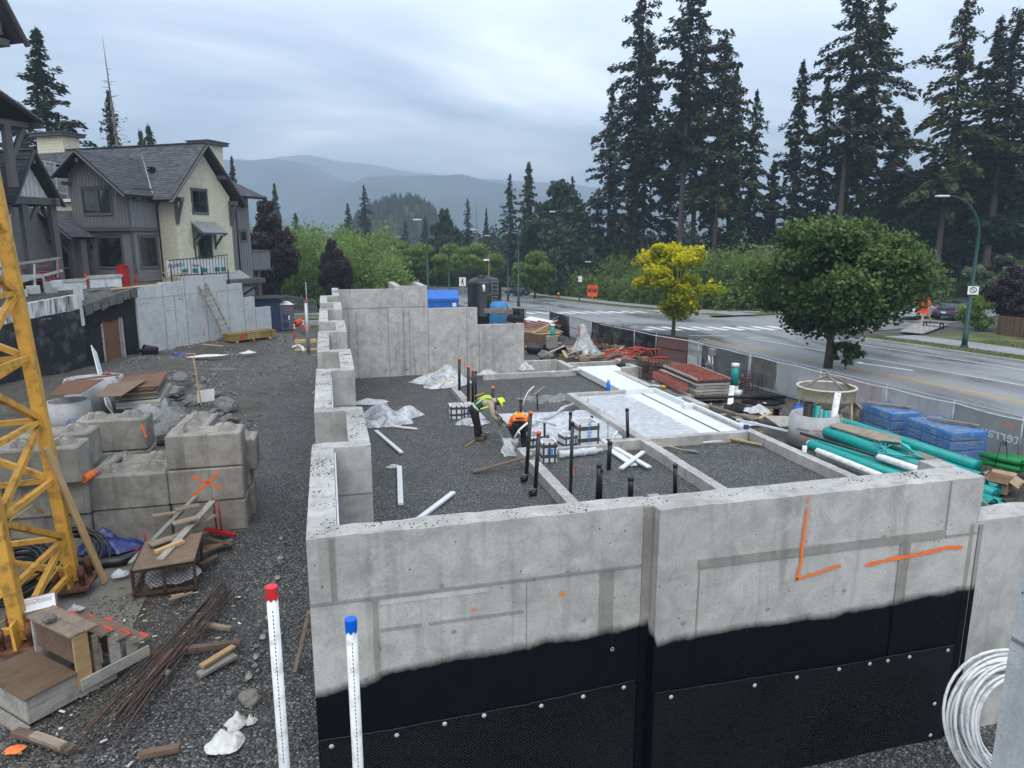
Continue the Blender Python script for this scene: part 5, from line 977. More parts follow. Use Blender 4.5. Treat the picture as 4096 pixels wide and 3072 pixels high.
# lumber stack, shed, toilet, posts
ls=thing('lumber_stack','strapped stack of green treated lumber with a red spray mark','lumber',G(1000,1360,.1),R(38))
zz=.12
for k in range(6):
    for j in range(3):m=MB();m.bx(-1.7,1.7,-.45+.30*j,-.16+.30*j,zz+k*.075,zz+k*.075+.068);m.build('board','green_lumber',ls,True)
for x in(-1.2,.0,1.2):m=MB();m.bx(x-.06,x+.06,-.5,.5,0,.11);m.build('bearer','lumber',ls,True)
for x in(.1,1.3):m=MB();m.bx(x,x+.03,-.465,.46,zz-.005,zz+.46);m.build('strap','black_metal',ls,True)
m=MB();m.bx(-1.0,-.65,-.458,-.452,zz+.06,zz+.40);m.build('red_mark','red_orange',ls,True)
for k in range(5):p,q=G(992,1352-k*4,.6),G(1040,1348-k*5,.6);plank('plank','short sawn board on the treated lumber stack',p+Vector((0,0,.05*k)),q+Vector((0,0,.05*k)),.09,.035,'lumber','plank','short boards on the lumber stack')
sd=thing('site_shed','dark blue site shed with white window behind the wall end','shed',(-5.6,57.0,-.3),R(20))
m=MB();m.bx(-2.2,1.7,-1.1,1.5,0,2.5);m.build('body','shed_blue',sd,True);m=MB();m.bx(-2.4,2.3,-1.4,1.7,2.502,2.6);m.build('roof','soffit',sd,True);m=MB();m.bx(-.7,.5,-1.13,-1.1,1.3,1.95);w_=m.build('window','white_trim',sd,True);m=MB();m.bx(-.62,-.13,-1.14,-1.131,1.36,1.89);m.bx(-.07,.42,-1.14,-1.131,1.36,1.89);m.build('pane','window_glass',w_,True);m=MB();m.bx(1.702,1.74,-.9,.0,.05,2.1);d_=m.build('door','shed_blue',sd,True);m=MB();m.bx(1.741,1.75,-.75,-.2,.3,1.0);m.bx(1.741,1.75,-.75,-.2,1.2,1.9);m.build('door_panel','toilet_grey',d_,True);m=MB();m.tube([(1.8,1.0,2.5),(1.78,.9,2.2),(1.78,.9,.1)],.04,6);m.build('downpipe','toilet_grey',sd,True)
tl=thing('portable_toilet','grey portable toilet with white domed roof and red signs','toilet',(-3.2,57.3,-.28),R(10))
m=MB();m.box((0,0,1.0),(1.05,1.05,1.95),ch=.04);m.build('body','toilet_grey',tl,True);m=MB();m.grid(lambda u,v:(1.14*(u-.5),1.14*(v-.5),1.98+.26*math.sin(u*math.pi)*math.sin(v*math.pi)**.5),10,10);m.build('roof','sign_white',tl,True);m=MB();m.box((.05,-.535,1.0),(.72,.03,1.7),ch=.01);d_=m.build('door','toilet_grey',tl,True)
for z in(.45,1.05):m=MB();m.box((-.1,-.555,z),(.4,.02,.4),ch=.02);m.build('door_panel','shed_blue',d_,True)
m=MB();m.lathe([(.001,0),(.14,0)],16,(.12,-.556,1.58),False,Matrix.Rotation(R(90),3,'X'));m.build('round_sign','red_paint',d_,True);m=MB();m.bx(.05,.2,-.56,-.552,.85,1.15);m.build('label_sign','sign_white',d_,True);m=MB();m.bx(-.56,.56,-.56,.56,-.02,.05);m.build('skid','black_metal',tl,True)
def delineator(p,label):
    t=thing('delineator_post',label,'post',p,0,'red delineator posts on the gravel');m=MB();m.lathe([(.055,.06),(.05,.95),(.035,1.0),(.05,1.06),(.02,1.12),(.001,1.12)],12);m.build('tube','red_orange',t,True);m=MB();m.lathe([(.001,.06),(.2,.06),(.22,.0)],6);m.build('base','black_metal',t,True)
    for z in(.62,.80):m=MB();m.lathe([(.056,z),(.055,z+.11)],12);m.build('band','sign_white',t,True)
delineator(G(1180,1350,-.02),'nearer red delineator post with white bands on the gravel');delineator(G(1215,1331,-.05),'farther red delineator post with white bands on the gravel')
p=G(1180,1300,.1);t_=thing('traffic_barrel','toppled red traffic cone with white band behind the delineators','cone',p,.5);m=MB();m.lathe([(.3,0),(.28,.25),(.2,.6),(.15,.7)],14,(0,0,.1),True,Matrix.Rotation(R(75),3,'Y'));m.build('body','red_orange',t_,True)
p=G(1225,1305,.3);t_=thing('stop_sign','small round red and white paddle sign lying by the posts','sign',p,0);m=MB();m.lathe([(.001,0),(.3,0),(.3,.02)],8,(0,0,0),False,Matrix.Rotation(R(70),3,'X'));m.build('disc','red_paint',t_,True);lettering('STOP',.2,'text_white',(0,-.02,0),(R(70),0,0),t_);m=MB();m.bar((0,0,-.3),(.1,.1,-.9),.04);m.build('handle','lumber',t_,True)
p=G(1235,1415,.0);t_=thing('standpipe','grey concrete filled standpipe with a red rag on top','pipe',p);m=MB();m.tube([p,p+Vector((0,0,3.0))],.10,12);m.build('pipe','galv',t_);m=MB();m.box(p+Vector((0,0,3.05)),(.24,.2,.12),rz=.3,ch=.04);m.build('rag','red_paint',t_)
p=G(1232,1310,.1);m=MB();m.tube([p,p+Vector((.02,0,3.4))],.03,6);tag(m.build('marker_pole','galv'),'thin grey marker pole behind the rag topped standpipe','pole')
wp=thing('white_elbow_pipe','bent white pipe coming out of the gravel by the wall','pipe',G(1190,1405,.05));m=MB();q=G(1170,1390,.1);m.tube([q,q+Vector((.35,-.05,.12)),q+Vector((.6,-.5,.05)),q+Vector((.7,-.9,-.15))],.1,10);m.build('pipe','pvc_white',wp)
fm=thing('timber_form','small new timber formwork crate in the pit beside the zigzag wall','formwork',G(1240,1400,0))
for(dx,dy,dz,lx,ly,lz)in((0,0,.5,1.3,.05,.12),(0,0,.05,1.3,.05,.12),(0,.9,.5,1.3,.05,.12),(-.5,.4,.3,.06,.06,.8),(.5,.45,.5,.08,1.0,.08),(-.15,.45,.5,.08,1.0,.08),(.2,0,.25,.08,.05,.6)):m=MB();p=G(1245,1400,0);m.box((p.x+dx-.3,p.y+dy,p.z+dz),(lx,ly,lz));m.build('board','lumber',fm)
m=MB();p,q=G(1130,1260,.0),G(1270,1290,.0);fp=thing('fence_panel','white mesh fence panel behind the portable toilet','fence',G(1200,1290,.0))
for i in range(24):t0=i/23;a=p.lerp(q,t0);m=MB();m.bx(a.x-.012,a.x+.012,a.y-.01,a.y+.01,-.2,1.8);m.build('wire','galv',fp)
for z in(0,.6,1.2,1.8):m=MB();m.bar(p+Vector((0,0,z)),q+Vector((0,0,z)),.025);m.build('rail','galv',fp)
# ---------------------------------------------------------------- near left: stairs, red box, cage, rebar, pipes
st=thing('timber_stairs','weathered timber site stairs with red painted tread ends','stairs',(-4.02,9.50,.40),R(46))
def pt(name,mat,x0,x1,y0,y1,z0,z1,rx=0):m=MB();m.box(((x0+x1)/2,(y0+y1)/2,(z0+z1)/2),(x1-x0,y1-y0,z1-z0),rx=rx,ch=.004);return m.build(name,mat,st,True)
pt('side_board','grey_wood',.0,.62,.0,.04,.0,.20);pt('side_board','grey_wood',.0,.62,.002,.042,.205,.38);pt('side_board','grey_wood',.62,1.15,.005,.045,-.02,.20);pt('end_board','grey_wood',-.04,-.002,.0,1.15,.0,.38);pt('ground_plank','grey_wood',-.22,-.07,-.12,1.3,.0,.04)
pt('platform_top','plywood_top',-.08,.60,-.06,1.12,.385,.41);pt('back_board','grey_wood',.0,1.5,1.0,1.04,0,.4)
pt('upright','lumber',.60,.80,-.045,-.005,.12,.92);pt('upright','old_wood',.86,.94,-.03,.03,.10,.80);pt('upright','grey_wood',1.08,1.22,-.04,.02,.15,.66);pt('upright','grey_wood',1.32,1.48,-.03,.02,.20,.48);pt('upright','grey_wood',.60,.78,.98,1.02,.1,.92);pt('upright','grey_wood',1.05,1.2,.96,1.0,.1,.6)
pt('stringer','grey_wood',.62,1.62,-.085,-.046,.12,.28);pt('riser','dark_wood',.62,.66,.03,.95,.5,.9);pt('riser','grey_wood',.96,1.0,.03,.95,.3,.62);pt('riser','old_wood',1.25,1.29,.03,.95,.2,.5)
pt('tread','old_wood',.56,.76,-.05,1.05,.925,.96);pt('tread','old_wood',.765,.94,-.06,1.04,.922,.958)
for x0,x1,z in((.95,1.16,.74),(1.17,1.40,.56),(1.41,1.66,.38)):
    tr_=pt('tread','plywood_top',x0,x1,-.06,1.02,z,z+.03);m=MB();m.bx(x1-.05,x1-.002,-.058,.16,z+.031,z+.034);m.bx(x1-.05,x1-.002,.86,1.01,z+.031,z+.034);m.build('red_edge','red_orange',tr_,True)
rock('dark lump of concrete resting on the top step of the stairs',(-3.98,10.35,1.42),.085,1,None,None,'concrete_lump')
rbx=thing('red_notice_box','red wooden box with printed notices on its lid','box',(-4.60,11.62,.40),R(20));m=MB();m.bx(-.21,.21,-.21,.21,0,.62);m.build('box','red_paint',rbx,True);m=MB();m.box((0,-.02,.66),(.52,.50,.03),rx=R(6),ch=.01);m.build('lid','dark_wood',rbx,True);m=MB();m.box((0,-.02,.679),(.46,.40,.004),rx=R(6));nt=m.build('notice','sign_white',rbx,True)
lettering('CAUTION',.055,'text_red',(-.11,.10,.693),(R(6),0,0),nt);lettering('CRANE BASE\nKEEP OFF',.045,'text_red',(-.11,0,.683),(R(6),0,0),nt);lettering('SITE NOTICE\nauthorized\npersons only',.035,'text_black',(.10,.02,.685),(R(6),0,0),nt)
cg=thing('wire_cage_bin','rusty wire mesh bin filled with plastic under a plywood lid','bin',(-3.1,13.4,.42),R(3))
for(x0,y0,x1,y1)in((-.5,-.55,.5,-.55),(-.5,.5,.5,.5),(-.5,-.55,-.5,.5),(.5,-.55,.5,.5)):
    for z in(.03,.47):m=MB();m.bar((x0,y0,z),(x1,y1,z),.05);m.build('frame_rail','rust_dark',cg,True)
for x,y in((-.5,-.55),(.5,-.55),(-.5,.5),(.5,.5),(0,-.55)):m=MB();m.bar((x,y,0),(x,y,.5),.05);m.build('frame_post','rust_dark',cg,True)
m=MB()
for k in range(-8,22):x=-.5+k*.07;
for s in(1,-1):
    for k in range(24):
        x=-.9+k*.08;p,q=(x,.05),(x+s*.4,.45);lo,hi=max(-.5,min(x,x+s*.4)),min(.5,max(x,x+s*.4))
        if hi-lo<.03:continue
        f_=lambda X:.05+(X-x)/(s*.4)*.4;m.bar((lo,-.555,f_(lo)),(hi,-.555,f_(hi)),.008)
tag(m.build('wire_mesh','rust_dark',cg,True),kind='stuff')
m=MB();m.prism([(-.48,-.62,.50),(.52,-.60,.54),(.55,.55,.60),(-.45,.55,.55)],(0,0,.02));m.build('plywood_lid','plywood_top',cg,True);crumple('plastic_fill',None,None,(-3.1,13.4,.47),.45,.48,.35,'poly_dense',4,parent=cg)
dl=[('long grey plank propped across the wire bin lid',(520,2255,.75),(785,1985,1.25),.09,.05,'grey_wood'),('dark board beside the long grey plank on the pile',(640,2240,.98),(850,2005,1.2),.14,.04,'grey_wood'),('short weathered board nailed across the pile top',(700,2040,1.28),(800,2020,1.28),.22,.03,'old_wood'),('grey slat across the middle of the board pile',(690,2095,1.2),(790,2070,1.22),.20,.03,'old_wood'),('slat at the lower end of the board pile',(600,2180,1.05),(690,2150,1.05),.22,.03,'old_wood'),('square yellow timber offcut on the bin lid',(620,2210,1.02),(735,2165,1.05),.10,.07,'lumber'),('board poking out right of the pile',(690,2150,.95),(860,2060,1.0),.14,.03,'old_wood'),('timber below the pile beside the red braces',(610,2065,1.05),(720,2050,1.05),.12,.05,'old_wood'),('dark broken board on the gravel right of the bin',(790,2220,.5),(930,2160,.55),.12,.05,'dark_wood'),('split board under the dark broken board',(820,2190,.5),(935,2170,.5),.10,.05,'dark_wood'),('short dark offcut right of the wire bin',(800,2260,.5),(870,2225,.5),.12,.05,'dark_wood'),('brown offcut beside the red base of the brace',(760,2140,.55),(930,2180,.55),.10,.05,'dark_wood'),('pale broken lath at the foot of the wire bin',(675,2400,.46),(770,2370,.46),.06,.03,'old_wood'),('yellow chip of wood at the bin corner',(685,2385,.46),(735,2375,.46),.05,.02,'lumber')]
for lab,a,b,w,h,mt in dl:plank('plank',lab,G(*a),G(*b),w,h,mt)
for k,(x,y)in enumerate(((868,2035),(888,2045),(590,2120))):
    p=G(x,y+90,.5);t_=thing('red_brace',['left red steel brace standing at the end of the board pile','right red steel brace standing at the end of the board pile','bent red steel brace at the left of the board pile'][k],'brace',p);m=MB();m.tube([p,p+Vector((-.02,0,.75 if k<2 else .4))],.018,6);m.build('rod','red_paint',t_);m=MB();m.bar(p+Vector((-.25,.1,.04)),p+Vector((.3,-.2,.02)),.06);m.build('foot','red_paint',t_)
crumple('tarp','crumpled dark blue tarp at the foot of the blocks','tarp',G(430,2190,.45),.62,.42,.42,'tarp_blue',11,rz=-.3,n=40)
m=MB();m.tube([G(300,2260,.5),G(400,2255,.5),G(480,2245,.5),G(560,2215,.5),G(600,2190,.5)],.10,10);tag(m.build('drain_hose','hose_black'),'thick black corrugated hose under the blue tarp','hose')
def coil(name,label,c,r0,r1,n,th,mat,tilt,cat,turns_h=.3,seed=1,wob=.04):
    t=thing(name,label,cat,c);rd=random.Random(seed);mt=Matrix.Rotation(tilt[2],3,'Z')@Matrix.Rotation(tilt[0],3,'X')@Matrix.Rotation(tilt[1],3,'Y')
    for k in range(n):
        r=lerp(r0,r1,rd.random());ox,oy,oz=rd.uniform(-wob,wob),rd.uniform(-wob,wob),turns_h*(k/n-.5);ph=rd.uniform(0,6);el=rd.uniform(.92,1.05);m=MB()
        m.tube([Vector(c)+mt@Vector((ox+r*math.cos(a)*el,oy+r*math.sin(a),oz+.03*math.sin(2*a+ph)))for a in(2*math.pi*i/36 for i in range(36))],th,6,False,True);m.build('loop',mat,t)
    return t
coil('hose_coil','coil of black hose lying behind the crane mast',(-5.75,13.6,.75),.42,.68,16,.024,'hose_black',(R(20),0,0),'hose',.5,2,.06);coil('hose_coil','smaller coil of black hose between the mast and the prop plank',(-4.85,14.35,.75),.25,.48,12,.022,'hose_black',(R(40),R(25),0),'hose',.35,5,.07)
def rbar(lab,p,q,r=.0085,bend=None,grp=None,mat='rebar'):
    p,q=Vector(p),Vector(q);sd=Vector((random.uniform(-1,1),random.uniform(-1,1),.2))*.03;m=MB();m.tube([p.lerp(q,i/8)+sd*math.sin(i/8*3.14)+(Vector(bend)*max(0,.35-i/8)if bend else Vector())for i in range(9)],r,5);return tag(m.build('rebar',mat),lab,'rebar',grp)
for i in range(24):
    x0=random.gauss(-2.98,.22);x1=random.gauss(-2.05,.13);y0=random.uniform(8.4,9.3);y1=random.uniform(12.2,12.75);zz=.47+.004*i
    rbar('rusty rebar in the loose bundle across the gravel',(x0,y0,zz),(x1,y1,zz+.02),.009,(random.uniform(-.5,.5),0,0)if i%5==0 else None,'rebar bundle on the gravel')
for lab,a,b,w,h,mt in(('old square timber under the rebar bundle',(590,2620,.46),(965,2570,.5),.10,.09,'dark_wood'),('split brown plank leaning on the rebar',(545,2785,.46),(690,2600,.52),.10,.06,'dark_wood'),('pale yellow board on edge right of the rebar',(805,2665,.55),(935,2585,.55),.10,.04,'lumber'),('grey channel board under the pale yellow board',(795,2700,.46),(940,2620,.46),.14,.05,'grey_wood'),('brown timber at the lower end of the rebar',(560,3020,.47),(720,2990,.47),.09,.08,'dark_wood'),('brown timber at the lower left corner',(60,2925,.46),(290,3000,.46),.13,.06,'dark_wood'),('short timber lying on the lower left timber',(130,2940,.53),(255,2985,.53),.11,.06,'old_wood'),('timber under the far end of the rebar',(805,2495,.46),(925,2515,.46),.08,.06,'old_wood'),('grey plank leaning against the corner of the concrete wall',(1180,2680,.4),(1235,2450,1.3),.12,.05,'old_wood')):plank('plank',lab,G(*a),G(*b),w,h,mt)
for k,(top,lab)in enumerate((((1085,2345),'white plastic standpipe wrapped with red tape at the top'),((1403,2475),'white plastic standpipe wrapped with blue tape at the top'))):
    q=AT(*top,5.2);t_=thing('standpipe',lab,'pipe',(q.x,q.y,0));r=.045;m=MB();m.tube([(q.x,q.y,0),(q.x,q.y,q.z-.01)],r,20);pp_=m.build('pipe','pvc_white',t_);m=MB();n=24
    hh=.11;v=[(q.x+(r+.004)*math.cos(a),q.y+(r+.004)*math.sin(a),z)for z in(0,1)for a in(2*math.pi*i/n for i in range(n))]
    v=[(x,y,(q.z if z else q.z-hh*(.8+.3*abs(((i*5)%7)/7-.5)*2)))for i,(x,y,z)in enumerate(v)];m.add(v+[(q.x,q.y,q.z+.004)],[(i,(i+1)%n,n+(i+1)%n,n+i)for i in range(n)]+[(n+i,n+(i+1)%n,2*n)for i in range(n)],False);m.build('tape_cap','red_tape' if k==0 else 'blue_tape',t_)
    m=MB();[m.box((q.x+.001,q.y-r-.0008,q.z-.2-.035*i),(.006,.0015,.02))for i in range(40)];tag(m.build('printed_marking','text_black',pp_),kind='stuff')
for k,(px,py,rx,ry,h)in enumerate(((905,2980,.20,.16,.22),(945,2900,.12,.10,.16),(1005,2890,.06,.06,.1))):crumple('geotextile_scrap',['crumpled white cloth heap on the gravel at the bottom edge','torn white cloth just above the cloth heap','small scrap of white cloth by the red taped pipe'][k],'cloth',G(px,py,.42),rx*1.2,ry*1.2,h*1.2,'cloth_white',k*5+1,n=44,folds=9)
for i in range(34):
    t_=i/33;px=lerp(1125,985,t_)+22*math.sin(i*1.7);py=lerp(2150,2800,t_);p=G(px,py,.42)
    if i%4==0:crumple('geotextile_edge','ragged scrap of geotextile edge showing along the gravel seam','cloth',p+Vector((0,0,-.02)),.04+.04*random.random(),.09,.05,'silt',i,group='geotextile scraps along the gravel seam',n=20)
    else:rock('lump of hardened mud along the gravel seam',p+Vector((0,0,.0)),random.uniform(.018,.045),i,'mud lumps along the gravel seam',RKS[i%2])
p=G(1000,2790,.42);rock('large mud lump beside the ragged gravel seam',p,.14,0,None,RKS[0]);rock('round pebble on the gravel right of the rebar',G(920,2770,.46),.045,1);rock('grey stone resting on the rebar bundle',G(668,2690,.52),.05,2)
crumple('snack_wrapper','crumpled orange and white snack wrapper in the lower left corner','litter',G(60,3000,.44),.12,.08,.06,'orange_paint',3);crumple('plastic_bag','white plastic bag crumpled beside the wire bin','litter',G(480,2300,.45),.18,.14,.16,'poly_dense',8);crumple('plastic_bag','small white bag at the crane foot','litter',G(300,2440,.45),.12,.1,.1,'poly_dense',9)
for i in range(46):
    p=G(random.uniform(420,960),random.uniform(2330,2560),.43)if i<30 else G(random.uniform(50,560),random.uniform(2700,3060),.43)
    m=MB();a=random.uniform(0,3);m.box((p.x,p.y,gz(p.x,p.y)+.075),(random.uniform(.03,.10),random.uniform(.015,.04),.008),rz=a,rx=random.uniform(-.2,.2));tag(m.build('litter_scrap',random.choice(('foam_white','cloth_white','old_wood','lumber','concrete_top'))),'small scrap of litter on the dark gravel','litter','litter scraps on the gravel')
# loose stones over the near gravel
m=MB();shapes=[]
for i in range(26000):
    y=1.5+14*random.random()**1.3;x=random.uniform(-4.4,-.4)if y<13 else random.uniform(-2.6,-.4)
    s=random.uniform(.008,.021);z=gz(x,y)+.045+.05*N1((x+2.5)*1,y,0,1.0)*0
    a=random.uniform(0,6.28);c,d=math.cos(a)*s,math.sin(a)*s;h=s*random.uniform(.5,.9)
    m.v+=[(x+c,y+d,z),(x-d,y+c,z),(x-c,y-d,z),(x+d,y-c,z),(x+c*.2,y+d*.3,z+h)];k=5*i;m.f+=[(k,k+1,k+4),(k+1,k+2,k+4),(k+2,k+3,k+4),(k+3,k,k+4)]
m.sm=[False]*len(m.f)
t=NT('stones');g_=t.n.new('ShaderNodeNewGeometry');t.col(t.ramp(g_.outputs['Random Per Island'],[(0.,(.02,.021,.022)),(.5,(.065,.066,.068)),(.85,(.14,.14,.138)),(1.,(.30,.30,.29))])).set(.55,0,.5)
tag(m.build('loose_gravel','stones'),'loose dark grey gravel stones beside the concrete wall','gravel',None,'stuff')

m=MB();i=0
while i<12000:
    x,y=random.uniform(-10.5,-.6),random.uniform(17,52)
    if N1(x,y,5,.7)+.5*N1(x,y,2,2.0)<random.uniform(-.1,.5):continue
    s=random.uniform(.02,.075)*random.random()**.6+.012;z=gz(x,y)+.0;a=random.uniform(0,6.28);c,d=math.cos(a)*s,math.sin(a)*s;h=s*random.uniform(.5,.9)
    m.v+=[(x+c,y+d,z),(x-d,y+c,z),(x-c,y-d,z),(x+d,y-c,z),(x+c*.2,y+d*.3,z+h)];k=5*i;m.f+=[(k,k+1,k+4),(k+1,k+2,k+4),(k+2,k+3,k+4),(k+3,k,k+4)];i+=1
m.sm=[False]*len(m.f);tag(m.build('loose_rubble','stones'),'loose rubble stones strewn over the dirt yard','rubble',None,'stuff')
# ---------------------------------------------------------------- inside the foundation
z6=lambda a,b:(1200+a/2.011,1400+b/2.011);z7=lambda a,b:(1700+a/2.765,1550+b/2.765);zB=lambda a,b:(2000+a/2.011,1200+b/2.011)
def spipe(label,base,top,r,cap=None,z=.03,boot=False):
    p=G(*base,z);h=HT(*top,p);q=Vector((p.x,p.y,h));tp=AT(*top,FWD(p));q=Vector((tp.x,tp.y,tp.z))
    t=thing('drain_standpipe',label,'pipe',p,0,'black drain standpipes');m=MB();m.tube([p,q],r,12);m.build('pipe','black_pipe',t)
    if cap!='none':d=(q-p).normalized();m=MB();m.tube([q-d*.05,q+d*.02,q+d*.035],[r*1.18,r*1.18,r*.9],12);m.build('cap','orange_cap' if cap=='o' else 'black_pipe',t)
    if boot:m=MB();m.tube([p+Vector((-.12,.05,.02)),p+Vector((-.03,.01,.06)),p+Vector((0,0,.14))],[.09,.085,.075],10);m.build('elbow','black_pipe',t);m=MB();m.tube([p+Vector((0,0,.17)),p+Vector((0,0,.19))],r*1.3,10);m.build('clamp','steel',t)
    return t
spipe('tall orange capped standpipe left of the near grade beam',z7(1118,1030),z7(1167,278),.055,'o',.05,True);spipe('shorter orange capped standpipe leaning by the near grade beam',z7(1215,1190),z7(1260,498),.055,'o',.03,True);spipe('tall thin black standpipe nearest the front wall',z7(1605,1250),z7(1632,395),.045);spipe('tall black standpipe behind the tall thin one',z7(1600,600),z7(1610,282),.052);spipe('grey topped standpipe close to the front wall',z7(1908,1230),z7(1928,862),.055);spipe('thinner standpipe beside the grey topped one',z7(1945,1225),z7(1953,915),.035)
spipe('thick open standpipe with wire and hose near the foam boards',z7(2032,905),z7(2045,610),.065);spipe('thin black standpipe on the white sheet',z7(1322,580),z7(1322,392),.04);spipe('short thick standpipe left of the large foam box',z7(1522,640),z7(1527,528),.06);spipe('short standpipe behind the large foam box',z7(1845,440),z7(1845,325),.045);spipe('stubby standpipe behind the large foam box',z7(1830,440),z7(1828,365),.035)
spipe('black standpipe standing on the cross beam',zB(1030,1150),zB(1022,880),.055,None,.05,True);spipe('short capped standpipe by the right grade beam',zB(1408,1560),zB(1410,1330),.055,None,.0);spipe('short black standpipe near the front wall',zB(1050,1590),zB(1052,1435),.07,None,.0)
spipe('leftmost tall orange capped standpipe at the back',z6(1282,355),z6(1282,70),.06,'o');spipe('second orange capped standpipe at the back',z6(1354,445),z6(1354,135),.06,'o');spipe('third orange capped standpipe at the back',z6(1390,440),z6(1392,165),.055,'o');spipe('plain black standpipe right of the orange capped row',z6(1414,400),z6(1414,178),.04);spipe('orange capped standpipe behind the bending worker',z6(1550,520),z6(1552,300),.06,'o');spipe('thin standpipe just behind the worker in the blue vest',z6(1575,520),z6(1573,420),.03)
spipe('double black standpipe with wire in the middle of the sheet',z6(1778,545),z6(1775,405),.055);spipe('thin standpipe at the back edge of the sheet',z6(1912,480),z6(1908,365),.03)
for k,(b,t_,z)in enumerate((((1778,400),(1776,260),1.0),((2300-1200,0),(0,0),0))):
    if k==0:p=G(*z6(1778,545),.03);q=AT(*z6(1776,265),FWD(p));m=MB();m.tube([Vector((p.x,p.y,0)),q],.006,5);tag(m.build('wire_rod','rust_dark'),'thin wire rod rising from the double standpipe','rod')
p=G(*z7(2020,850),.03);q=AT(*z7(2024,388),FWD(p));m=MB();m.tube([p,q],.009,6);tag(m.build('wire_rod','black_metal'),'thin dark rod beside the thick open standpipe','rod')
def hose(label,pts,r=.022,mat='pvc_white'):m=MB();m.tube(pts,r,8);return tag(m.build('white_hose',mat),label,'hose')
p=G(*z7(2036,900),.03);hose('white hose curving out of the thick open standpipe',[p+Vector((.02,0,.55)),p+Vector((.05,0,.75)),p+Vector((.12,.05,.95)),p+Vector((.25,.05,1.12))]);p=G(*z6(1785,540),.03);hose('white hose curving out of the double standpipe',[p+Vector((.05,0,.45)),p+Vector((.1,0,.7)),p+Vector((.25,.05,.95)),p+Vector((.5,.1,1.15))])
# poly sheet laid on the gravel, with folds
def drape(u,v):
    a,b,c,d=G(*z7(780,300),.1),G(*z7(1960,255),.1),G(*z7(2190,560),.15),G(*z7(1150,600),.1)
    q=(a*(1-u)+b*u)*(1-v)+(d*(1-u)+c*u)*v;x,y=q.x,q.y
    z=.11+.03*N1(x*1.5,y*1.5,2)+.045*abs(N1(x*2.3+y*1.1,y*3.1,5))**.8+.02*abs(N1(x*6,y*5,1))
    return(x+.10*N1(y*2,0,4)*(1 if u in(0,1)else 0),y+.08*N1(x*2,0,9)*(1 if v in(0,1)else 0),z)
m=MB();m.grid(drape,80,60);ps=tag(m.build('poly_sheet','poly_dense'),'large wrinkled white plastic sheet spread over the gravel','sheeting')
m=MB();a,b=G(*z7(1180,410),.2),G(*z7(1640,180),.25);m.tube([a.lerp(b,i/10)+Vector((0,0,.05*math.sin(i)))for i in range(11)],[.05+.02*math.sin(i*2)for i in range(11)],8);m.build('rolled_fold','poly_dense',ps)
# foot of the sheet hanging over the beam, held by the workers
def hang(u,v):
    a,b=G(*z7(700,380),.75),G(*z7(930,600),.25);c,d=G(*z7(720,500),.05),G(*z7(1000,760),.05)
    q=(a*(1-u)+b*u)*(1-v)+(c*(1-u)+d*u)*v;return(q.x+.06*math.sin(u*14+v*2),q.y+.06*math.sin(u*11),max(.03,q.z+.05*N1(u*8,v*5)))
m=MB();m.grid(hang,40,16);m.build('hanging_fold','poly_thin',ps)
m=MB();m.grid(lambda u,v:tuple((lambda q:(q.x+.05*math.sin(v*9+u*7),q.y+.05*math.cos(u*12),max(.03,q.z*(1-v)+.03)))(G(*z7(lerp(860,1020,u),lerp(570,770,v)),.45*(1-v)))),20,20);m.build('hanging_fold','poly_thin',ps)
crumple('corner_fold',None,None,G(*z7(520,390),.03),.65,.45,.25,'poly_thin',21,parent=ps)
# insulated slabs: foam boards in the right hand bays
def board(par,x0,x1,y0,y1,z0,z1,mat='foam_white',name='foam_board'):m=MB();m.box(((x0+x1)/2,(y0+y1)/2,(z0+z1)/2),(x1-x0-.012,y1-y0-.012,z1-z0),ch=.006);return m.build(name,mat,par)
fs=thing('foam_slab','white foam board underlay filling the right hand bay with plastic over its left half','insulation',(11.6,23.8,.1))
for i in range(2):
    for j in range(3):board(fs,11.92+.75*i,11.92+.75*(i+1),20.45+2.27*j,20.45+2.27*(j+1),.05,.19+.002*i)
for j in range(3):board(fs,9.78,11.915,20.45+2.26*j,20.45+2.26*(j+1),.05,.17)
m=MB();m.grid(lambda u,v:(9.78+2.2*u,20.45+6.75*v,.185+.02*abs(N1(u*9,v*22,3))+.016*abs(N1(u*24,v*50,6))),60,120);m.build('plastic_cover','poly_dense',fs)
m=MB();m.bx(12.62,12.70,20.6,27.0,.196,.200);m.build('dashed_tape','tape_grey',fs)
for(x0,x1,y0,y1)in((11.95,13.38,27.05,27.2),(13.25,13.38,24.25,27.05),(13.05,13.55,23.95,24.25),(13.42,13.55,20.6,23.95)):board(fs,x0,x1,y0,y1,.19,.38,'foam_white','edge_strip')
fs2=thing('foam_slab','clean white foam boards in the far bay beside the blue bottle','insulation',(13,30,.1))
for i,(x0,x1,y0,y1)in enumerate(((11.95,13.35,27.7,30.3),(12.0,13.38,30.3,31.9),(12.02,14.1,31.9,33.4))):board(fs2,x0,x1,y0,y1,.05,.27)
m=MB();m.bx(11.9,11.95,27.7,33.0,.05,.32);m.build('edge_strip','foam_white',fs2)
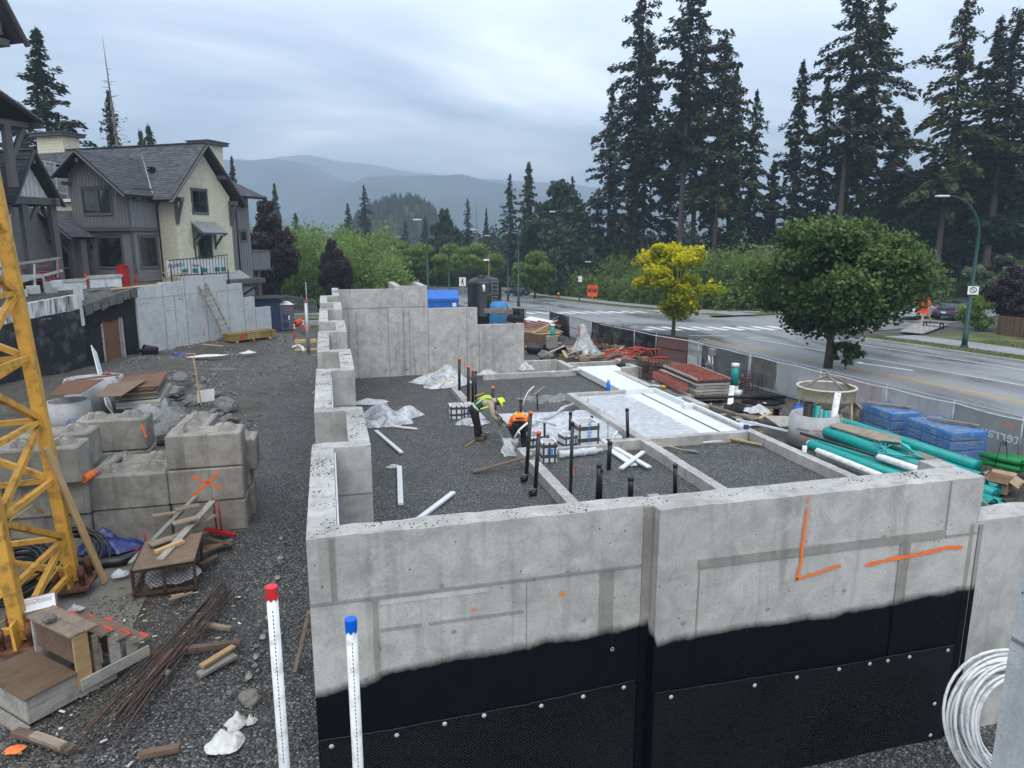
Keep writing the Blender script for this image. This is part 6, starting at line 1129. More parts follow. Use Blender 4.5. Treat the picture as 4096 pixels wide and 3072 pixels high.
# heaps of clear plastic
crumple('plastic_heap','large heap of clear plastic sheeting beside the zigzag wall','sheeting',G(*z6(700,560),.03),1.15,1.15,.75,'poly',2,n=60,folds=11,edge=.55);crumple('plastic_heap','flat tail of plastic lying left of the clear heap','sheeting',G(*z6(560,425),.04),.75,.4,.22,'poly_dense',5,n=36);crumple('plastic_heap','clear plastic over a yellow tool near the back wall','sheeting',G(*z6(1160,265),.03),1.55,1.1,.9,'poly',6,n=60,folds=9,edge=.5)
p=G(*z6(1170,290),.03);t_=thing('yellow_tool','yellow power tool half hidden under the clear plastic','tool',p);m=MB();m.box(p+Vector((0,-.1,.2)),(.5,.2,.18),ch=.04);m.build('body','hydrant_yellow',t_);m=MB();m.tube([p+Vector((-.2,-.1,.1)),p+Vector((-.3,-.3,.02))],.03,8);m.build('leg','hydrant_yellow',t_)
crumple('plastic_heap','small twist of plastic on the back grade beam','sheeting',G(*z6(1815,155),.25),.5,.35,.5,'poly',8,n=30);crumple('plastic_heap','thin trail of plastic along the back grade beam','sheeting',G(*z6(1510,195),.2),.6,.25,.25,'poly',13,n=30);crumple('plastic_heap','little scrap of clear plastic beside the white foam strip','sheeting',G(*z6(750,940),.03),.22,.14,.1,'poly',15)
m=MB();a,b=G(*z7(1470,745),.12),G(*z7(1960,690),.12);m.tube([a.lerp(b,i/12)for i in range(13)],[.12+.015*math.sin(i*2.1)-(.06 if i>10 else 0)for i in range(13)],14);tag(m.build('plastic_roll','poly_dense'),'roll of white plastic sheeting in front of the foam boxes','sheeting')
# foam boxes bound with dark tape
def foambox(label,p,s,h,rz=0,text=None,tilt=0):
    t=thing('foam_box',label,'box',p,rz,'taped foam boxes round the pipes');t.rotation_euler=(tilt,0,rz);a=s/2;th=.05
    for k,(x0,x1,y0,y1)in enumerate(((-a,a,-a,-a+th),(-a,a,a-th,a),(-a,-a+th,-a+th,a-th),(a-th,a,-a+th,a-th))):m=MB();m.bx(x0,x1,y0,y1,0,h+.01*(k%2));m.build('panel','foam_white',t,True)
    for z in(h*.22,h*.72):m=MB();m.bx(-a-.004,a+.004,-a-.004,a+.004,z,z+h*.17);m.f=[f for i,f in enumerate(m.f)if i>1];m.sm=m.sm[2:];m.build('tape_band','tape_grey',t,True)
    for x in((-a+.02,-.03,a-.09)if not text else(-a+.01,a-.07)):m=MB();m.bx(x,x+.06,-a-.006,-a-.002,0,h);m.build('tape_band','tape_grey',t,True)
    if not text and s<.48:m=MB();m.bx(-a*.3,a*.5,-a-.0035,-a-.001,h*.40,h*.68);m.build('blue_print','foam_blue',t,True)
    if text:lettering(text,s*.27,'text_blue',(.02,-a-.008,h*.52),(R(90),R(-90),0),t)
    return t
foambox('large foam box printed with blue letters',G(*z7(1800,655),.02)+Vector((0,.3,0)),.72,.78,R(2),'SOPREMA');foambox('open foam box with a short pipe inside near the beam end',G(*z7(1378,825),.02)+Vector((0,.2,0)),.46,.62,R(-4));foambox('tipped foam box behind the orange capped pipes',G(*z7(1200,680),.05)+Vector((0,.2,0)),.46,.45,R(25),None,.15);foambox('half hidden foam box left of the large printed box',G(*z7(1610,690),.02)+Vector((0,.3,0)),.46,.46,R(10));foambox('small foam box striped with tape behind the blue vested worker',G(*z6(1265,555),.02)+Vector((0,.25,0)),.50,.50,R(-5));foambox('dark taped foam box beside the striped one',G(*z6(1350,540),.02)+Vector((0,.25,0)),.42,.42,R(8))
p=G(*z7(1378,800),.02)+Vector((0,.22,0));m=MB();m.tube([p,p+Vector((0,0,.72))],.05,10);tag(m.build('drain_standpipe','black_pipe'),'black pipe standing inside the open foam box','pipe')
# loose foam strips, planks, tools
def strip_(label,a,b,w=.12,h=.05,mat='foam_white',z=.06,name='foam_strip',cat='foam strip'):return plank(name,label,G(*a,z),G(*b,z),w,h,mat,cat)
strip_('white foam strip lying parallel to the zigzag wall',z6(800,940),z6(810,1240),.14,.07);strip_('white foam strip angled towards the front wall',z6(945,1365),z6(1235,1145),.14,.06);strip_('white foam strip sticking out of the clear plastic heap',z6(610,650),z6(815,825),.13,.06);strip_('short foam strip at the right of the clear plastic heap',z6(760,615),z6(940,635),.12,.05)
strip_('blue printed foam board lying by the thick standpipe',zB(800,1140),zB(1075,1330),.24,.05);strip_('foam board crossing over another near the right beam',zB(820,1125),zB(1200,1345),.16,.05,z=.12);strip_('short foam board at the crossing of the boards',zB(975,1355),zB(1155,1220),.14,.05,z=.17)
for k,(x,y,rz)in enumerate(((1740,1100,.1),(1880,1090,.0),(1710,1135,.05))):p=G(*zB(x,y),.06);m=MB();m.box((0,0,0),(.85 if k<2 else .8,.45 if k<2 else .15,.06),ch=.01);o=m.build('foam_offcut','foam_white');o.location=p;o.rotation_euler=(0,0,rz);tag(o,['blue printed foam offcut left of the yellow plank','blue printed foam offcut under the yellow plank','narrow foam offcut in front of the printed ones'][k],'foam offcut');m=MB();m.bx(-.25,.2,-.12,.10,.031,.034)if k<2 else m.bx(-.2,0,-.04,.04,.031,.034);m.build('blue_print','foam_blue',o,True)
plank('plank','yellow plank lying on the foam offcuts',G(*zB(1815,1105),.12),G(*zB(2105,1165),.1),.11,.05,'lumber');strip_('thin foam strip along the cross beam',zB(1240,1155),zB(1420,1118),.06,.04);strip_('foam offcut by the right grade beam',zB(2070,1140),zB(2135,1125),.12,.08);strip_('foam block at the end of the yellow plank',zB(2120,1150),zB(2180,1185),.16,.12)
plank('plank','long brown plank resting on the near grade beam',G(*z7(535,935),.06),G(*z7(1220,745),.40),.14,.05,'dark_wood');plank('plank','short grey plank balanced on a thin pipe by the sheet',G(*zB(270,765),.35),G(*zB(355,700),.35),.14,.04,'old_wood')
t_=thing('shovel','shovel with wooden handle lying by the cross beam','shovel',G(*zB(1500,1200),.05));m=MB();a,b=G(*zB(1180,1125),.33),G(*zB(1470,1205),.10);m.tube([a,b],.018,8);m.build('handle','lumber',t_);m=MB();d=(b-a).normalized();c_=G(*zB(1580,1218),.06);sd=Vector((0,.14,0));m.prism([b+sd*.4,c_+sd,c_+d*.05,c_-sd,b-sd*.4],(0,0,.012));m.build('blade','steel',t_)
t_=thing('shovel','shovel with yellow handle behind the striped foam box','shovel',G(*z6(1300,410),.05));m=MB();a,b=G(*z6(1480,345),.5),G(*z6(1270,420),.12);m.tube([a,b],.02,8);m.build('handle','hydrant_yellow',t_);m=MB();c_=G(*z6(1180,440),.05);m.prism([b,c_+Vector((.1,.14,0)),c_,c_+Vector((.1,-.14,0))],(0,0,.015));m.build('blade','steel',t_)
t_=thing('sledge_hammer','wooden hammer handle on the gravel at the worker feet','hammer',G(*z7(510,610),.05));m=MB();m.tube([G(*z7(450,650),.04),G(*z7(570,572),.05)],.022,8);m.build('handle','lumber',t_);m=MB();p=G(*z7(690,505),.06);m.box(p,(.16,.07,.07),rz=.5,ch=.01);m.build('head','steel',t_)
t_=thing('water_bottle','bright blue water bottle standing on the beam','bottle',G(*zB(870,728),.30));p=t_.location;m=MB();m.lathe([(.001,0),(.085,0),(.085,.30),(.06,.36),(.05,.37),(.05,.40),(.001,.40)],16,p);m.build('body','bottle_blue',t_);m=MB();m.lathe([(.055,.37),(.055,.43),(.001,.44)],12,p);m.build('lid','bottle_blue',t_);m=MB();m.tube([p+Vector((.05*math.cos(a),0,.45+.05*math.sin(a)))for a in(i*.52 for i in range(12))],.008,5,False,True);m.build('loop','pvc_aqua',t_)
crumple('rag','dark navy rag lying on the gravel by the shovel','cloth',G(*zB(1510,1135),.05),.22,.18,.12,'navy',3);t_=thing('tape_roll','dark blue round tin on the beam corner','tin',G(*zB(1980,1035),.31));m=MB();m.lathe([(.001,.12),(.09,.12),(.09,0)],14,t_.location);m.build('tin','navy',t_)
t_=thing('caulking_gun','white and yellow power tool on the outer beam edge','tool',G(*zB(1260,700),.32));p=t_.location;m=MB();m.tube([p+Vector((-.15,.15,.06)),p+Vector((.1,-.15,.06))],.04,8);m.build('barrel','foam_white',t_);m=MB();m.box(p+Vector((.2,-.3,.06)),(.16,.22,.12),rz=.5,ch=.03);m.build('body','hydrant_yellow',t_)
for k,(x,y)in enumerate(((610,560),(420,577),(1430,790))):p=G(*zB(x,y),.3);m=MB();m.box(p,(.35 if k!=1 else .2,.14,.08),rz=-.2 if k==2 else .1,ch=.01);tag(m.build('foam_offcut','foam_white'),['white foam offcut at the far beam corner','tiny foam offcut on the back beam','white foam offcut on the outer beam by the steel forms'][k],'foam offcut')
for(x,y)in((700,825),(708,820),(840,915)):p=G(*zB(x,y),.3);m=MB();m.tube([p,p+Vector((0,0,.16))],.008,5);tag(m.build('dowel','rust'),'short rebar dowel in the sheet side beam','rebar','dowels in the sheet side beam')
# white pipe coil leaning between the walls at the right
pcoil=coil('pipe_coil','coil of white plastic pipe leaning against the low wall',tuple(AT(4050,2890,6.5)),.46,.72,24,.016,'pvc_white',(R(72),0,R(-14)),'pipe',.34,9,.05)
# ---------------------------------------------------------------- the two workers
def skin_body(name,V,E,root,mat,parent,sub=2):
    me=bpy.data.meshes.new(name);me.from_pydata([v[:3]for v in V],E,[]);o=bpy.data.objects.new(name,me);col.objects.link(o)
    md=o.modifiers.new('skin','SKIN');md.use_smooth_shade=True
    sv=me.skin_vertices[0].data
    for i,v in enumerate(V):r=v[3];sv[i].radius=r if hasattr(r,'__len__')else(r,r)
    sv[root].use_root=True
    s=o.modifiers.new('sub','SUBSURF');s.levels=sub;s.render_levels=sub
    bpy.context.view_layer.update();dm=bpy.data.meshes.new_from_object(o.evaluated_get(bpy.context.evaluated_depsgraph_get()));bpy.data.objects.remove(o)
    dm.materials.clear();dm.materials.append(MAT[mat]);b=bpy.data.objects.new(name,dm);col.objects.link(b);b.parent=parent;return b
def chain(V,E,pts,start=None):
    i=start
    for p in pts:
        V.append(p);j=len(V)-1
        if i is not None:E.append((i,j))
        i=j
    return i
def hand(par,w,d,side,mat='skin_brown'):
    """palm, four fingers and a thumb as one skin from the wrist w along direction d"""
    w,d=Vector(w),Vector(d).normalized();u=d.cross(Vector((0,0,1)));u=u.normalized()if u.length>.1 else Vector((1,0,0));n=u.cross(d).normalized();V,E=[],[]
    T=lambda a,b,c,r:(*(w+d*a+u*b*side+n*c),r)
    pm=chain(V,E,[T(-.03,0,0,(.024,.02)),T(.04,0,0,(.035,.02)),T(.085,0,0,(.038,.018))])
    for k,(b,L)in enumerate(((-.033,.065),(-.011,.075),(.011,.072),(.032,.058))):chain(V,E,[T(.095,b,-.003,.011),T(.095+L*.5,b*1.1,-.014,.0095),T(.095+L*.8,b*1.1,-.04,.008),T(.095+L*.85,b*1.1,-.06,.007)],2)
    chain(V,E,[T(.045,-.05,-.01,.013),T(.075,-.065,-.028,.011),T(.10,-.06,-.042,.009)],1);return skin_body('hand',V,E,0,mat,par,1)
def worker(label,loc,rz,pose):
    t=thing('person',label,'person',loc,rz);V,E=[],[]
    p=pose;pel=chain(V,E,[(*p['pelvis'],(.155,.125))]);sp=chain(V,E,[(*p['waist'],(.15,.115)),(*p['chest'],(.185,.13)),(*p['neckb'],(.10,.085)),(*p['neck'],(.058,.058)),(*p['headb'],(.085,.09)),(*p['headc'],(.098,.105)),(*p['headt'],(.075,.08))],pel);ch=pel+2
    for s in('L','R'):
        chain(V,E,[(*p['sh'+s],.078),(*p['el'+s],.052),(*p['wr'+s],.036)],ch);chain(V,E,[(*p['hip'+s],.105),(*p['kn'+s],.068),(*p['an'+s],.052),],pel)
    b=skin_body('body',V,E,pel,p['skin'],t,2);return t
def tubecloth(name,pts,rads,mat,par,n=14,squash=None):
    m=MB();m.tube(pts,rads,n,True);return m.build(name,mat,par,True)
# worker bending forward in a blue and lime vest (x: the way he faces)
p1=G(*z7(620,575),.02)
W1=dict(pelvis=(-.22,0,.93),waist=(-.10,0,1.04),chest=(.17,0,1.17),neckb=(.36,0,1.20),neck=(.42,0,1.19),headb=(.50,0,1.16),headc=(.56,0,1.14),headt=(.62,0,1.15),shL=(.30,.20,1.14),shR=(.30,-.20,1.14),elL=(.36,.26,.84),elR=(.34,-.27,.82),wrL=(.55,.16,.70),wrR=(.50,-.18,.60),hipL=(-.20,.10,.88),hipR=(-.20,-.10,.88),knL=(-.10,.12,.48),knR=(-.13,-.12,.47),anL=(-.03,.12,.10),anR=(-.12,-.12,.09),skin='skin_brown')
RZ1=R(-10)
w1_=worker('person in yellow helmet and blue vest bending over the plastic sheet',p1,RZ1,W1)
def sleeve(t,W,s,mat,k=1.0,to=.85):a,b,c=(Vector(W[q+s])for q in('sh','el','wr'));return tubecloth('sleeve',[Vector(W['chest']).lerp(a,.6),a,a.lerp(b,.5),b,b.lerp(c,.5),b.lerp(c,to)],[.10*k,.098*k,.082*k,.072*k,.064*k,.055*k],mat,t)
def trouser(t,W,s,mat,bag=1.0):a,b,c=(Vector(W[q+s])for q in('hip','kn','an'));return tubecloth('trouser_leg',[Vector(W['pelvis'])+Vector((.0,.5*a.y,.06)),a,a.lerp(b,.5),b,b.lerp(c,.5),c+Vector((0,0,.05))],[.14*bag,.135*bag,.108*bag,.092*bag,.085*bag,.080*bag],mat,t)
def boots(t,W,s,mat):
    c=Vector(W['an'+s]);m=MB();z0=-.0
    m.tube([c+Vector((-.02,0,.08)),c+Vector((-.02,0,.0)),(c.x+.0,c.y,.05),(c.x+.10,c.y,.05),(c.x+.20,c.y,.042)],[.066,.068,.066,.058,.045],12);o=m.build('boot',mat,t,True);m=MB();m.box((c.x+.07,c.y,.015),(.31,.105,.03),ch=.01);m.build('sole','text_black',o,True);return o
def torso_cloth(t,W,name,mat,r,seq=('pelvis','waist','chest','neckb'),n=18,wide=1.28):
    pts=[Vector(W[q])for q in seq];P=[];
    for a,b in zip(pts,pts[1:]):P+=[a,a.lerp(b,.5)]
    P.append(pts[-1]);rr=np.interp(np.linspace(0,len(r)-1,len(P)),range(len(r)),r);m=MB();m.tube(P,list(rr),n);m.v=[(x,y*wide,z)for x,y,z in m.v];return m.build(name,mat,t,True)
torso_cloth(w1_,W1,'hooded_shirt','hoodie',[.15,.15,.165,.10]);vest=torso_cloth(w1_,W1,'safety_vest','navy',[.165,.168,.182,.135],('pelvis','waist','chest'))
def ringband(par,a,b,t0,t1,r,mat,wide=1.28):a,b=Vector(a),Vector(b);m=MB();m.tube([a.lerp(b,t0),a.lerp(b,t1)],r,18);m.v=[(x,y*wide,z)for x,y,z in m.v];return m.build('reflective_band',mat,par,True)
ringband(vest,W1['pelvis'],W1['waist'],.55,.95,.176,'hivis_yellow');ringband(vest,W1['pelvis'],W1['waist'],.68,.82,.178,'silver_tape');ringband(vest,W1['waist'],W1['chest'],.92,1.0,.188,'hivis_yellow')
for y in(-.13,.13):
    m=MB();m.tube([(-.15,y*1.15,1.13),(-.02,y*1.1,1.24),(.12,y,1.325),(.26,y*.9,1.33),(.33,y*.8,1.27)],.03,8);m.build('reflective_band','hivis_yellow',vest,True)
    m=MB();m.tube([(-.02,y*1.75,1.0),(.14,y*1.75,1.05),(.28,y*1.6,1.1)],.032,8);m.build('reflective_band','hivis_yellow',vest,True)
for s in 'LR':sleeve(w1_,W1,s,'hoodie');trouser(w1_,W1,s,'cloth_black',1.05);boots(w1_,W1,s,'boot_brown');hand(w1_,W1['wr'+s],(Vector(W1['wr'+s])-Vector(W1['el'+s])),1 if s=='L' else-1)
torso_cloth(w1_,W1,'trouser_seat','cloth_black',[.16,.155],('pelvis','waist'),wide=1.2)
m=MB();m.ball((.40,0,1.20),.10,12,8,(1.0,1.15,.9));m.build('hood','hoodie',w1_,True)
hm=MB();hm.lathe([(.001,.145),(.06,.138),(.105,.105),(.132,.05),(.138,0),(.165,-.012),(.165,-.022),(.125,-.018)],18,(.60,0,1.16),True,Matrix.Rotation(R(62),3,'Y'));hmo=hm.build('helmet','helmet',w1_,True);m=MB();m.box((.70,-.115,1.15),(.05,.02,.06),rz=.3);m.build('helmet_badge','text_black',hmo,True)
m=MB();m.box((.653,0,1.075),(.035,.03,.045),ry=.5,ch=.008);m.build('nose','skin_brown',w1_,True)
for y in(-.035,.035):m=MB();m.ball((.645,y,1.10),.012,8,6);m.build('eye','text_black',w1_,True)
for y in(-.10,.10):m=MB();m.ball((.55,y,1.12),.028,8,6,(.7,.4,1.1));m.build('ear','skin_brown',w1_,True)
m=MB();m.box((.63,0,1.045),(.02,.05,.012),ry=.5,ch=.004);m.build('mouth','text_red',w1_,True)
# worker bent double in orange, seen from behind
p2=G(*z7(1045,655),.12)
w1_.scale=(1.1,1.1,1.1)
W2=dict(pelvis=(-.12,0,.84),waist=(.02,0,.97),chest=(.26,0,1.0),neckb=(.42,0,.92),neck=(.47,0,.87),headb=(.52,0,.79),headc=(.54,0,.73),headt=(.55,0,.67),shL=(.34,.21,.95),shR=(.34,-.21,.95),elL=(.36,.32,.68),elR=(.36,-.30,.66),wrL=(.40,.26,.44),wrR=(.42,-.22,.42),hipL=(-.10,.10,.80),hipR=(-.10,-.10,.80),knL=(.02,.14,.44),knR=(.0,-.13,.44),anL=(-.05,.15,.09),anR=(-.04,-.13,.09),skin='skin_brown')
w2_=worker('person in orange shirt bent double with a white hose on the sheet',p2,R(75),W2)
torso_cloth(w2_,W2,'orange_shirt','hivis_orange',[.165,.178,.19,.12])
ob=torso_cloth(w2_,W2,'shirt_hem','cloth_black',[.170,.172],('pelvis','waist'))
for y in(-.10,.10):m=MB();m.tube([(.02,y*1.3,1.13),(.15,y*1.2,1.19),(.30,y,1.18),(.42,y*.8,1.05)],.022,8);m.build('reflective_band','hivis_yellow',w2_,True)
ringband(w2_,W2['waist'],W2['chest'],.15,.30,.188,'hivis_yellow')
for s in 'LR':
    sleeve(w2_,W2,s,'hivis_orange',1.05,.2);a,b,c=(Vector(W2[q+s])for q in('sh','el','wr'));m=MB();m.tube([a.lerp(b,.6),a.lerp(b,.75)],.084,12);m.build('reflective_band','silver_tape',w2_,True);m=MB();m.tube([b,b.lerp(c,.9)],[.076,.06],12);m.build('cuff','cloth_black',w2_,True)
    trouser(w2_,W2,s,'cloth_black',1.05);boots(w2_,W2,s,'text_black');hand(w2_,c,c-b,1 if s=='L' else-1,'cloth_black')
torso_cloth(w2_,W2,'trouser_seat','cloth_black',[.165,.16],('pelvis','waist'),wide=1.2)
hm=MB();hm.lathe([(.001,.14),(.06,.132),(.105,.10),(.128,.05),(.132,0),(.15,-.01)],16,(.545,0,.74),True,Matrix.Rotation(R(165),3,'Y'));hm.build('cap','text_black',w2_,True)
w2_.scale=(1,1,.90);p=p2+Vector((0,0,-.08));hose('white hose bent across the back of the orange worker',[p+Vector((-.25,-.28,.45)),p+Vector((-.1,-.32,.72)),p+Vector((.15,-.28,.90)),p+Vector((.45,-.1,.95)),p+Vector((.85,.2,.80)),p+Vector((1.5,.9,.45))],.035,'pvc_white')
# ---------------------------------------------------------------- fences along the road
for nm_,c_,a_ in(('mesh_black',(.009,.009,.010),.93),('mesh_grey',(.30,.31,.32),.62)):
    t=NT(nm_);v=t.co('obj');t.col(t.mix(t.noise(v,2.5,5,.6),tuple(x*.8 for x in c_),tuple(x*1.6 for x in c_))).set(.85,0,.2);t.w(t.ramp(t.noise(v,1.4,4),[(.35,a_-.08),(.65,min(1,a_+.1))]),t.p.inputs['Alpha']);t.bump(t.noise(v,3,4),.5,.05)
FP=[(13.0,52.3),(14.2,51.0),(15.4,48.6),(15.75,45.4),(16.0,41.8),(16.5,39.6),(17.0,37.6),(17.45,35.6),(18.3,33.6)]
labs=['black screened panel with a torn triangle of mesh left of the street lamp','open wire panel without screen beside the street lamp','black screened panel behind the long slanting plank','pale patched panel right of the poly wrapped column','black screened panel with a white scrap tied on it','black screened panel behind the red props','black screened panel left of the yellow tree trunk','brownish screened panel right of the yellow tree trunk']
for i,(a,b)in enumerate(zip(FP,FP[1:])):
    A,B=Vector((*a,0)),Vector((*b,0));t=thing('fence_panel',labs[i],'fence',A,0,'screened fence panels along the kerb')
    for p in(A.lerp(B,.015),A.lerp(B,.985)):m=MB();m.tube([p,p+Vector((0,0,1.55))],.025,8);m.build('post','black_metal' if i%3 else 'galv',t)
    for z in(.1,.78,1.5):m=MB();m.tube([A+Vector((0,0,z)),B+Vector((0,0,z))],.016,6);m.build('rail','black_metal',t)
    n=(B-A).cross(Vector((0,0,1))).normalized()
    def scr(u,v,top=1.5):q=A.lerp(B,.02+.96*u);d=.03*N1(u*4,v*3,i)+.02;return q+n*d*-1+Vector((0,0,.05+(top-.05)*v))
    m=MB()
    if i==0:m.poly([scr(.35,1),scr(1,1),scr(1,0),scr(.55,0)]);m.poly([scr(.35,1),scr(.55,.05),scr(0,.35)])
    elif i==1:pass
    else:m.grid(scr,14,10)
    if m.v:m.build('screen','mesh_grey' if i==3 else 'screen_maroon' if i==7 else 'mesh_black',t)
    if i==4:m=MB();m.poly([scr(.3,.9),scr(.38,.92),scr(.36,.65),scr(.31,.62)]);m.v=[tuple(Vector(q)-n*.04)for q in m.v];m.build('scrap','foam_white',t)
pts=[(14.2,51,1.0),(15.0,49.5,.75),(15.4,48.6,.8),(15.7,46.9,1.45),(16,43.5,1.4),(16.3,40.8,1.45),(17,37.6,1.45),(17.45,35.6,1.4),(18.2,33.5,1.4),(18.3,32,1.42)]
m=MB();m.tube([Vector(q)+Vector((-.06,-.06,0))for q in pts],.018,6);tag(m.build('white_cable','pvc_white'),'white cable strung along the top of the screened fence','cable')
CL=[(18.2,32.3),(18.55,28.2),(18.95,23.9),(19.15,20.6),(19.4,18.0),(19.5,15.7),(19.6,12.0),(19.7,8.0)]
cf=thing('chain_link_fence','galvanised chain link fence with hung banners along the road','fence',(18.95,23.9,0));CV=[Vector((*c,0))for c in CL]
for q in CV:m=MB();m.tube([q,q+Vector((0,0,1.52))],.03,8);m.build('post','galv',cf)
m=MB();m.tube([q+Vector((0,0,1.5))for q in CV],.024,8);m.build('top_rail','galv',cf);m=MB();m.tube([q+Vector((0,0,.05))for q in CV],.008,5);m.build('tension_wire','galv',cf)
m=MB();cum=[0]
for a,b in zip(CV,CV[1:]):cum.append(cum[-1]+(b-a).length)
def onf(s):
    s=min(max(s,0),cum[-1]);k=max(j for j in range(len(cum)-1)if cum[j]<=s);return CV[k].lerp(CV[k+1],(s-cum[k])/(cum[k+1]-cum[k]))
for i in range(int(cum[-1]/.065)):
    for sgn in(1,-1):
        s=i*.065;pa=[]
        for k in range(3):pa.append(onf(s+sgn*k*.42)+Vector((0,0,.05+k*.73)))
        if 0<s+sgn*.84<cum[-1]:m.tube(pa,.0055,3,False)
tag(m.build('wire_mesh','galv',cf),kind='stuff')
m=MB()
for i in range(int(cum[-1]/.13)):q=onf(i*.13);m.bar(q+Vector((0,0,1.5)),q+Vector((.02,random.uniform(-.03,.03),1.60)),.008)
tag(m.build('wire_barb','galv',cf),kind='stuff')
def banner(s0,s1,mat,z0=.12,z1=1.42,lab=None):
    m=MB();m.grid(lambda u,v:tuple(onf(lerp(s0,s1,u))+Vector((.06+.03*N1(u*6,v*3,s0),0,lerp(z0,z1-.05*math.sin(u*3.14),v)))),24,8);o=m.build('banner',mat,cf)
    if lab:o['label']=lab
    return o
banner(.2,3.9,'mesh_black');banner(4.1,5.8,'mesh_black');banner(5.95,8.4,'banner_grey');banner(8.6,11.5,'banner_pink',lab='faded pinkish banner behind the concrete bucket');banner(11.7,14.2,'banner_grey');bn=banner(14.3,18.5,'banner_green',lab='grey green banner with mirrored white lettering');banner(18.6,24.5,'banner_grey')
def flet(s,txt,size,mat,z,k=-1):q=onf(s);d=onf(s+.4)-onf(s-.4);a=math.atan2(d.y,d.x);return lettering(txt,size,mat,q-cf.location+Vector((.0,0,z)),(R(90),0,a),bn,(k,1,1))
flet(16.0,'terray',.50,'text_white',.80);flet(16.2,'first',.30,'orange_paint',1.15);flet(15.35,'AT',.15,'text_white',.62);flet(15.35,'.COM',.15,'text_white',.48);flet(10.4,'HOMES',.22,'text_white',.72)
m=MB();m.tube([onf(s)+Vector((-.05,0,1.44-.05*abs(math.sin(s*1.3))))for s in[i*.5 for i in range(40)]],.014,5);tag(m.build('white_cable','pvc_white'),'white cable sagging along the chain link fence','cable')
bx_=thing('junction_box','grey electrical box with a tangle of white cable on the fence','box',(18.3,31.0,0));m=MB();m.box((18.25,31.0,1.15),(.25,.4,.35),ch=.02);m.build('box','galv',bx_);m=MB();m.bar((18.3,31,0),(18.3,31,1.3),.08);m.build('post','galv',bx_)
for k in range(5):m=MB();m.tube([(18.2,30.9+.05*k,1.0),(18.1+.1*math.sin(k),30.7+.1*k,.6),(18.0,30.6+.15*k,.5),(18.05,30.9,.8-.05*k),(18.15,31.1+.04*k,.95)],.015,5);m.build('cable','pvc_white',bx_)
# ---------------------------------------------------------------- green and white drain pipes
def dpipe(label,a,b,r,mat='pvc_green',bell=True):
    a,b=Vector(a),Vector(b);t=thing('drain_pipe',label,'pipe',(a+b)/2,0,'drain pipes stacked beside the foundation');m=MB();m.pipe(a,b,r,.014,18);m.build('pipe',mat,t)
    if bell:d=(b-a).normalized();m=MB();m.tube([a-d*.02,a+d*.22,a+d*.24],[r*1.14,r*1.14,r],18,False);m.build('bell_end',mat,t)
    return t
dpipe('long green pipe on top of the pile nearest the blue pallets',(16.35,19.9,.62),(16.75,14.55,.60),.165);dpipe('thick green pipe under the grimy board',(15.15,19.0,.60),(15.35,14.6,.55),.175);dpipe('green pipe beside the thick one in the pile',(14.75,18.4,.34),(15.0,13.9,.32),.15);dpipe('green pipe with a white end on the near side of the pile',(13.98,17.8,.50),(14.45,14.3,.45),.125);dpipe('lower green pipe between the long ones',(15.8,17.0,.30),(16.1,13.4,.28),.15);dpipe('low green pipe ending at the timbers',(15.5,17.5,.16),(15.65,12.7,.16),.16)
for k,(x,y,z,r)in enumerate(((16.45,14.2,.42,.14),(16.05,13.75,.40,.155),(16.35,13.6,.30,.13),(15.75,12.95,.16,.17),(15.25,12.75,.30,.16),(15.0,12.6,.12,.15))):dpipe(['upper green bell end behind the wall corner','left green bell end of the middle pair','right green bell end of the middle pair','large green bell end lying lowest','green bell end leaning at the wall corner','green bell end half hidden by the wall'][k],(x,y,z),(x-.12,y+4.2,z),r)
dpipe('white pipe lying along the top of the beam',(13.92,17.4,.42),(14.15,13.2,.40),.09,'pvc_white',False);dpipe('short clean white pipe between the green ones',(14.75,15.9,.62),(15.05,13.9,.60),.10,'pvc_white',False);dpipe('grimy white pipe under the near green pipe',(14.15,17.6,.22),(14.5,13.3,.2),.09,'pvc_white',False);dpipe('second grimy white pipe low in the pile',(14.35,16.8,.12),(14.7,13.0,.1),.10,'pvc_white',False);dpipe('thin black pipe lying across the green pile',(14.2,18.6,.62),(15.0,15.3,.58),.045,'black_pipe',False)
m=MB();m.lathe([(.13,0),(.13,.14)],16,(0,0,0),True,Matrix.Rotation(R(90),3,'X'));o=m.build('white_end_cap','pvc_white');o.location=(13.98,17.85,.50);tag(o,'white cap on the end of the near green pipe','pipe cap');m=MB();m.lathe([(.07,0),(.07,.2),(.001,.2)],14,(13.62,17.6,.33));tag(m.build('pipe_offcut','pvc_white'),'small white pipe offcut standing on the beam','pipe')
sheet('grimy grey board lying on the green pipes',[(15.1,18.4,.85),(15.6,18.9,.86),(16.3,16.8,.84),(15.6,16.0,.80)],.03,'old_wood','board',None,'board');sheet('small grimy board at the corner of the pile',[(15.4,15.6,.78),(15.9,15.7,.76),(15.95,14.9,.74),(15.3,14.7,.76)],.03,'old_wood','board',None,'board')
for k in range(4):m=MB();m.tube([(15.2+.1*k,16.6-.1*k,.8),(15.0-.1*k,15.6+.1*k,.75),(15.4,15.3-.1*k,.78),(15.9-.1*k,16.1,.80+.04*k),(15.4,16.6,.85)],.022,6);tag(m.build('green_rope','pvc_aqua'),'loop of pale green rope on the green pipes','rope','green rope loops')
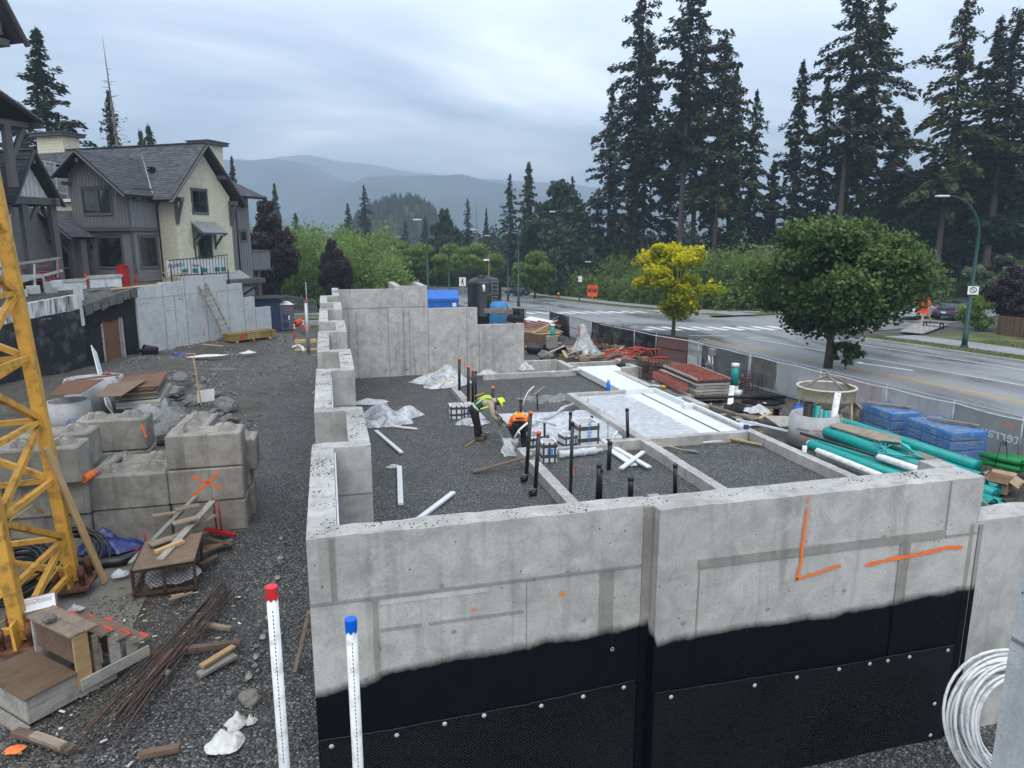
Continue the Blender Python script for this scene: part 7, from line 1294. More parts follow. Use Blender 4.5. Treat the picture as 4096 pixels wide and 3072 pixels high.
# pallets of blocks wrapped in blue film
for k,(x,y,w,d,h)in enumerate(((18.2,19.3,1.0,1.5,1.0),(18.2,17.1,1.15,1.9,1.0))):
    t=thing('wrapped_pallet',['blue wrapped pallet of blocks beside the pink banner','longer blue wrapped pallet of blocks nearest the wall corner'][k],'pallet',(x,y,0),R(-5));zz=.0
    for j in range(3):
        for i in range(3):m=MB();m.box((0,-d/2+d*(i+.5)/3,.16+h*.3*j+h*.14),(w-.02*random.random(),d/3-.03,h*.28),ch=.03);m.build('block','wrap_brick',t,True)
    m=MB();m.grid(lambda u,v:((u-.5)*(w+.08),(v-.5)*(d+.08),h+.06+.05*N1(u*5,v*5,k)+.03*abs(N1(u*12,v*12))-(.12 if min(u,v,1-u,1-v)<.02 else 0)),18,22);m.build('film_top','blue_wrap',t,True)
    m=MB();n_=40;ring=[((w/2+.035)*(1 if c>.707 else-1 if c<-.707 else c/.707),(d/2+.035)*(1 if s>.707 else-1 if s<-.707 else s/.707))for c,s in((math.cos(2*math.pi*i/n_),math.sin(2*math.pi*i/n_))for i in range(n_))]
    m.add([(x_*(1+.01*random.random()),y_*(1+.01*random.random()),z_)for z_ in(.15,.5,.8,h+.05)for x_,y_ in ring],[(j*n_+i,j*n_+(i+1)%n_,(j+1)*n_+(i+1)%n_,(j+1)*n_+i)for j in range(3)for i in range(n_)]);m.build('film_wrap','blue_wrap',t,True)
    for xx in(-w/2+.06,0,w/2-.06):m=MB();m.bx(xx-.05,xx+.05,-d/2,d/2,0,.14);m.build('pallet_bearer','old_wood',t,True)
plank('plank','board with a white label on the blue pallet by the pink banner',(17.75,19.9,1.12),(18.6,18.9,1.12),.14,.06,'old_wood');plank('plank','grey timber on top of the longer blue pallet',(18.0,17.6,1.12),(18.7,16.4,1.12),.14,.07,'old_wood')
bo=thing('cardboard_box','open flattened cardboard box beside the green pipe ends','box',(17.1,14.2,.05),R(30));m=MB();m.bx(-.4,.4,-.28,.28,0,.32);m.f.pop(1);m.sm.pop();m.build('carton','cardboard',bo,True)
for(x0,y0,rx,ry)in((0,-.40,.5,0),(0,.40,-.5,0),(-.5,0,0,.5),(.5,0,0,-.5)):m=MB();m.box((x0,y0,.30),(.8 if rx else .25,.25 if rx else .56,.01),rx=rx,ry=ry);m.build('flap','cardboard',bo,True)
for k in range(8):m=MB();m.pipe((18.3+.22*(k%4),14.6-.10*(k%4),.35+.2*(k//4)),(18.0+.22*(k%4),15.6-.10*(k%4),.32+.2*(k//4)),.085,.02,12);tag(m.build('green_fitting','plastic_green'),'bright green plastic tube in the stack by the banner','tube','bright green tubes')
for k in range(26):p=Vector((17.6+random.gauss(0,.25),13.3+random.gauss(0,.25),.1+.012*k));a=random.uniform(0,3.1);rbar('bent rusty rebar in the heap by the green tubes',p-Vector((math.cos(a),math.sin(a),.1))*.5,p+Vector((math.cos(a),math.sin(a),.1))*.5,.012,(.3,.2,0),'bent rebar heap','rust')
for k in range(2):m=MB();m.tube([(17.7+.5*k,14.9,.3),(17.95+.2*k,15.0,1.0),(18.02+.1*k,15.0,1.1),(18.06+.05*k,15,.95)],.012,6);tag(m.build('hook_rod','black_metal'),['left bent wire hook in front of the lettered banner','right bent wire hook in front of the lettered banner'][k],'rod')
for k in range(7):plank('plank','old grey plank on the ground beyond the low wall',(13.6+.45*k,11.0+.15*k,.15+.05*(k%2)),(15.6+.35*k,12.4-.2*k,.17),.18,.05,'old_wood','plank','planks beyond the low wall')
plank('plank','thin orange stick leaning at the green bell ends',(15.3,12.4,.1),(14.8,13.3,.75),.04,.03,'lumber')
# concrete bucket
cb=thing('concrete_bucket','cream round concrete bucket with bail standing on legs','bucket',(17.1,21.2,0));c=Vector((17.1,21.2,0));m=MB();m.lathe([(.30,.45),(.95,1.02),(.98,1.05),(.98,1.42),(1.02,1.42),(1.02,1.47),(.94,1.47),(.94,1.05),(.28,.5)],36,c);m.build('hopper','cream_paint',cb);m=MB();m.lathe([(.936,1.44),(.93,1.10),(.3,.62),(.001,.6)],36,c);m.build('lining','concrete_dark',cb)
for k in range(4):a=.6+k*math.pi/2;p=c+Vector((math.cos(a),math.sin(a),0))*.85;m=MB();m.bar(p+Vector((0,0,1.05)),p*1.0+Vector((math.cos(a),math.sin(a),0))*.12,.08);m.build('leg','cream_paint',cb)
for s in(-1,1):m=MB();m.tube([c+Vector((s*.92,-.1*s,1.4)),c+Vector((s*.45,0,1.72)),c+Vector((0,0,1.86))],.035,8);m.build('bail','concrete_dark',cb)
m=MB();m.tube([c+Vector((0,.9,1.4)),c+Vector((0,0,1.86)),c+Vector((.1,-.9,1.38))],.04,8);m.build('bail','concrete_dark',cb);m=MB();m.box(c+Vector((0,0,1.86)),(.12,.12,.22),ch=.02);m.build('hook_eye','steel',cb)
mr=thing('manhole_barrel','concrete manhole barrel with printed marks holding green and white pipes','concrete pipe',(15.25,19.35,0));c=Vector((15.25,19.35,0));m=MB();m.lathe([(.66,0),(.78,0),(.78,.92),(.73,.93),(.73,1.02),(.64,1.02),(.64,.05)],36,c);m.build('barrel','concrete_pipe',mr)
for(tx,sz,z,a,mt)in(('LANGLEY',.11,.60,-150,'text_black'),('CERTIFIED',.07,.62,-118,'text_red'),('Q',.2,.48,-118,'text_red'),('CAST',.06,.36,-118,'text_red'),('ACPA',.09,.42,-98,'text_black'),('M-TYPE\nC478',.10,.35,-150,'orange_paint')):b=R(a);lettering(tx,sz,mt,(.785*math.cos(b),.785*math.sin(b),z),(R(90),0,b+R(90)),mr)
for k,(dx,dy,r,h,mt,lab)in enumerate(((-.08,-.2,.11,1.35,'pvc_green','green pipe offcut standing in the marked barrel'),(.22,-.25,.10,1.18,'pvc_green','shorter green pipe in the marked barrel'),(.42,-.3,.10,1.75,'pvc_white','white pipe leaning out of the marked barrel'))):m=MB();m.pipe(c+Vector((dx,dy,.1)),c+Vector((dx+(.15 if k==2 else 0),dy,h)),r,.014,16);tag(m.build('pipe_offcut',mt),lab,'pipe')
m=MB();m.lathe([(.14+.02*(i%2),.75+i*.03)for i in range(24)],14,c+Vector((-.34,-.1,0)),False);tag(m.build('drain_tube','black_pipe'),'corrugated black tube standing in the marked barrel','tube');m=MB();m.tube([c+Vector((.55,-.45,.85)),c+Vector((.62,-.5,1.1)),c+Vector((.66,-.5,.9)),c+Vector((.6,-.52,.6))],.02,6);tag(m.build('orange_cord','yellow_rope'),'orange cord hung over the barrel rim','cord')
bt=thing('blue_barrel','tilted blue plastic drum behind the marked barrel','drum',(16.2,21.4,0));m=MB();m.lathe([(.001,0),(.26,0),(.28,.3),(.28,.6),(.24,.75),(.001,.76)],18,(16.2,21.4,.05),True,Matrix.Rotation(.25,3,'Y'));m.build('drum','bottle_blue',bt);m=MB();m.tube([(15.4,20.6,.5),(15.6,20.9,.95),(16.1,20.6,.9),(16.6,20.2,.5)],.03,6);tag(m.build('steel_hoop','rust_dark'),'bent rusty hoop in front of the blue drum','hoop')
vp=thing('vent_stub','short black flanged pipe stub on the dirt','pipe',(15.9,22.3,0));m=MB();m.lathe([(.12,0),(.12,.45),(.19,.46),(.19,.5),(.1,.5),(.1,.1)],14,vp.location);m.build('stub','black_pipe',vp)
for k,(x0,y0,x1,y1)in enumerate(((17.9,20.3,18.4,21.2),(18.3,20.0,18.7,20.9))):t=thing('saw_horse',['timber trestle beside the concrete bucket','second timber trestle against the pink banner'][k],'trestle',(x0,y0,0));m=MB();m.bar((x0,y0,.75),(x1,y1,.75),.1);m.build('beam','old_wood',t);[MB().bar((x,y,0),(x+.12*s,y,.75),.07).build('leg','old_wood',t)for x,y in((x0-.15,y0),(x1-.15,y1))for s in(1,2.4)]
m=MB();m.pipe((14.3,25.45,.28),(17.9,24.6,.28),.075,.012,14);tag(m.build('long_black_pipe','black_pipe'),'long black pipe lying across the dirt in front of the steel forms','pipe')
def gstand(label,px,z0,z1,r,tee):
    p=Vector(px);t=thing('green_standpipe',label,'pipe',p);m=MB();m.tube([p+Vector((0,0,z0)),p+Vector((0,0,z1))],r,18);m.build('pipe','pvc_green',t);m=MB();m.lathe([(r*1.05,z1-.1),(r*1.12,z1-.1),(r*1.12,z1+.04),(r*.9,z1+.05),(.001,z1+.05)],18,p);m.build('cap','pvc_white',t)
    if tee:m=MB();m.lathe([(r*1.15,0),(r*1.15,z0+.08)],18,p);m.build('tee_body','pvc_white',t);m=MB();m.pipe(p+Vector((0,0,.18)),p+Vector((.18,-.3,.18)),r*1.05,.02,18);m.build('tee_branch','pvc_white',t)
gstand('tall green standpipe with a white tee at its foot',(16.6,26.3,0),.42,1.40,.15,True);gstand('green standpipe with white cap among the timber',(13.55,42.2,0),.1,1.35,.14,False)
# steel and plywood forms
ps=thing('form_panel_stack','stack of grey edged red form panels beside the green standpipe','form panels',(15.2,27.2,0),R(-3))
for k in range(7):m=MB();dx=random.uniform(-.05,.05);m.box((dx,0,.14+k*.125),(1.5,3.4,.10),ch=.01);pn=m.build('panel','grey_wood' if k<6 else 'rust_dark',ps,True)
for i in range(13):m=MB();m.bx(-.72,.72,-1.65+i*.27,-1.625+i*.27,.945,1.03);m.build('red_rib','rust_red' if 'rust_red' in MAT else 'red_paint',pn,True)
for x in(-.74,.69):m=MB();m.bx(x,x+.05,-1.7,1.7,.945,1.03);m.build('edge_rail','grey_wood',pn,True)
wl_=thing('steel_waler','long rusty red steel waler with square pockets on the timber','waler',(14.0,27.2,0),R(-4));m=MB();m.bx(-.16,-.13,-1.5,1.5,.52,.80);m.bx(.14,.17,-1.5,1.5,.52,.80);m.bx(-.16,.17,-1.5,1.5,.49,.52);m.build('channel','rust_red',wl_,True)
for i in range(8):m=MB();m.bx(-.13,.14,-1.5+i*.42,-1.46+i*.42,.52,.79);m.build('divider','rust_red',wl_,True)
for k in range(5):plank('plank','grey form timber in the low pile under the steel waler',(13.85+.22*k,28.9,.14+.12*(k%3)),(14.0+.22*k,25.5+.2*(k%2),.14+.12*(k%3)),.18,.16,'grey_wood' if k%2 else 'old_wood','timber','form timbers under the waler')
sheet('grey plywood sheet tilted between waler and panel stack',[(14.3,28.8,.85),(14.85,28.9,.80),(15.0,25.6,.62),(14.3,25.5,.80)],.03,'grey_wood')
def wirebox(label,x,y,w,d,h,fill,rz=0,n=7):
    t=thing('wire_crate',label,'crate',(x,y,0),rz)
    for k in range(n):
        z=.06+k*(h-.06)/(n-1)
        for(x0,y0,x1,y1)in((-w/2,-d/2,w/2,-d/2),(-w/2,d/2,w/2,d/2),(-w/2,-d/2,-w/2,d/2),(w/2,-d/2,w/2,d/2)):m=MB();m.bar((x0,y0,z),(x1,y1,z),.02);m.build('wire','rust_dark',t,True)
    for i in range(7):
        for s in(-1,1):m=MB();m.bar((-w/2+w*i/6,s*d/2,0),(-w/2+w*i/6,s*d/2,h),.018);m.build('wire','rust_dark',t,True)
    for i in range(5):
        for s in(-1,1):m=MB();m.bar((s*w/2,-d/2+d*i/4,0),(s*w/2,-d/2+d*i/4,h),.018);m.build('wire','rust_dark',t,True)
    for i in range(16):m=MB();a=random.uniform(0,3);m.bar((random.uniform(-.4,.1)*w,random.uniform(-.4,.4)*d,.05+h*.8*i/16),(random.uniform(-.1,.4)*w,random.uniform(-.4,.4)*d,.1+h*.85*i/16),.06,.04);m.build('scrap',random.choice(fill),t,True)
wirebox('rusty wire crate full of red clamps beside the white boards',15.1,31.0,1.2,1.1,.85,('red_paint','rust_dark','rust'),.05,9);wirebox('rusty wire crate of scrap behind the poly wrapped column',15.2,38.9,1.6,1.2,.95,('rust_dark','dark_wood','rust'),.2);wirebox('dark wire crate of scrap wood behind the green standpipe',17.6,27.2,1.0,1.4,.8,('dark_wood','rust_dark'),0)
for k in range(6):m=MB();m.bar((14.7+.08*k,31.2-.05*k,.93+.02*k),(15.7,31.1-.06*k,.93+.02*k),.05);tag(m.build('red_clamp','red_orange'),'bright red clamp bar on the wire crate','clamp','red clamp bars')
m=MB();m.pipe((14.4,33.2,.32),(15.4,32.2,.32),.30,.03,20);tag(m.build('culvert_pipe','black_pipe'),'fat black culvert pipe behind the white boards','pipe');m=MB();m.pipe((11.3,39.8,.32),(12.1,39.2,.32),.30,.03,20);tag(m.build('culvert_pipe','black_pipe'),'black culvert pipe with white band beside the low back wall','pipe');m=MB();m.pipe((12.0,38.3,.3),(13.2,38.9,.32),.2,.03,16);tag(m.build('culvert_pipe','black_pipe'),'dark corrugated pipe among the timber','pipe')
rock('pale sandstone boulder beside the low back wall',(11.6,37.3,.25),.42,3,None,RKS[1])
pcn=thing('wrapped_column','timber column draped in clear plastic like a tent','sheeting',(13.9,37.8,0));c=Vector((13.9,37.8,0));m=MB();m.bx(13.72,14.02,37.75,37.95,0,1.75);m.build('column','old_wood',pcn);m=MB();n_=40
m.add([(c.x+(.16+.75*(1-t)**1.7*(1+.35*math.sin(a*5+2*t)+.3*N1(math.cos(a)*2,math.sin(a)*2,3)))*math.cos(a)+.25*(1-t),c.y+(.15+.6*(1-t)**1.7*(1+.3*math.sin(a*6)))*math.sin(a),.02+1.85*t-.03*math.sin(a*5))for t in(i/12 for i in range(13))for a in(2*math.pi*k/n_ for k in range(n_))],[(j*n_+i,j*n_+(i+1)%n_,(j+1)*n_+(i+1)%n_,(j+1)*n_+i)for j in range(12)for i in range(n_)],True);m.build('plastic_drape','poly',pcn)
m=MB();m.tube([(14.5,37.3,.25),(15.6,36.2,.06)],.15,14);tag(m.build('aqua_pipe','pvc_aqua'),'pale aqua pipe lying at the foot of the wrapped column','pipe');m=MB();m.bx(13.3,13.9,36.4,36.8,0,.3);tag(m.build('cardboard_box','cardboard'),'small cardboard box at the foot of the wrapped column','box')
# timber, props and formwork
fw_=thing('formwork_box','plywood formwork box with rebar grid beside the low back wall','formwork',(11.6,40.5,0));m=MB();m.bar((10.6,44.0,.55),(12.3,39.6,.55),.06,1.0);m.build('side','plywood_top',fw_);m=MB();m.bar((12.35,39.6,.5),(13.2,40.2,.5),.06,.9);m.build('side','grey_wood',fw_)
for k in range(8):m=MB();p,q=Vector((10.65,43.7,.1)),Vector((12.2,39.7,.1));a=p.lerp(q,k/7);m.bar(a+Vector((-.08,-.04,0)),a+Vector((-.08,-.04,.9)),.015);m.build('rebar','rust',fw_)
for k in range(9):plank('plank','new yellow board in the pile by the white capped standpipe',(11.6+.1*k,45.5-.3*k,.5+.05*(k%4)),(15.0-.1*k,44.5-.2*k,.55+.05*(k%4)),.25,.05,'lumber','plank','new boards by the standpipe')
plank('plank','long yellow timber slanting up over the board pile',(11.7,41.6,.75),(15.2,46.3,1.15),.12,.08,'lumber')
for k in range(7):m=MB();p=Vector((11.2+.5*k,48.2-.1*k,.8+.03*k));m.bar(p,p+Vector((.6,-3.2,.0)),.09,.09);tag(m.build('red_prop','rust_red' if 'rust_red' in MAT else 'red_paint'),'faded red steel prop in the stack by the open wire panel','prop','faded red props');
sheet('grey plywood under the faded red props',[(11.0,48.6,.72),(14.8,48.0,.72),(15.0,45.0,.60),(11.4,45.2,.6)],.25,'old_wood');sheet('white sheet lying against the open wire panel',[(13.6,49.2,.95),(14.2,49.6,1.1),(15.4,47.6,.95),(15.0,47.2,.85)],.02,'foam_white','board',None,'white_board')
for k in range(78):
    x=random.uniform(12.4,17.2);y=random.uniform(33.8,41.5)if x>14 else random.uniform(36.4,41);a=random.gauss(.6,.8);L=random.uniform(.7,2.3);d=Vector((math.cos(a),math.sin(a),0))*L/2;z=.1+.35*random.random()*(1 if y>34 else .4);c=Vector((x,y,z));plank('plank','weathered offcut in the timber heap along the screened fence',c-d,c+d+Vector((0,0,random.uniform(-.05,.2))),random.uniform(.08,.22),.05,random.choice(('old_wood','grey_wood','dark_wood','lumber','old_wood','plywood_top')),'plank','offcuts in the timber heap')
for k in range(5):a=Vector((14.3+.16*k,35.9+.2*k,.30+.04*k));m=MB();m.tube([a,a+Vector((1.3+.15*k,-1.5+.25*k,.06*k))],.035,8);tag(m.build('red_prop','red_orange'),'bright red prop tube in the bundle by the black culvert','prop','bright red props')
for k in range(7):a=Vector((15.7+.17*k,35.9-.12*k,.3));m=MB();q=random.uniform(-.25,.25);m.tube([a,a+Vector((.1+q,q,.42)),a+Vector((.45,-.3+q,.48-q*.4)),a+Vector((.6,-.45,.1))],.02,6);tag(m.build('red_bracket','red_orange'),'bent red bracket in the pile against the screened fence','bracket','bent red brackets')
for k in range(3):a=Vector((14.2+.14*k,39.6-.1*k,.95));m=MB();m.bar(a,a+Vector((.1,-.5,.28)),.08);tag(m.build('red_bracket','red_orange'),'red bracket on top of the scrap crate behind the column','bracket','red brackets on the scrap crate')
sheet('brown plywood on the ground right of the red brackets',[(16.2,35.4,.2),(17.4,34.8,.22),(18.1,33.0,.2),(16.3,33.2,.2)],.05,'plywood_top');ldr=thing('timber_pallet','slatted timber panel lying by the aqua pipe','pallet',(14.9,35.2,.2),R(40))
for k in range(8):m=MB();m.bx(-.35,.35,-.8+.21*k,-.72+.21*k,0,.05);m.build('slat','old_wood',ldr,True)
for x in(-.4,.36):m=MB();m.bx(x,x+.05,-.95,.95,-.04,.1);m.build('rail','lumber',ldr,True)
for k in range(26):x,y=random.uniform(14.0,17.2),random.uniform(20.5,25.0);c=Vector((x,y,.08));a=random.uniform(0,3);L=random.uniform(.15,.6);d=Vector((math.cos(a),math.sin(a),0))*L/2;plank('offcut','small offcut in the litter by the outer beam',c-d,c+d,random.uniform(.04,.14),.03,random.choice(('foam_white','lumber','old_wood','foam_white','grey_wood')),'offcut','offcuts in the litter by the beam')
for k,(x,y,r,h,mt,lab)in enumerate(((16.0,23.7,.55,.3,'poly_dense','crumpled white sheet by the long black pipe'),(15.4,24.2,.6,.35,'black_fabric','heap of black fabric under the long black pipe'),(17.3,25.2,.9,.4,'black_fabric','black fabric heap against the fence'),(15.0,22.9,.5,.15,'old_wood','muddy brown mat beside the outer beam'),(14.6,22.0,.4,.12,'poly_dense','white plastic scrap by the outer beam'),(17.6,30.3,.7,.55,'dark_wood','heap of broken wood under the junction box'),(18.5,23.0,.6,.7,'black_fabric','black cloth draped against the chain link'))):crumple('debris_heap',lab,'debris',(x,y,.02),r,r*.8,h,mt,k+30,n=34)
plank('plank','whitewashed board leaning near the long black pipe',(15.4,24.6,.1),(16.3,26.0,.55),.22,.04,'foam_white');plank('plank','timber lying along the outer beam end',(14.3,25.0,.12),(14.9,22.2,.12),.14,.1,'old_wood');plank('plank','yellow timber end beside the grey board',(15.0,22.0,.2),(15.7,22.3,.3),.12,.06,'lumber');sheet('grey board lying by the white plastic strips',[(15.2,22.0,.3),(16.3,21.6,.3),(16.2,21.0,.1),(15.3,21.2,.1)],.04,'grey_wood','board',None,'board')
for k in range(2):m=MB();m.bar((14.0+.1*k,21.9-.2*k,.25),(15.0,18.9,.35),.09,.06);tag(m.build('plastic_profile','foam_white' if k==0 else 'black_pipe'),['white plastic profile leaning on the outer beam','black plastic profile beside the white one'][k],'profile')
# tank, filter and bin behind the low wall
tk=thing('water_tank','large black plastic water tank with aluminium ladder','tank',(12.75,58.5,-.3));c=Vector((12.75,58.5,-.3));m=MB();m.lathe([(1.42,0),(1.42,.6),(1.45,.65),(1.42,.7),(1.42,3.3),(1.38,3.45),(1.0,3.72),(.4,3.86),(.35,3.92),(.001,3.94)],40,c);m.build('body','tank_black',tk)
for s in(-.25,.25):m=MB();m.bar(c+Vector((.55+s,-1.55,.2)),c+Vector((.55+s,-1.5,3.55)),.04);m.build('ladder_stile','steel',tk)
for i in range(11):m=MB();m.bar(c+Vector((.3,-1.53,.5+.3*i)),c+Vector((.8,-1.53,.5+.3*i)),.035);m.build('ladder_rung','steel',tk)
m=MB();m.lathe([(.32,3.80),(.32,3.95),(.001,3.98)],16,c+Vector((-.35,-.3,0)));m.build('lid','tank_black',tk);m=MB();m.tube([c+Vector((-.4,-1.46,3.2)),c+Vector((-.4,-1.6,3.1)),c+Vector((-.4,-1.6,2.7))],.11,10);m.build('vent','pvc_white',tk)
cp=thing('camera_pole','wooden post with white camera behind the black tank','pole',(13.6,60.6,0));m=MB();m.bar((13.6,60.6,-.3),(13.6,60.6,5.3),.12);m.build('post','old_wood',cp);m=MB();m.box((13.35,60.5,4.85),(.5,.16,.14),ch=.02);m.build('camera','sign_white',cp)
ft=thing('filter_vessel','bright blue dome topped filter vessel beside the black tank','tank',(12.9,54.0,-.15));c=ft.location;m=MB();m.lathe([(.72,0),(.76,.2),(.76,1.5),(.70,1.75),(.5,1.95),(.15,2.05),(.001,2.06)],28,c);m.build('vessel','tank_blue',ft);m=MB();m.lathe([(.2,2.02),(.2,2.2),(.001,2.22)],12,c);m.build('valve','black_metal',ft);m=MB();m.tube([c+Vector((0,0,2.2)),c+Vector((0,0,2.5)),c+Vector((-.8,0,2.52)),c+Vector((-.85,0,2.4)),c+Vector((-.85,0,.9))],.08,10);m.build('pipe','black_pipe',ft)
for k in range(3):plank('plank','rough form board around the blue filter vessel',(11.4+.9*k,52.4,1.3-.1*k),(12.8+.6*k,51.6,1.35-.1*k),.05,.35,'old_wood','plank','form boards by the filter vessel')
bn_=thing('waste_bin','blue steel waste bin with flat lids behind the back wall','skip',(8.6,57.5,-.3),R(-8));m=MB();m.bx(-1.7,1.7,-.9,1.1,.2,2.15);m.build('body','bin_blue',bn_,True)
for x in(-1.2,-.4,.4,1.2):m=MB();m.bx(x-.05,x+.05,-.98,-.9,.3,2.1);m.build('rib','bin_blue',bn_,True)
for s in(0,1):m=MB();m.prism([(-1.72+1.73*s,-.95,2.18),(-.01+1.73*s,-.95,2.18),(-.01+1.73*s,1.1,2.75),(-1.72+1.73*s,1.1,2.75)],(0,0,.06));m.build('lid','bin_blue',bn_,True)
m=MB();m.bx(-1.75,1.75,-.96,-.88,2.05,2.17);m.build('rim','bin_blue',bn_,True);m=MB();m.bx(1.2,1.5,-1.0,-.985,1.6,1.9);m.build('label_plate','sign_white',bn_,True)
# ---------------------------------------------------------------- street furniture, cars
zM=lambda a,b:(2000+a/2.011,1000+b/2.011);zR=lambda a,b:(3000+a/2.011,1000+b/2.011)
def lamp(label,base,head,r=.09,side=None):
    p=GT(*base)if len(base)==2 else AT(*base);p.z=zt(p.x,p.y);q=AT(*head,FWD(p));H=q.z;a=Vector((q.x-p.x,q.y-p.y,0));A=a.length;t=thing('street_lamp',label,'street lamp',p,0,'green street lamps');b=min(2.6,max(.3,A*1.1));pts=[p+Vector((0,0,h))for h in(0,1.2,1.21,H-b-p.z)]+[p+a*(1-math.cos(x))+Vector((0,0,H-b-p.z+b*math.sin(x)))for x in(i*math.pi/20 for i in range(1,11))]
    m=MB();m.tube(pts,[r*1.3,r*1.3,r*.95,r*.75]+[r*.6-.015*i*.3 for i in range(10)],12);m.build('pole','lamp_green',t);m=MB();m.tube([p,p+Vector((0,0,.25)),p+Vector((0,0,.26))],[r*1.7,r*1.7,r*1.2],10);m.build('base','lamp_green',t);d=a.normalized()if A>.01 else Vector((1,0,0));m=MB();m.box(pts[-1]+d*.3+Vector((0,0,-.02)),(.75,.28,.11),rz=math.atan2(d.y,d.x),ch=.03);m.build('head','lamp_head',t);return t
lamp('nearest curved lamp standing on the verge at the right edge',zR(1720,800),(3790,783),.13);lamp('tall curved lamp rising behind the torn fence screen',(2074,1225),(2200,846),.12);lamp('straight lamp left of the blue waste bin',(1712,1150,62),(1683,878),.10);lamp('curved lamp with its head to the right above the blue bin',(1797,1160,76),(1882,918),.10);lamp('curved lamp by the dark blue car',(2032,1165,100),(1958,942),.11);lamp('curved lamp behind the yellow tree',(2778,1200),(2690,872),.11);lamp('far curved lamp beside the side street',(3812,1215),(3905,966),.11);lamp('lamp head showing above the dark maple',(3560,1190),(3465,842),.10);lamp('short lamp with a parking notice by the orange sign',zM(640,418),zM(690,94),.07)
for k,(x,hx,y)in enumerate(((1430,1485,945),(1655,1605,947),(1540,1500,938))):lamp(['distant lamp head above the left thicket','distant lamp head right of the dark fir','farthest lamp head over the street trees'][k],(x,1105),(hx,y),.11)
def sign(name,label,base,w,h,zc,mat,post='galv',rz=0,txt=(),cat='sign',pw=.06):
    p=GT(*base);t=thing(name,label,cat,p,rz);m=MB();m.bx(-pw/2,pw/2,0,pw,0,zc+h/2-.02);m.build('post',post,t,True);m=MB();m.bx(-w/2,w/2,-.03,-.005,zc-h/2,zc+h/2);b=m.build('board',mat,t,True)
    for s,sz,mt,x,z in txt:lettering(s,sz,mt,(x,-.036,zc+z),(R(90),0,0),b)
    return t,b
t,b=sign('road_closed_sign','bright orange road notice on a wooden post',zM(742,425),1.25,1.45,1.55,'sign_orange','lumber',R(-20),[('DANGER AND\nTREE WORK',.17,'text_black',0,.48),('CLOSED',.24,'sign_orange',0,.14),('AHEAD',.17,'sign_orange',0,-.07),('MAY 21 - JUNE 4\nAPRIL 2, 2024',.13,'text_black',0,-.38)],pw=.12);m=MB();m.bx(-.56,.56,-.035,-.031,-.19+1.55,.29+1.55);m.build('black_panel','text_black',b,True)
sign('parking_sign','green and white parking notice on the short lamp post',zM(641,419),.48,.75,3.05,'sign_white','lamp_green',R(-20),[('2 hr',.2,'sign_green',0,.22),('PERMIT\nPARKING',.11,'sign_green',0,-.1)]);sign('street_name_sign','teal street name sign on a thin pole at the corner',zM(1843,485),1.3,.3,3.05,'sign_green','galv',R(-20),[('Mitchell St',.22,'text_white',0,0)])
p=GT(*z5(1710,450));t,b=sign('pedestrian_sign','white pedestrian crossing sign between bin and tank',z5(1712,440),.85,1.1,2.9,'sign_white','galv',R(-10));m=MB();m.ball((.02,-.04,3.26),.08,8,6,(1,.2,1));m.bar((0,-.04,3.18),(.0,-.04,2.85),.14,.02,up=(0,1,0));m.bar((0,-.04,2.88),(.17,-.04,2.5),.08,.02,up=(0,1,0));m.bar((0,-.04,2.88),(-.17,-.04,2.5),.08,.02,up=(0,1,0));m.bar((0,-.04,3.1),(.2,-.04,2.85),.06,.02,up=(0,1,0));m.bar((0,-.04,3.1),(-.2,-.04,2.85),.06,.02,up=(0,1,0));tag(m.build('walking_figure','text_black',b,True),kind='stuff')
q=GT(*zR(1720,800));t=thing('no_stopping_sign','small white no stopping sign on the nearest lamp','sign',(q.x-.05,q.y-.17,0),R(-45));m=MB();m.bx(-.28,.28,-.02,0,3.35,3.85);b=m.build('plate','sign_white',t,True);m=MB();m.lathe([(.14,0),(.18,0)],20,(0,-.025,3.62),False,Matrix.Rotation(R(90),3,'X'));m.build('ring','text_black',b,True);m=MB();m.bar((-.11,-.026,3.73),(.11,-.026,3.51),.01,.04,up=(0,0,1));m.build('slash','text_black',b,True)
p=GT(*zM(470,390));t=thing('fire_hydrant','red fire hydrant with yellow bonnet on the verge','hydrant',p);m=MB();m.lathe([(.2,0),(.2,.06),(.13,.08),(.13,.6),(.17,.62)],12,p);m.tube([p+Vector((-.22,0,.45)),p+Vector((.22,0,.45))],.08,8);m.build('barrel','hydrant_red',t);m=MB();m.lathe([(.17,.62),(.17,.7),(.12,.82),(.05,.86),(.05,.95),(.001,.95)],12,p);m.build('bonnet','hydrant_yellow',t)
p=GT(*zM(990,392));t=thing('utility_box','pale weathered utility box in the grass','utility box',p,R(-20));m=MB();m.box((0,0,.65),(.95,.8,1.3),ch=.04);m.build('cabinet','sign_white',t,True);m=MB();m.box((0,0,1.33),(1.02,.88,.06),ch=.02);m.build('lid','concrete_top',t,True)
p=GT(*zR(1500,540));t=thing('traffic_cone','tall orange traffic cone by the side street','cone',p);m=MB();m.lathe([(.16,.05),(.05,1.0),(.03,1.02),(.001,1.02)],14,p);m.build('cone','red_orange',t);m=MB();m.lathe([(.001,.05),(.25,.05),(.27,0)],4,p);m.build('base','black_metal',t);m=MB();m.lathe([(.115,.5),(.085,.7)],14,p);m.build('band','sign_white',t)
p=GT(*zR(1470,632));bx,by=p.x,p.y;t=thing('bench','small dark slatted bench on the paved corner','bench',p,R(20))
for i in range(5):m=MB();m.bx(-.25+.11*i,-.16+.11*i,-.7,.7,.44,.48);m.build('slat','black_metal',t,True)
for y in(-.6,.6):m=MB();m.bx(-.25,.28,y-.04,y+.04,.38,.44);m.bx(-.25,-.19,y-.04,y+.04,0,.38);m.bx(.22,.28,y-.04,y+.04,0,.38);m.build('leg','black_metal',t,True)
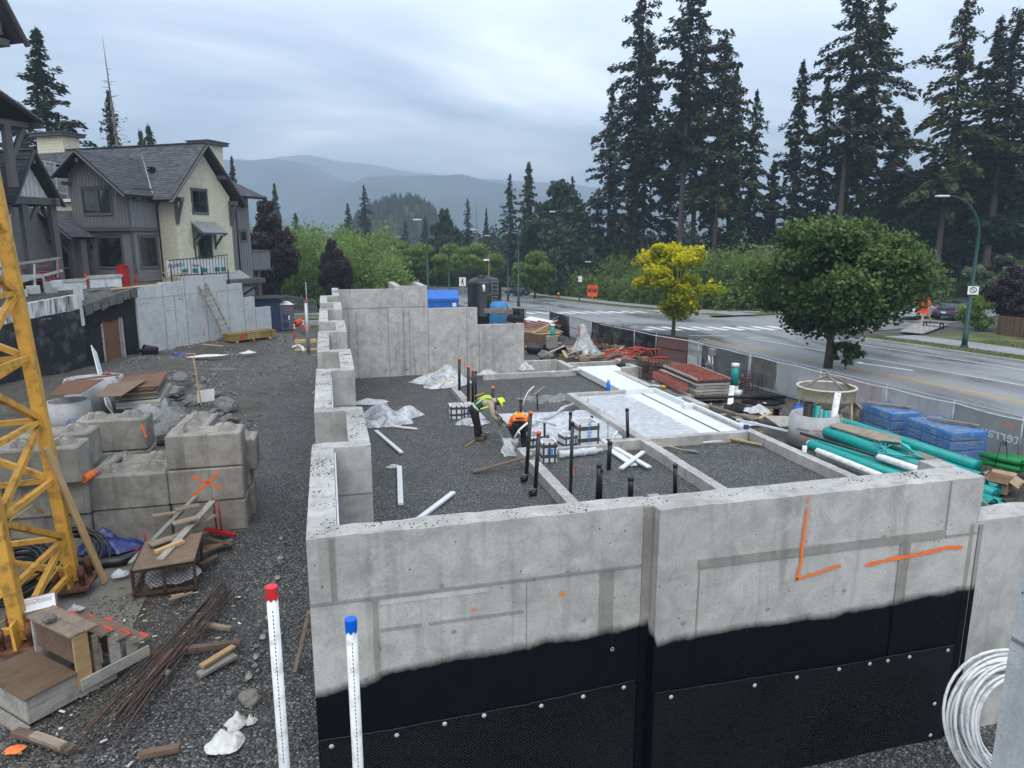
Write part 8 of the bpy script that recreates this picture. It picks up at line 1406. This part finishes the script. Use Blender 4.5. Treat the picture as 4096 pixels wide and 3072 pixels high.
t,b=sign('notice_board','orange and black notice board on a braced timber post',zR(1378,600),1.0,1.7,1.75,'sign_orange','lumber',R(-82),[('NOTICE',.2,'text_white',0,.62),('DEVELOPMENT\nAPPLICATION',.11,'text_black',0,-.1),('INFORMATION',.11,'text_black',0,-.6)],pw=.12);m=MB();m.bx(-.5,.5,-.035,-.031,2.2,2.7);m.build('black_panel','text_black',b,True);m=MB();m.bar((0,.1,1.5),(.0,1.2,0),.09);m.build('brace','lumber',b,True)
m=MB();cs=[GT(*zR(*q))for q in((1200,672),(1390,690),(1600,610),(1330,605))];m.prism([(q.x,q.y,.12)for q in cs],(0,0,.04));pv=tag(m.build('paved_corner','pavement'),kind='structure');u_,v_=cs[1]-cs[0],cs[3]-cs[0]
for i in range(12):
    for j in range(9):q=cs[0]+u_*((i+.5)/12)+v_*((j+.5)/9);m=MB();m.box((q.x,q.y,.168),(u_.length/12*.92,v_.length/9*.92,.02),rz=math.atan2(u_.y,u_.x));m.build('paver','kerb_stone' if(i+j)%3 else 'concrete_dark',pv)
fn=thing('timber_fence','dark grey vertical board fence at the right edge','fence',GT(*zR(1990,690)))
a,b=GT(*zR(1985,695)),GT(*zR(2300,735))
for i in range(26):q=a.lerp(b,i/25);m=MB();m.box((q.x,q.y,.75),(.16,.03,1.4),rz=-.7);m.build('board','dark_wood',fn)
for z in(.3,1.2):m=MB();m.bar(a+Vector((.05,.05,z)),b+Vector((.05,.05,z)),.06);m.build('rail','dark_wood',fn)
def sedan(label,p,rz,mat):
    t=thing('parked_car',label,'car',p,rz,None);L,W=4.5,1.78;prof=[(-2.25,.35),(-2.28,.62),(-2.2,.86),(-1.75,.95),(-1.2,.98),(.7,.95),(1.55,.84),(2.1,.70),(2.25,.50),(2.2,.30)]
    def loft(name,prof,mt,half,y_in,parent):
        m=MB();n=len(prof);v=[]
        for s,k in((-1,y_in),(-1,1),(1,1),(1,y_in)):v+=[(x,s*half*k,z if k==1 else z+.035*(z>.6))for x,z in prof]
        f=[(j*n+i,j*n+(i+1)%n,(j+1)*n+(i+1)%n,(j+1)*n+i)for j in range(3)for i in range(n)];m.add(v,f);m.add([v[i]for i in range(n)],[tuple(range(n))]);m.add([v[3*n+i]for i in range(n)],[tuple(range(n))[::-1]]);return m.build(name,mt,parent,True)
    m=MB();n=len(prof);v=[(x,y*W/2,z-(.05 if abs(y)>.95 and z>.6 else 0))for y in(-1,-.9,.9,1)for x,z in prof];m.add(v,[(j*n+i,j*n+(i+1)%n,(j+1)*n+(i+1)%n,(j+1)*n+i)for j in range(3)for i in range(n)]+[tuple(range(n)),tuple(range(3*n,4*n))[::-1]]);b=m.build('body',mat,t,True)
    gp=[(-1.75,.94),(-1.05,1.40),(-.2,1.46),(.25,1.42),(1.1,.92)];n=5;m=MB();v=[(x*(1 if z<1 else 1),s*W/2*(.92 if z<1 else .72),z)for s in(-1,1)for x,z in gp];m.add(v,[(i,i+1,n+i+1,n+i)for i in range(4)]+[(0,1,2,3,4),(9,8,7,6,5)]);m.build('window','window_glass',b,True);m=MB();m.prism([(-1.08,-.60,1.415),(.28,-.60,1.435),(.28,.60,1.435),(-1.08,.60,1.415)],(0,0,.045));m.build('roof',mat,b,True)
    for x in(-.95,-.1,.95):
        for s in(-1,1):m=MB();m.bar((x-.35*(x<-.5),s*.82,.95),(x*.85+.05,s*.64,1.43),.07,.04);m.build('pillar',mat,b,True)
    for x in(-1.4,1.4):
        for s in(-1,1):m=MB();m.lathe([(.18,-.1),(.32,-.1),(.33,0),(.32,.1),(.18,.1)],18,(x,s*.80,.33),True,Matrix.Rotation(R(90),3,'X'));w=m.build('wheel','tyre',t,True);m=MB();m.lathe([(.001,.085),(.2,.07)],12,(x,s*.80,.33),False,Matrix.Rotation(R(90 if s<0 else-90),3,'X'));m.build('rim','steel',w,True)
    for s in(-1,1):m=MB();m.box((-2.25,s*.66,.76),(.08,.36,.14),ch=.02);m.build('tail_lamp','tail_red',t,True);m=MB();m.box((2.15,s*.62,.64),(.1,.34,.12),ch=.02);m.build('headlamp','lamp_head',t,True);m=MB();m.box((.55,s*.98,.98),(.14,.2,.12),ch=.03);m.build('mirror',mat,t,True)
    m=MB();m.box((-2.285,0,.68),(.02,.4,.13));m.build('number_plate','sign_white',t,True);return t
p=GT(*zM(150,374));sedan('dark blue sedan parked by the far kerb seen from behind',p+Vector((.2,1.5,0)),R(112),'car_blue');p=GT(*z5(1520,276));sedan('silver white sedan driving away on the far road',p+Vector((0,1.5,0)),R(115),'car_white');p=GT(*z5(1815,305));sedan('white car mostly hidden behind the black tank',p+Vector((.5,1.5,0)),R(118),'car_white');p=GT(*zR(1330,548));sedan('white car parked on the side street behind the maple',p,R(20),'car_white');p=GT(*zR(1640,560));sedan('dark car half hidden by the shrub on the side street',p+Vector((.6,.4,0)),R(20),'car_blue')
WS=dict(pelvis=(0,0,.95),waist=(0,0,1.1),chest=(0,0,1.35),neckb=(0,0,1.5),neck=(0,0,1.56),headb=(.01,0,1.64),headc=(.015,0,1.70),headt=(0,0,1.78),shL=(0,.2,1.44),shR=(0,-.2,1.44),elL=(-.08,.26,1.16),elR=(.05,-.26,1.16),wrL=(.05,.27,.93),wrR=(.2,-.26,.98),hipL=(0,.1,.9),hipR=(0,-.1,.9),knL=(.15,.1,.5),knR=(-.06,-.1,.5),anL=(.12,.1,.09),anR=(-.28,-.1,.12),skin='skin_brown')
wk=worker('person in a red top walking on the far corner pavement',GT(*zM(1580,468),.15),R(200),WS);torso_cloth(wk,WS,'red_top','red_orange',[.14,.15,.17,.11]);[sleeve(wk,WS,s,'red_orange',.95,.3)for s in 'LR'];[boots(wk,WS,s,'text_black')for s in 'LR'];[tubecloth('shorts',[Vector(WS['pelvis']),Vector(WS['hip'+s]),Vector(WS['kn'+s]).lerp(Vector(WS['hip'+s]),.3)],[.13,.13,.1],'text_black',wk)for s in 'LR'];m=MB();m.ball((-.01,0,1.73),.115,10,8);m.build('hair','text_black',wk,True)
# ---------------------------------------------------------------- vegetation
def leaf_mesh(name,C,S,tone,mat,el=1.6,up=.35,A=None):
    n=len(C);C=np.asarray(C,float);S=np.asarray(S,float)[:,None]
    a=rng.normal(size=(n,3))if A is None else np.asarray(A,float)+rng.normal(size=(n,3))*.25
    a/=np.linalg.norm(a,axis=1,keepdims=True)+1e-9;nn=rng.normal(size=(n,3));nn[:,2]=np.abs(nn[:,2])+up*2;b=np.cross(a,nn);b/=np.linalg.norm(b,axis=1,keepdims=True)+1e-9
    V=np.empty((n,4,3));V[:,0]=C-a*S*el*.5;V[:,1]=C+b*S*.5-a*S*.08;V[:,2]=C+a*S*el*.5;V[:,3]=C-b*S*.5-a*S*.08
    me=bpy.data.meshes.new(name);me.vertices.add(4*n);me.vertices.foreach_set('co',V.ravel());me.loops.add(4*n);me.loops.foreach_set('vertex_index',np.arange(4*n));me.polygons.add(n);me.polygons.foreach_set('loop_start',np.arange(0,4*n,4));me.update(calc_edges=True);me.validate()
    at=me.attributes.new('tone','FLOAT','FACE');at.data.foreach_set('value',np.asarray(tone,'f'));me.materials.append(MAT[mat]);return me
def conifer(seed,H,R_,cb,mat,dens=1.0,droop=.35,pw=.85,irr=.35,bark='bark'):
    rd=np.random.default_rng(seed);C,S,T,A=[],[],[],[];tr=MB();tr.tube([(0,0,H*i/10)for i in range(11)],[(.012*H+.05)*(1-i/10.3)for i in range(11)],8);z=cb*H;k=0
    while z<H*.985:
        t=(z-cb*H)/(H-cb*H);L=R_*((1-t)**pw)*(1-irr+2*irr*rd.random())*min(1,.5+t*6)+.12;az=k*2.4+rd.normal()*.6;L*=(1+.28*math.sin(az*2+seed)*math.cos(z*.35+seed))*(1.35 if rd.random()<.08 else 1)*(.35 if rd.random()<.14 else 1);d=np.array([math.cos(az),math.sin(az),0]);l=np.array([-d[1],d[0],0]);rise=.42*t-.04+rd.normal()*.17;f=lambda s:d*L*s+np.array([0,0,z+L*(rise*s-droop*s*s)])
        if L>.7:tr.tube([tuple(f(s))for s in(0,.35,.7,.95)],[.035*L*.4+.015,.03,.02,.008],3,False)
        n=int((8+L*19)*dens);s=rd.random(n)**.75;w=(.26*L*(1-s)**.8*np.minimum(1,s*3)+.06)*rd.uniform(-1,1,n)
        for i in range(n):
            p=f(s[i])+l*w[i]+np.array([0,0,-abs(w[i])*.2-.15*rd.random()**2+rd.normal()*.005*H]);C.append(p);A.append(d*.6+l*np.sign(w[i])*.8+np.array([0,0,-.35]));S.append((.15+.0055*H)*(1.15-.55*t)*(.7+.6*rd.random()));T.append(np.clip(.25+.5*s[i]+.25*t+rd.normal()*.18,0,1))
        z+=(.05+.15*(1-t)+.09*rd.random())*H/34*1.15;k+=1
    return leaf_mesh('crown',C,S,T,mat,2.3,.6,A),tr.data('trunk',bark)
def tree(name,label,cat,p,data,sc=1,rz=0,group=None,sz=None):
    t=thing(name,label,cat,p,rz,group);t.scale=(sc,sc,sz or sc);link('crown',data[0],t);link('trunk',data[1],t);return t
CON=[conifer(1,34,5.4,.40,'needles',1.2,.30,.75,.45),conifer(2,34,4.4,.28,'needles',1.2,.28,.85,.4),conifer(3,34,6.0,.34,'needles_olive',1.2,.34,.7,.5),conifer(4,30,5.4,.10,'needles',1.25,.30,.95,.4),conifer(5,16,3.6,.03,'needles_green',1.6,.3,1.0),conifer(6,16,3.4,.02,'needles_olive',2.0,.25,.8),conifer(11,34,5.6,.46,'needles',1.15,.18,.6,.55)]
DEAD=conifer(9,26,2.2,.3,'needles',.03,.25,.9,.5,'bark_pale')
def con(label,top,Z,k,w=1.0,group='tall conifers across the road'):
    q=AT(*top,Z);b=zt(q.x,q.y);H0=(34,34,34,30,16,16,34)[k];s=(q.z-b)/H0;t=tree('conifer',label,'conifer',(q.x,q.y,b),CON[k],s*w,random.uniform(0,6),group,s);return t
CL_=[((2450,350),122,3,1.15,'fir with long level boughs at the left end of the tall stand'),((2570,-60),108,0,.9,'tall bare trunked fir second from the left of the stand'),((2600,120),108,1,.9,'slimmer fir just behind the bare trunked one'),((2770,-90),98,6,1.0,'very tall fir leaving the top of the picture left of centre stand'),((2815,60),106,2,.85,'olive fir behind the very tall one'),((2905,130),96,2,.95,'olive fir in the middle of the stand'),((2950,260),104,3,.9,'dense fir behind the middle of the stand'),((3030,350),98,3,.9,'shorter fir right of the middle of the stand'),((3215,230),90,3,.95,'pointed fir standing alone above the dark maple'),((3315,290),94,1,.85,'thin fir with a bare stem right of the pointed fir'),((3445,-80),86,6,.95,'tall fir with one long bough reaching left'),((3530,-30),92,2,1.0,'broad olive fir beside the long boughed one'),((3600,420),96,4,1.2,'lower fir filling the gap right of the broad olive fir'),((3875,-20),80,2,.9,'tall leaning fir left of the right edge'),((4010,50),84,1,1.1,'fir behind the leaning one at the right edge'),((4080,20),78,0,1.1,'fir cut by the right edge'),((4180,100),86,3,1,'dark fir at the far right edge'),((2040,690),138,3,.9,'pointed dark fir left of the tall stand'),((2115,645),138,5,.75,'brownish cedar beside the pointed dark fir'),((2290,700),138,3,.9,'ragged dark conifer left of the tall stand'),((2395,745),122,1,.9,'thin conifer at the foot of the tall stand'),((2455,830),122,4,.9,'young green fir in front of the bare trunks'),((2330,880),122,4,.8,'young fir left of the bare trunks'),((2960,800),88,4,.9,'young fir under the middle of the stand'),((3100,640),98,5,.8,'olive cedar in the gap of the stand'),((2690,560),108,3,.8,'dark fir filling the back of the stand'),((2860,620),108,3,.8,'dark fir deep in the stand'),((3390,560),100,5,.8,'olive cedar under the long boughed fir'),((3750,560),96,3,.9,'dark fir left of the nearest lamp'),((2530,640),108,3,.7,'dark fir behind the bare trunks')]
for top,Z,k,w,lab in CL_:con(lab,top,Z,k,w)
for top,Z,k,w,lab in(((139,100),85,3,1.35,'large fir standing behind the left chimney'),((70,400),95,4,1.0,'fir half hidden by the dark eaves at the left'),((430,350),82,3,.8,'ragged fir beside the bare snag'),((592,495),90,4,.7,'small pointed fir right of the bare snag'),((560,515),92,4,.7,'smaller fir next to the small pointed one'),((925,620),95,4,.55,'slim fir showing right of the beige chimney'),((1096,730),150,4,.8,'pale green fir above the left thicket'),((1454,735),160,3,.9,'dark solitary fir in front of the wooded hill'),((1390,810),190,4,.9,'fir left of the dark solitary one'),((1870,790),150,1,.8,'thin ragged fir near the lamp heads'),((1945,830),170,4,.6,'small fir right of the thin ragged one'),((1700,860),200,4,1,'far fir right of the wooded hill'),((1180,850),170,4,1.1,'broad fir in the left thicket'),((1620,880),210,4,1.1,'far fir below the wooded hill')):con(lab,top,Z,k,w,'conifers beyond the houses and road')
q=AT(444,150,80);tree('dead_snag','bare grey dead trunk with drooping twigs behind the roof','dead tree',(q.x,q.y,0),DEAD,q.z/26,1.0).rotation_euler[1]=-.04;q=AT(1905,800,165);tree('dead_snag','thin dead trunk among the far firs','dead tree',(q.x,q.y,-2.5),DEAD,(q.z+2.5)/26*.8,2,None,(q.z+2.5)/26)
def broadleaf(seed,H,R_,z0,mat,ncl,per,ls,squash=1.0,trunk=.12,shape=1.0,bark='bark'):
    rd=np.random.default_rng(seed);C,S,T=[],[],[];tr=MB();tr.tube([(0,0,0),(.03*H*.1,0,z0*.6),(0,0,z0+.2*(H-z0)),(0,0,z0+.75*(H-z0))],[trunk*1.25,trunk,trunk*.7,trunk*.15],10)
    for i in range(ncl):
        u=rd.normal(size=3);u/=np.linalg.norm(u);r=rd.random()**.38;h=.5+.5*u[2];wr=R_*(1-abs(2*h-.85)**2.2*.55*shape);c=np.array([u[0]*wr*r,u[1]*wr*r,z0+(H-z0)*(.5+.46*u[2]*r)]);rc=R_*(.20+.16*rd.random())
        tr.tube([(0,0,z0+.15*(c[2]-z0)),tuple(c*[.5,.5,1]+np.array([0,0,-.12*H*0])),tuple(c)],[trunk*.4,trunk*.22,.015],4,False)
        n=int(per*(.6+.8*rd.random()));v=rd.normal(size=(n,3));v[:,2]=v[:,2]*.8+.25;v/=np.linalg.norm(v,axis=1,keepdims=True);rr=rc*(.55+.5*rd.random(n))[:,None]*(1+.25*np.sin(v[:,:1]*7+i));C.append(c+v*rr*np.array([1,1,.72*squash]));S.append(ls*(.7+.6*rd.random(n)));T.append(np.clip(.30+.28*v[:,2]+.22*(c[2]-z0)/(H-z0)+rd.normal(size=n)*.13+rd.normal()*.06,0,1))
    return leaf_mesh('crown',np.vstack(C),np.hstack(S),np.hstack(T),mat,1.25,.4),tr.data('trunk',bark)
YM=broadleaf(31,7.1,2.55,1.15,'leaf_yellow',34,340,.19,trunk=.13);GM=broadleaf(22,7.7,3.85,1.9,'leaf_maple',70,620,.18,trunk=.19,shape=.3)
p=G(*zM(1370,690));tree('maple_tree','yellow leaved maple standing behind the screened fence','tree',(p.x-.4,p.y-1.2,0),YM,1,1.2);p=G(*zR(620,950));tree('maple_tree','large round dark green maple at the road edge','tree',(p.x+.05,p.y,0),GM,1,.4)
SB=broadleaf(23,1.6,.85,.1,'leaf_maple',14,160,.13,trunk=.03);tree('shrub','small leafy suckers at the foot of the dark maple','shrub',(p.x+.7,p.y-.5,0),SB)
ST=[broadleaf(24,7,3.0,1.2,'leaf_street',60,330,.26,trunk=.14),broadleaf(25,7,2.6,1.0,'leaf_darkgreen',60,300,.28,trunk=.14)]
for k,(top,Z,d,w,lab)in enumerate((((2140,1000),107,0,.95,'round street tree behind the dark blue car'),((1905,968),128,0,1.05,'round street tree above the black tank'),((1685,968),118,0,1.15,'round street tree above the back wall'),((1580,950),135,0,1.1,'street tree left of the round ones'),((1800,970),140,0,1.1,'street tree behind the curved lamp'),((1500,955),150,0,1.3,'far street tree at the bend'),((2235,745),134,1,1.4,'dark leafy tree among the firs left of the stand'),((1775,850),150,1,1.0,'dark leafy tree by the thin ragged fir'),((3950,640),84,1,1.9,'dark leafy tree below the firs at the right'),((3680,700),90,1,1.8,'dark leafy tree behind the maple crown'))):q=AT(*top,Z);b=zt(q.x,q.y);s=(q.z-b)/7;tree('street_tree' if d==0 else 'leafy_tree',lab,'tree',(q.x,q.y,b),ST[d],s*w*(1 if d==0 else .6),k*1.3,None,s)
PU=broadleaf(26,8,2.6,.6,'leaf_purple',60,300,.24,trunk=.1)
for k,(top,Z,w,lab)in enumerate((((1065,800),72,.9,'dark purple leaved tree beside the balcony'),((1330,960),78,.9,'purple leaved tree in the left thicket'),((4060,1065),52,.9,'deep purple tree at the right edge'),((4160,1120),48,.9,'red purple shrub behind the board fence'))):q=AT(*top,Z);b=zt(q.x,q.y);s=(q.z-b)/8;tree('purple_tree',lab,'tree',(q.x,q.y,b),PU,s*w*(.75 if k<2 else 1.1),k,None,s)
BU=[broadleaf(27,4,2.3,.0,'leaf_grey',26,260,.24,trunk=.05),broadleaf(28,4,2.3,.0,'leaf_bright',26,260,.22,trunk=.05)]
for k,(px,py,tp,d,w,lab)in enumerate(((3900,1320,1185,1,.8,'bright green shrub right of the dark car'),(3060,1215,960,0,1.3,'grey green willow right of the yellow tree'),(3230,1230,940,0,1.3,'grey green willow behind the dark maple'),(2960,1195,985,0,1.1,'willow bush behind the street name sign'),(3600,1180,960,1,1.4,'bright shrub behind the orange notice board'),(3760,1190,980,1,1.3,'bright shrub by the far curved lamp'),(4000,1230,1000,0,1.3,'pale shrub behind the deep purple tree'),(3480,1190,930,0,1.4,'pale willow behind the maple right side'))):p=GT(px,py);h=HT(px,tp,p)-p.z;tree('shrub',lab,'shrub',p,BU[d],h/4*w,k*.9,None,h/4)
# the continuous thickets, far wood and grass read as masses
def mass(name,label,spots,per,ls,mat,cat='thicket'):
    C,S,T=[],[],[]
    for(x,y,zb,r,h)in spots:
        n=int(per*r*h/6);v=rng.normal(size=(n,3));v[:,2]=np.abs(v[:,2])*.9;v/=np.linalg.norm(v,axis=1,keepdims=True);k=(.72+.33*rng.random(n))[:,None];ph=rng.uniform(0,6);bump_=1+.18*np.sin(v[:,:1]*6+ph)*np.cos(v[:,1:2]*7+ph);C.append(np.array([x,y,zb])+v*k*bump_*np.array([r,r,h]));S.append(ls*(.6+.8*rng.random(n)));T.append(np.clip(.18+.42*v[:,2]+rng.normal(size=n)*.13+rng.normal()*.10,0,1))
    me=leaf_mesh(name,np.vstack(C),np.hstack(S),np.hstack(T),mat,1.5,.4);return tag(link(name,me),label,cat,None,'stuff')
def along(P,n,off,r,h):
    out=[]
    for q in sample(P,n):x,y=q.x+random.uniform(*off),q.y+random.uniform(-1.5,1.5);out.append((x,y,zt(x,y)-.3,random.uniform(*r),random.uniform(*h)))
    return out
PL=far_l[1:]+XY((14.5,140),(8,165))
sp=along(PL,60,(6.4,9),(1.5,2.6),(3.0,4.6))+along(PL,60,(9,13),(2,3),(4.8,6.4))+along(PL,40,(13,19),(2.2,3.4),(6,7.6))+[(x,y,-.5,random.uniform(2,3.2),random.uniform(4.2,6.4))for x,y in((random.uniform(38,75),random.uniform(60,82))for _ in range(46))]
mass('roadside_thicket','dense green roadside thicket across the road',sp,330,.26,'leaf_thicket')
sp=[(x,y,zt(x,y)-.3,random.uniform(2,3.4),random.uniform(5.0,7.6)+max(0,(y-85)*.05))for x,y in((random.uniform(-17+.0*i,9-max(0,(y_-80))*.02),y_)for i,y_ in enumerate(random.uniform(80,150)for _ in range(190)))]
sp=[s_ for s_ in sp if s_[0]<yof(NK,s_[1])-4];mass('left_thicket','dense green thicket between the houses and the road',sp,300,.28,'leaf_thicket');mass('bright_thicket','lighter green alder tops rising from the left thicket',[(x,y,z+h*.55,r*.8,h*.75)for x,y,z,r,h in sp[::2]],300,.27,'leaf_bright')
sp=[(x,y,-3.5,random.uniform(4,7),random.uniform(6,13))for x,y in((random.uniform(-60,70),random.uniform(175,330))for _ in range(90))if not(x>-6 and y<190)];mass('far_wood','dark far wood below the mountains',sp,60,.85,'leaf_darkgreen','wood')
mass('forest_understory','dark understorey filling the shade between the fir trunks',[(x,y,-3,random.uniform(2.5,4.5),random.uniform(7,14))for x,y in[(lambda q:(q.x,q.y))(AT(random.uniform(2080,4400),1000,random.uniform(112,150)))for _ in range(85)]],75,.6,'leaf_darkgreen','wood')
def cones(name,label,spots):
    m=MB()
    for(x,y,z,r,h)in spots:a0=random.random()*6;m.v+=[(x+r*math.cos(a0+k*1.2566),y+r*math.sin(a0+k*1.2566),z)for k in range(5)]+[(x,y,z+h)];o=len(m.v)-6;m.f+=[(o+k,o+(k+1)%5,o+5)for k in range(5)];m.sm+=[False]*5
    return tag(m.build(name,'needles_green'),label,'wood',None,'stuff')
# wooded hill in the middle distance
HC=AT(1620,900,430);hx,hy=HC.x,HC.y;fwx,fwy=_sy,_cy
def hz(u,v):return(24*max(0,1-(abs(u-.06)/(.75 if u<.06 else .42))**2.6))*max(0,1-(v)**2)**.8 if abs(v)<1 else 0
def hp(u,v):return(hx+u*57*_cy+v*68*fwx,hy-u*57*_sy+v*68*fwy)
m=MB();m.grid(lambda a,b:(*hp(3*a-1.5,2*b-1),-3+hz(3*a-1.5,2*b-1)+6*max(0,1-abs(3*a-1.5)/1.5)*max(0,1-(2*b-1)**2)*1.2),60,30);struct('wooded_hill',m,'forest_floor')
sp=[]
for _ in range(2200):u,v=random.uniform(-1.45,1.3),random.uniform(-.95,.3);z=-3+hz(u,v)+6*max(0,1-abs(u)/1.5)*max(0,1-v*v)*1.2;x,y=hp(u,v);sp.append((x,y,z-1,random.uniform(.9,1.7),random.uniform(4,7.5)))if not(.32<u<.5 and random.random()<.6)else None
for _ in range(2200):x,y=random.uniform(-330,420),random.uniform(480,700);sp.append((x,y,-6,random.uniform(2,3.4),random.uniform(9,22)))
cones('hill_forest','hazy conifer forest covering the wooded hill',sp)
C=[];
for P,o0,o1 in((FC+XY((34.3,41)),.25,1.85),(FKB,.3,2.3),(FKB,5.0,7.5),(FC,4.6,7)):
    y0,y1=P[0].y,min(P[-1].y,110)
    for _ in range(3500):y=lerp(max(y0,12),y1,random.random());x=yof(P,y)+random.uniform(o0,o1);C.append((x,y,zt(x,y)+.14))
C=np.array(C);gm=leaf_mesh('grass_blades',C,.03+.03*rng.random(len(C)),rng.random(len(C))*.7,'leaf_grass' if 'leaf_grass' in MAT else 'leaf_street',2.4,-.4,np.tile([0,0,1.],(len(C),1)));tag(link('grass_blades',gm),'short rough grass on the verges across the road','grass',None,'stuff')
# ---------------------------------------------------------------- hazy air
HZ=.00065
m=MB();m.bx(-4900,4900,-300,4950,-120,405);hb=m.build('haze',None);hm_=bpy.data.materials.new('haze');hm_.use_nodes=True;nt=hm_.node_tree;nt.nodes.clear();ho=nt.nodes.new('ShaderNodeOutputMaterial');pv=nt.nodes.new('ShaderNodeVolumePrincipled');pv.inputs['Color'].default_value=(.66,.83,1.0,1);pv.inputs['Density'].default_value=HZ;pv.inputs['Anisotropy'].default_value=.1;nt.links.new(pv.outputs[0],ho.inputs['Volume']);hb.data.materials.append(hm_);tag(hb,kind='stuff')
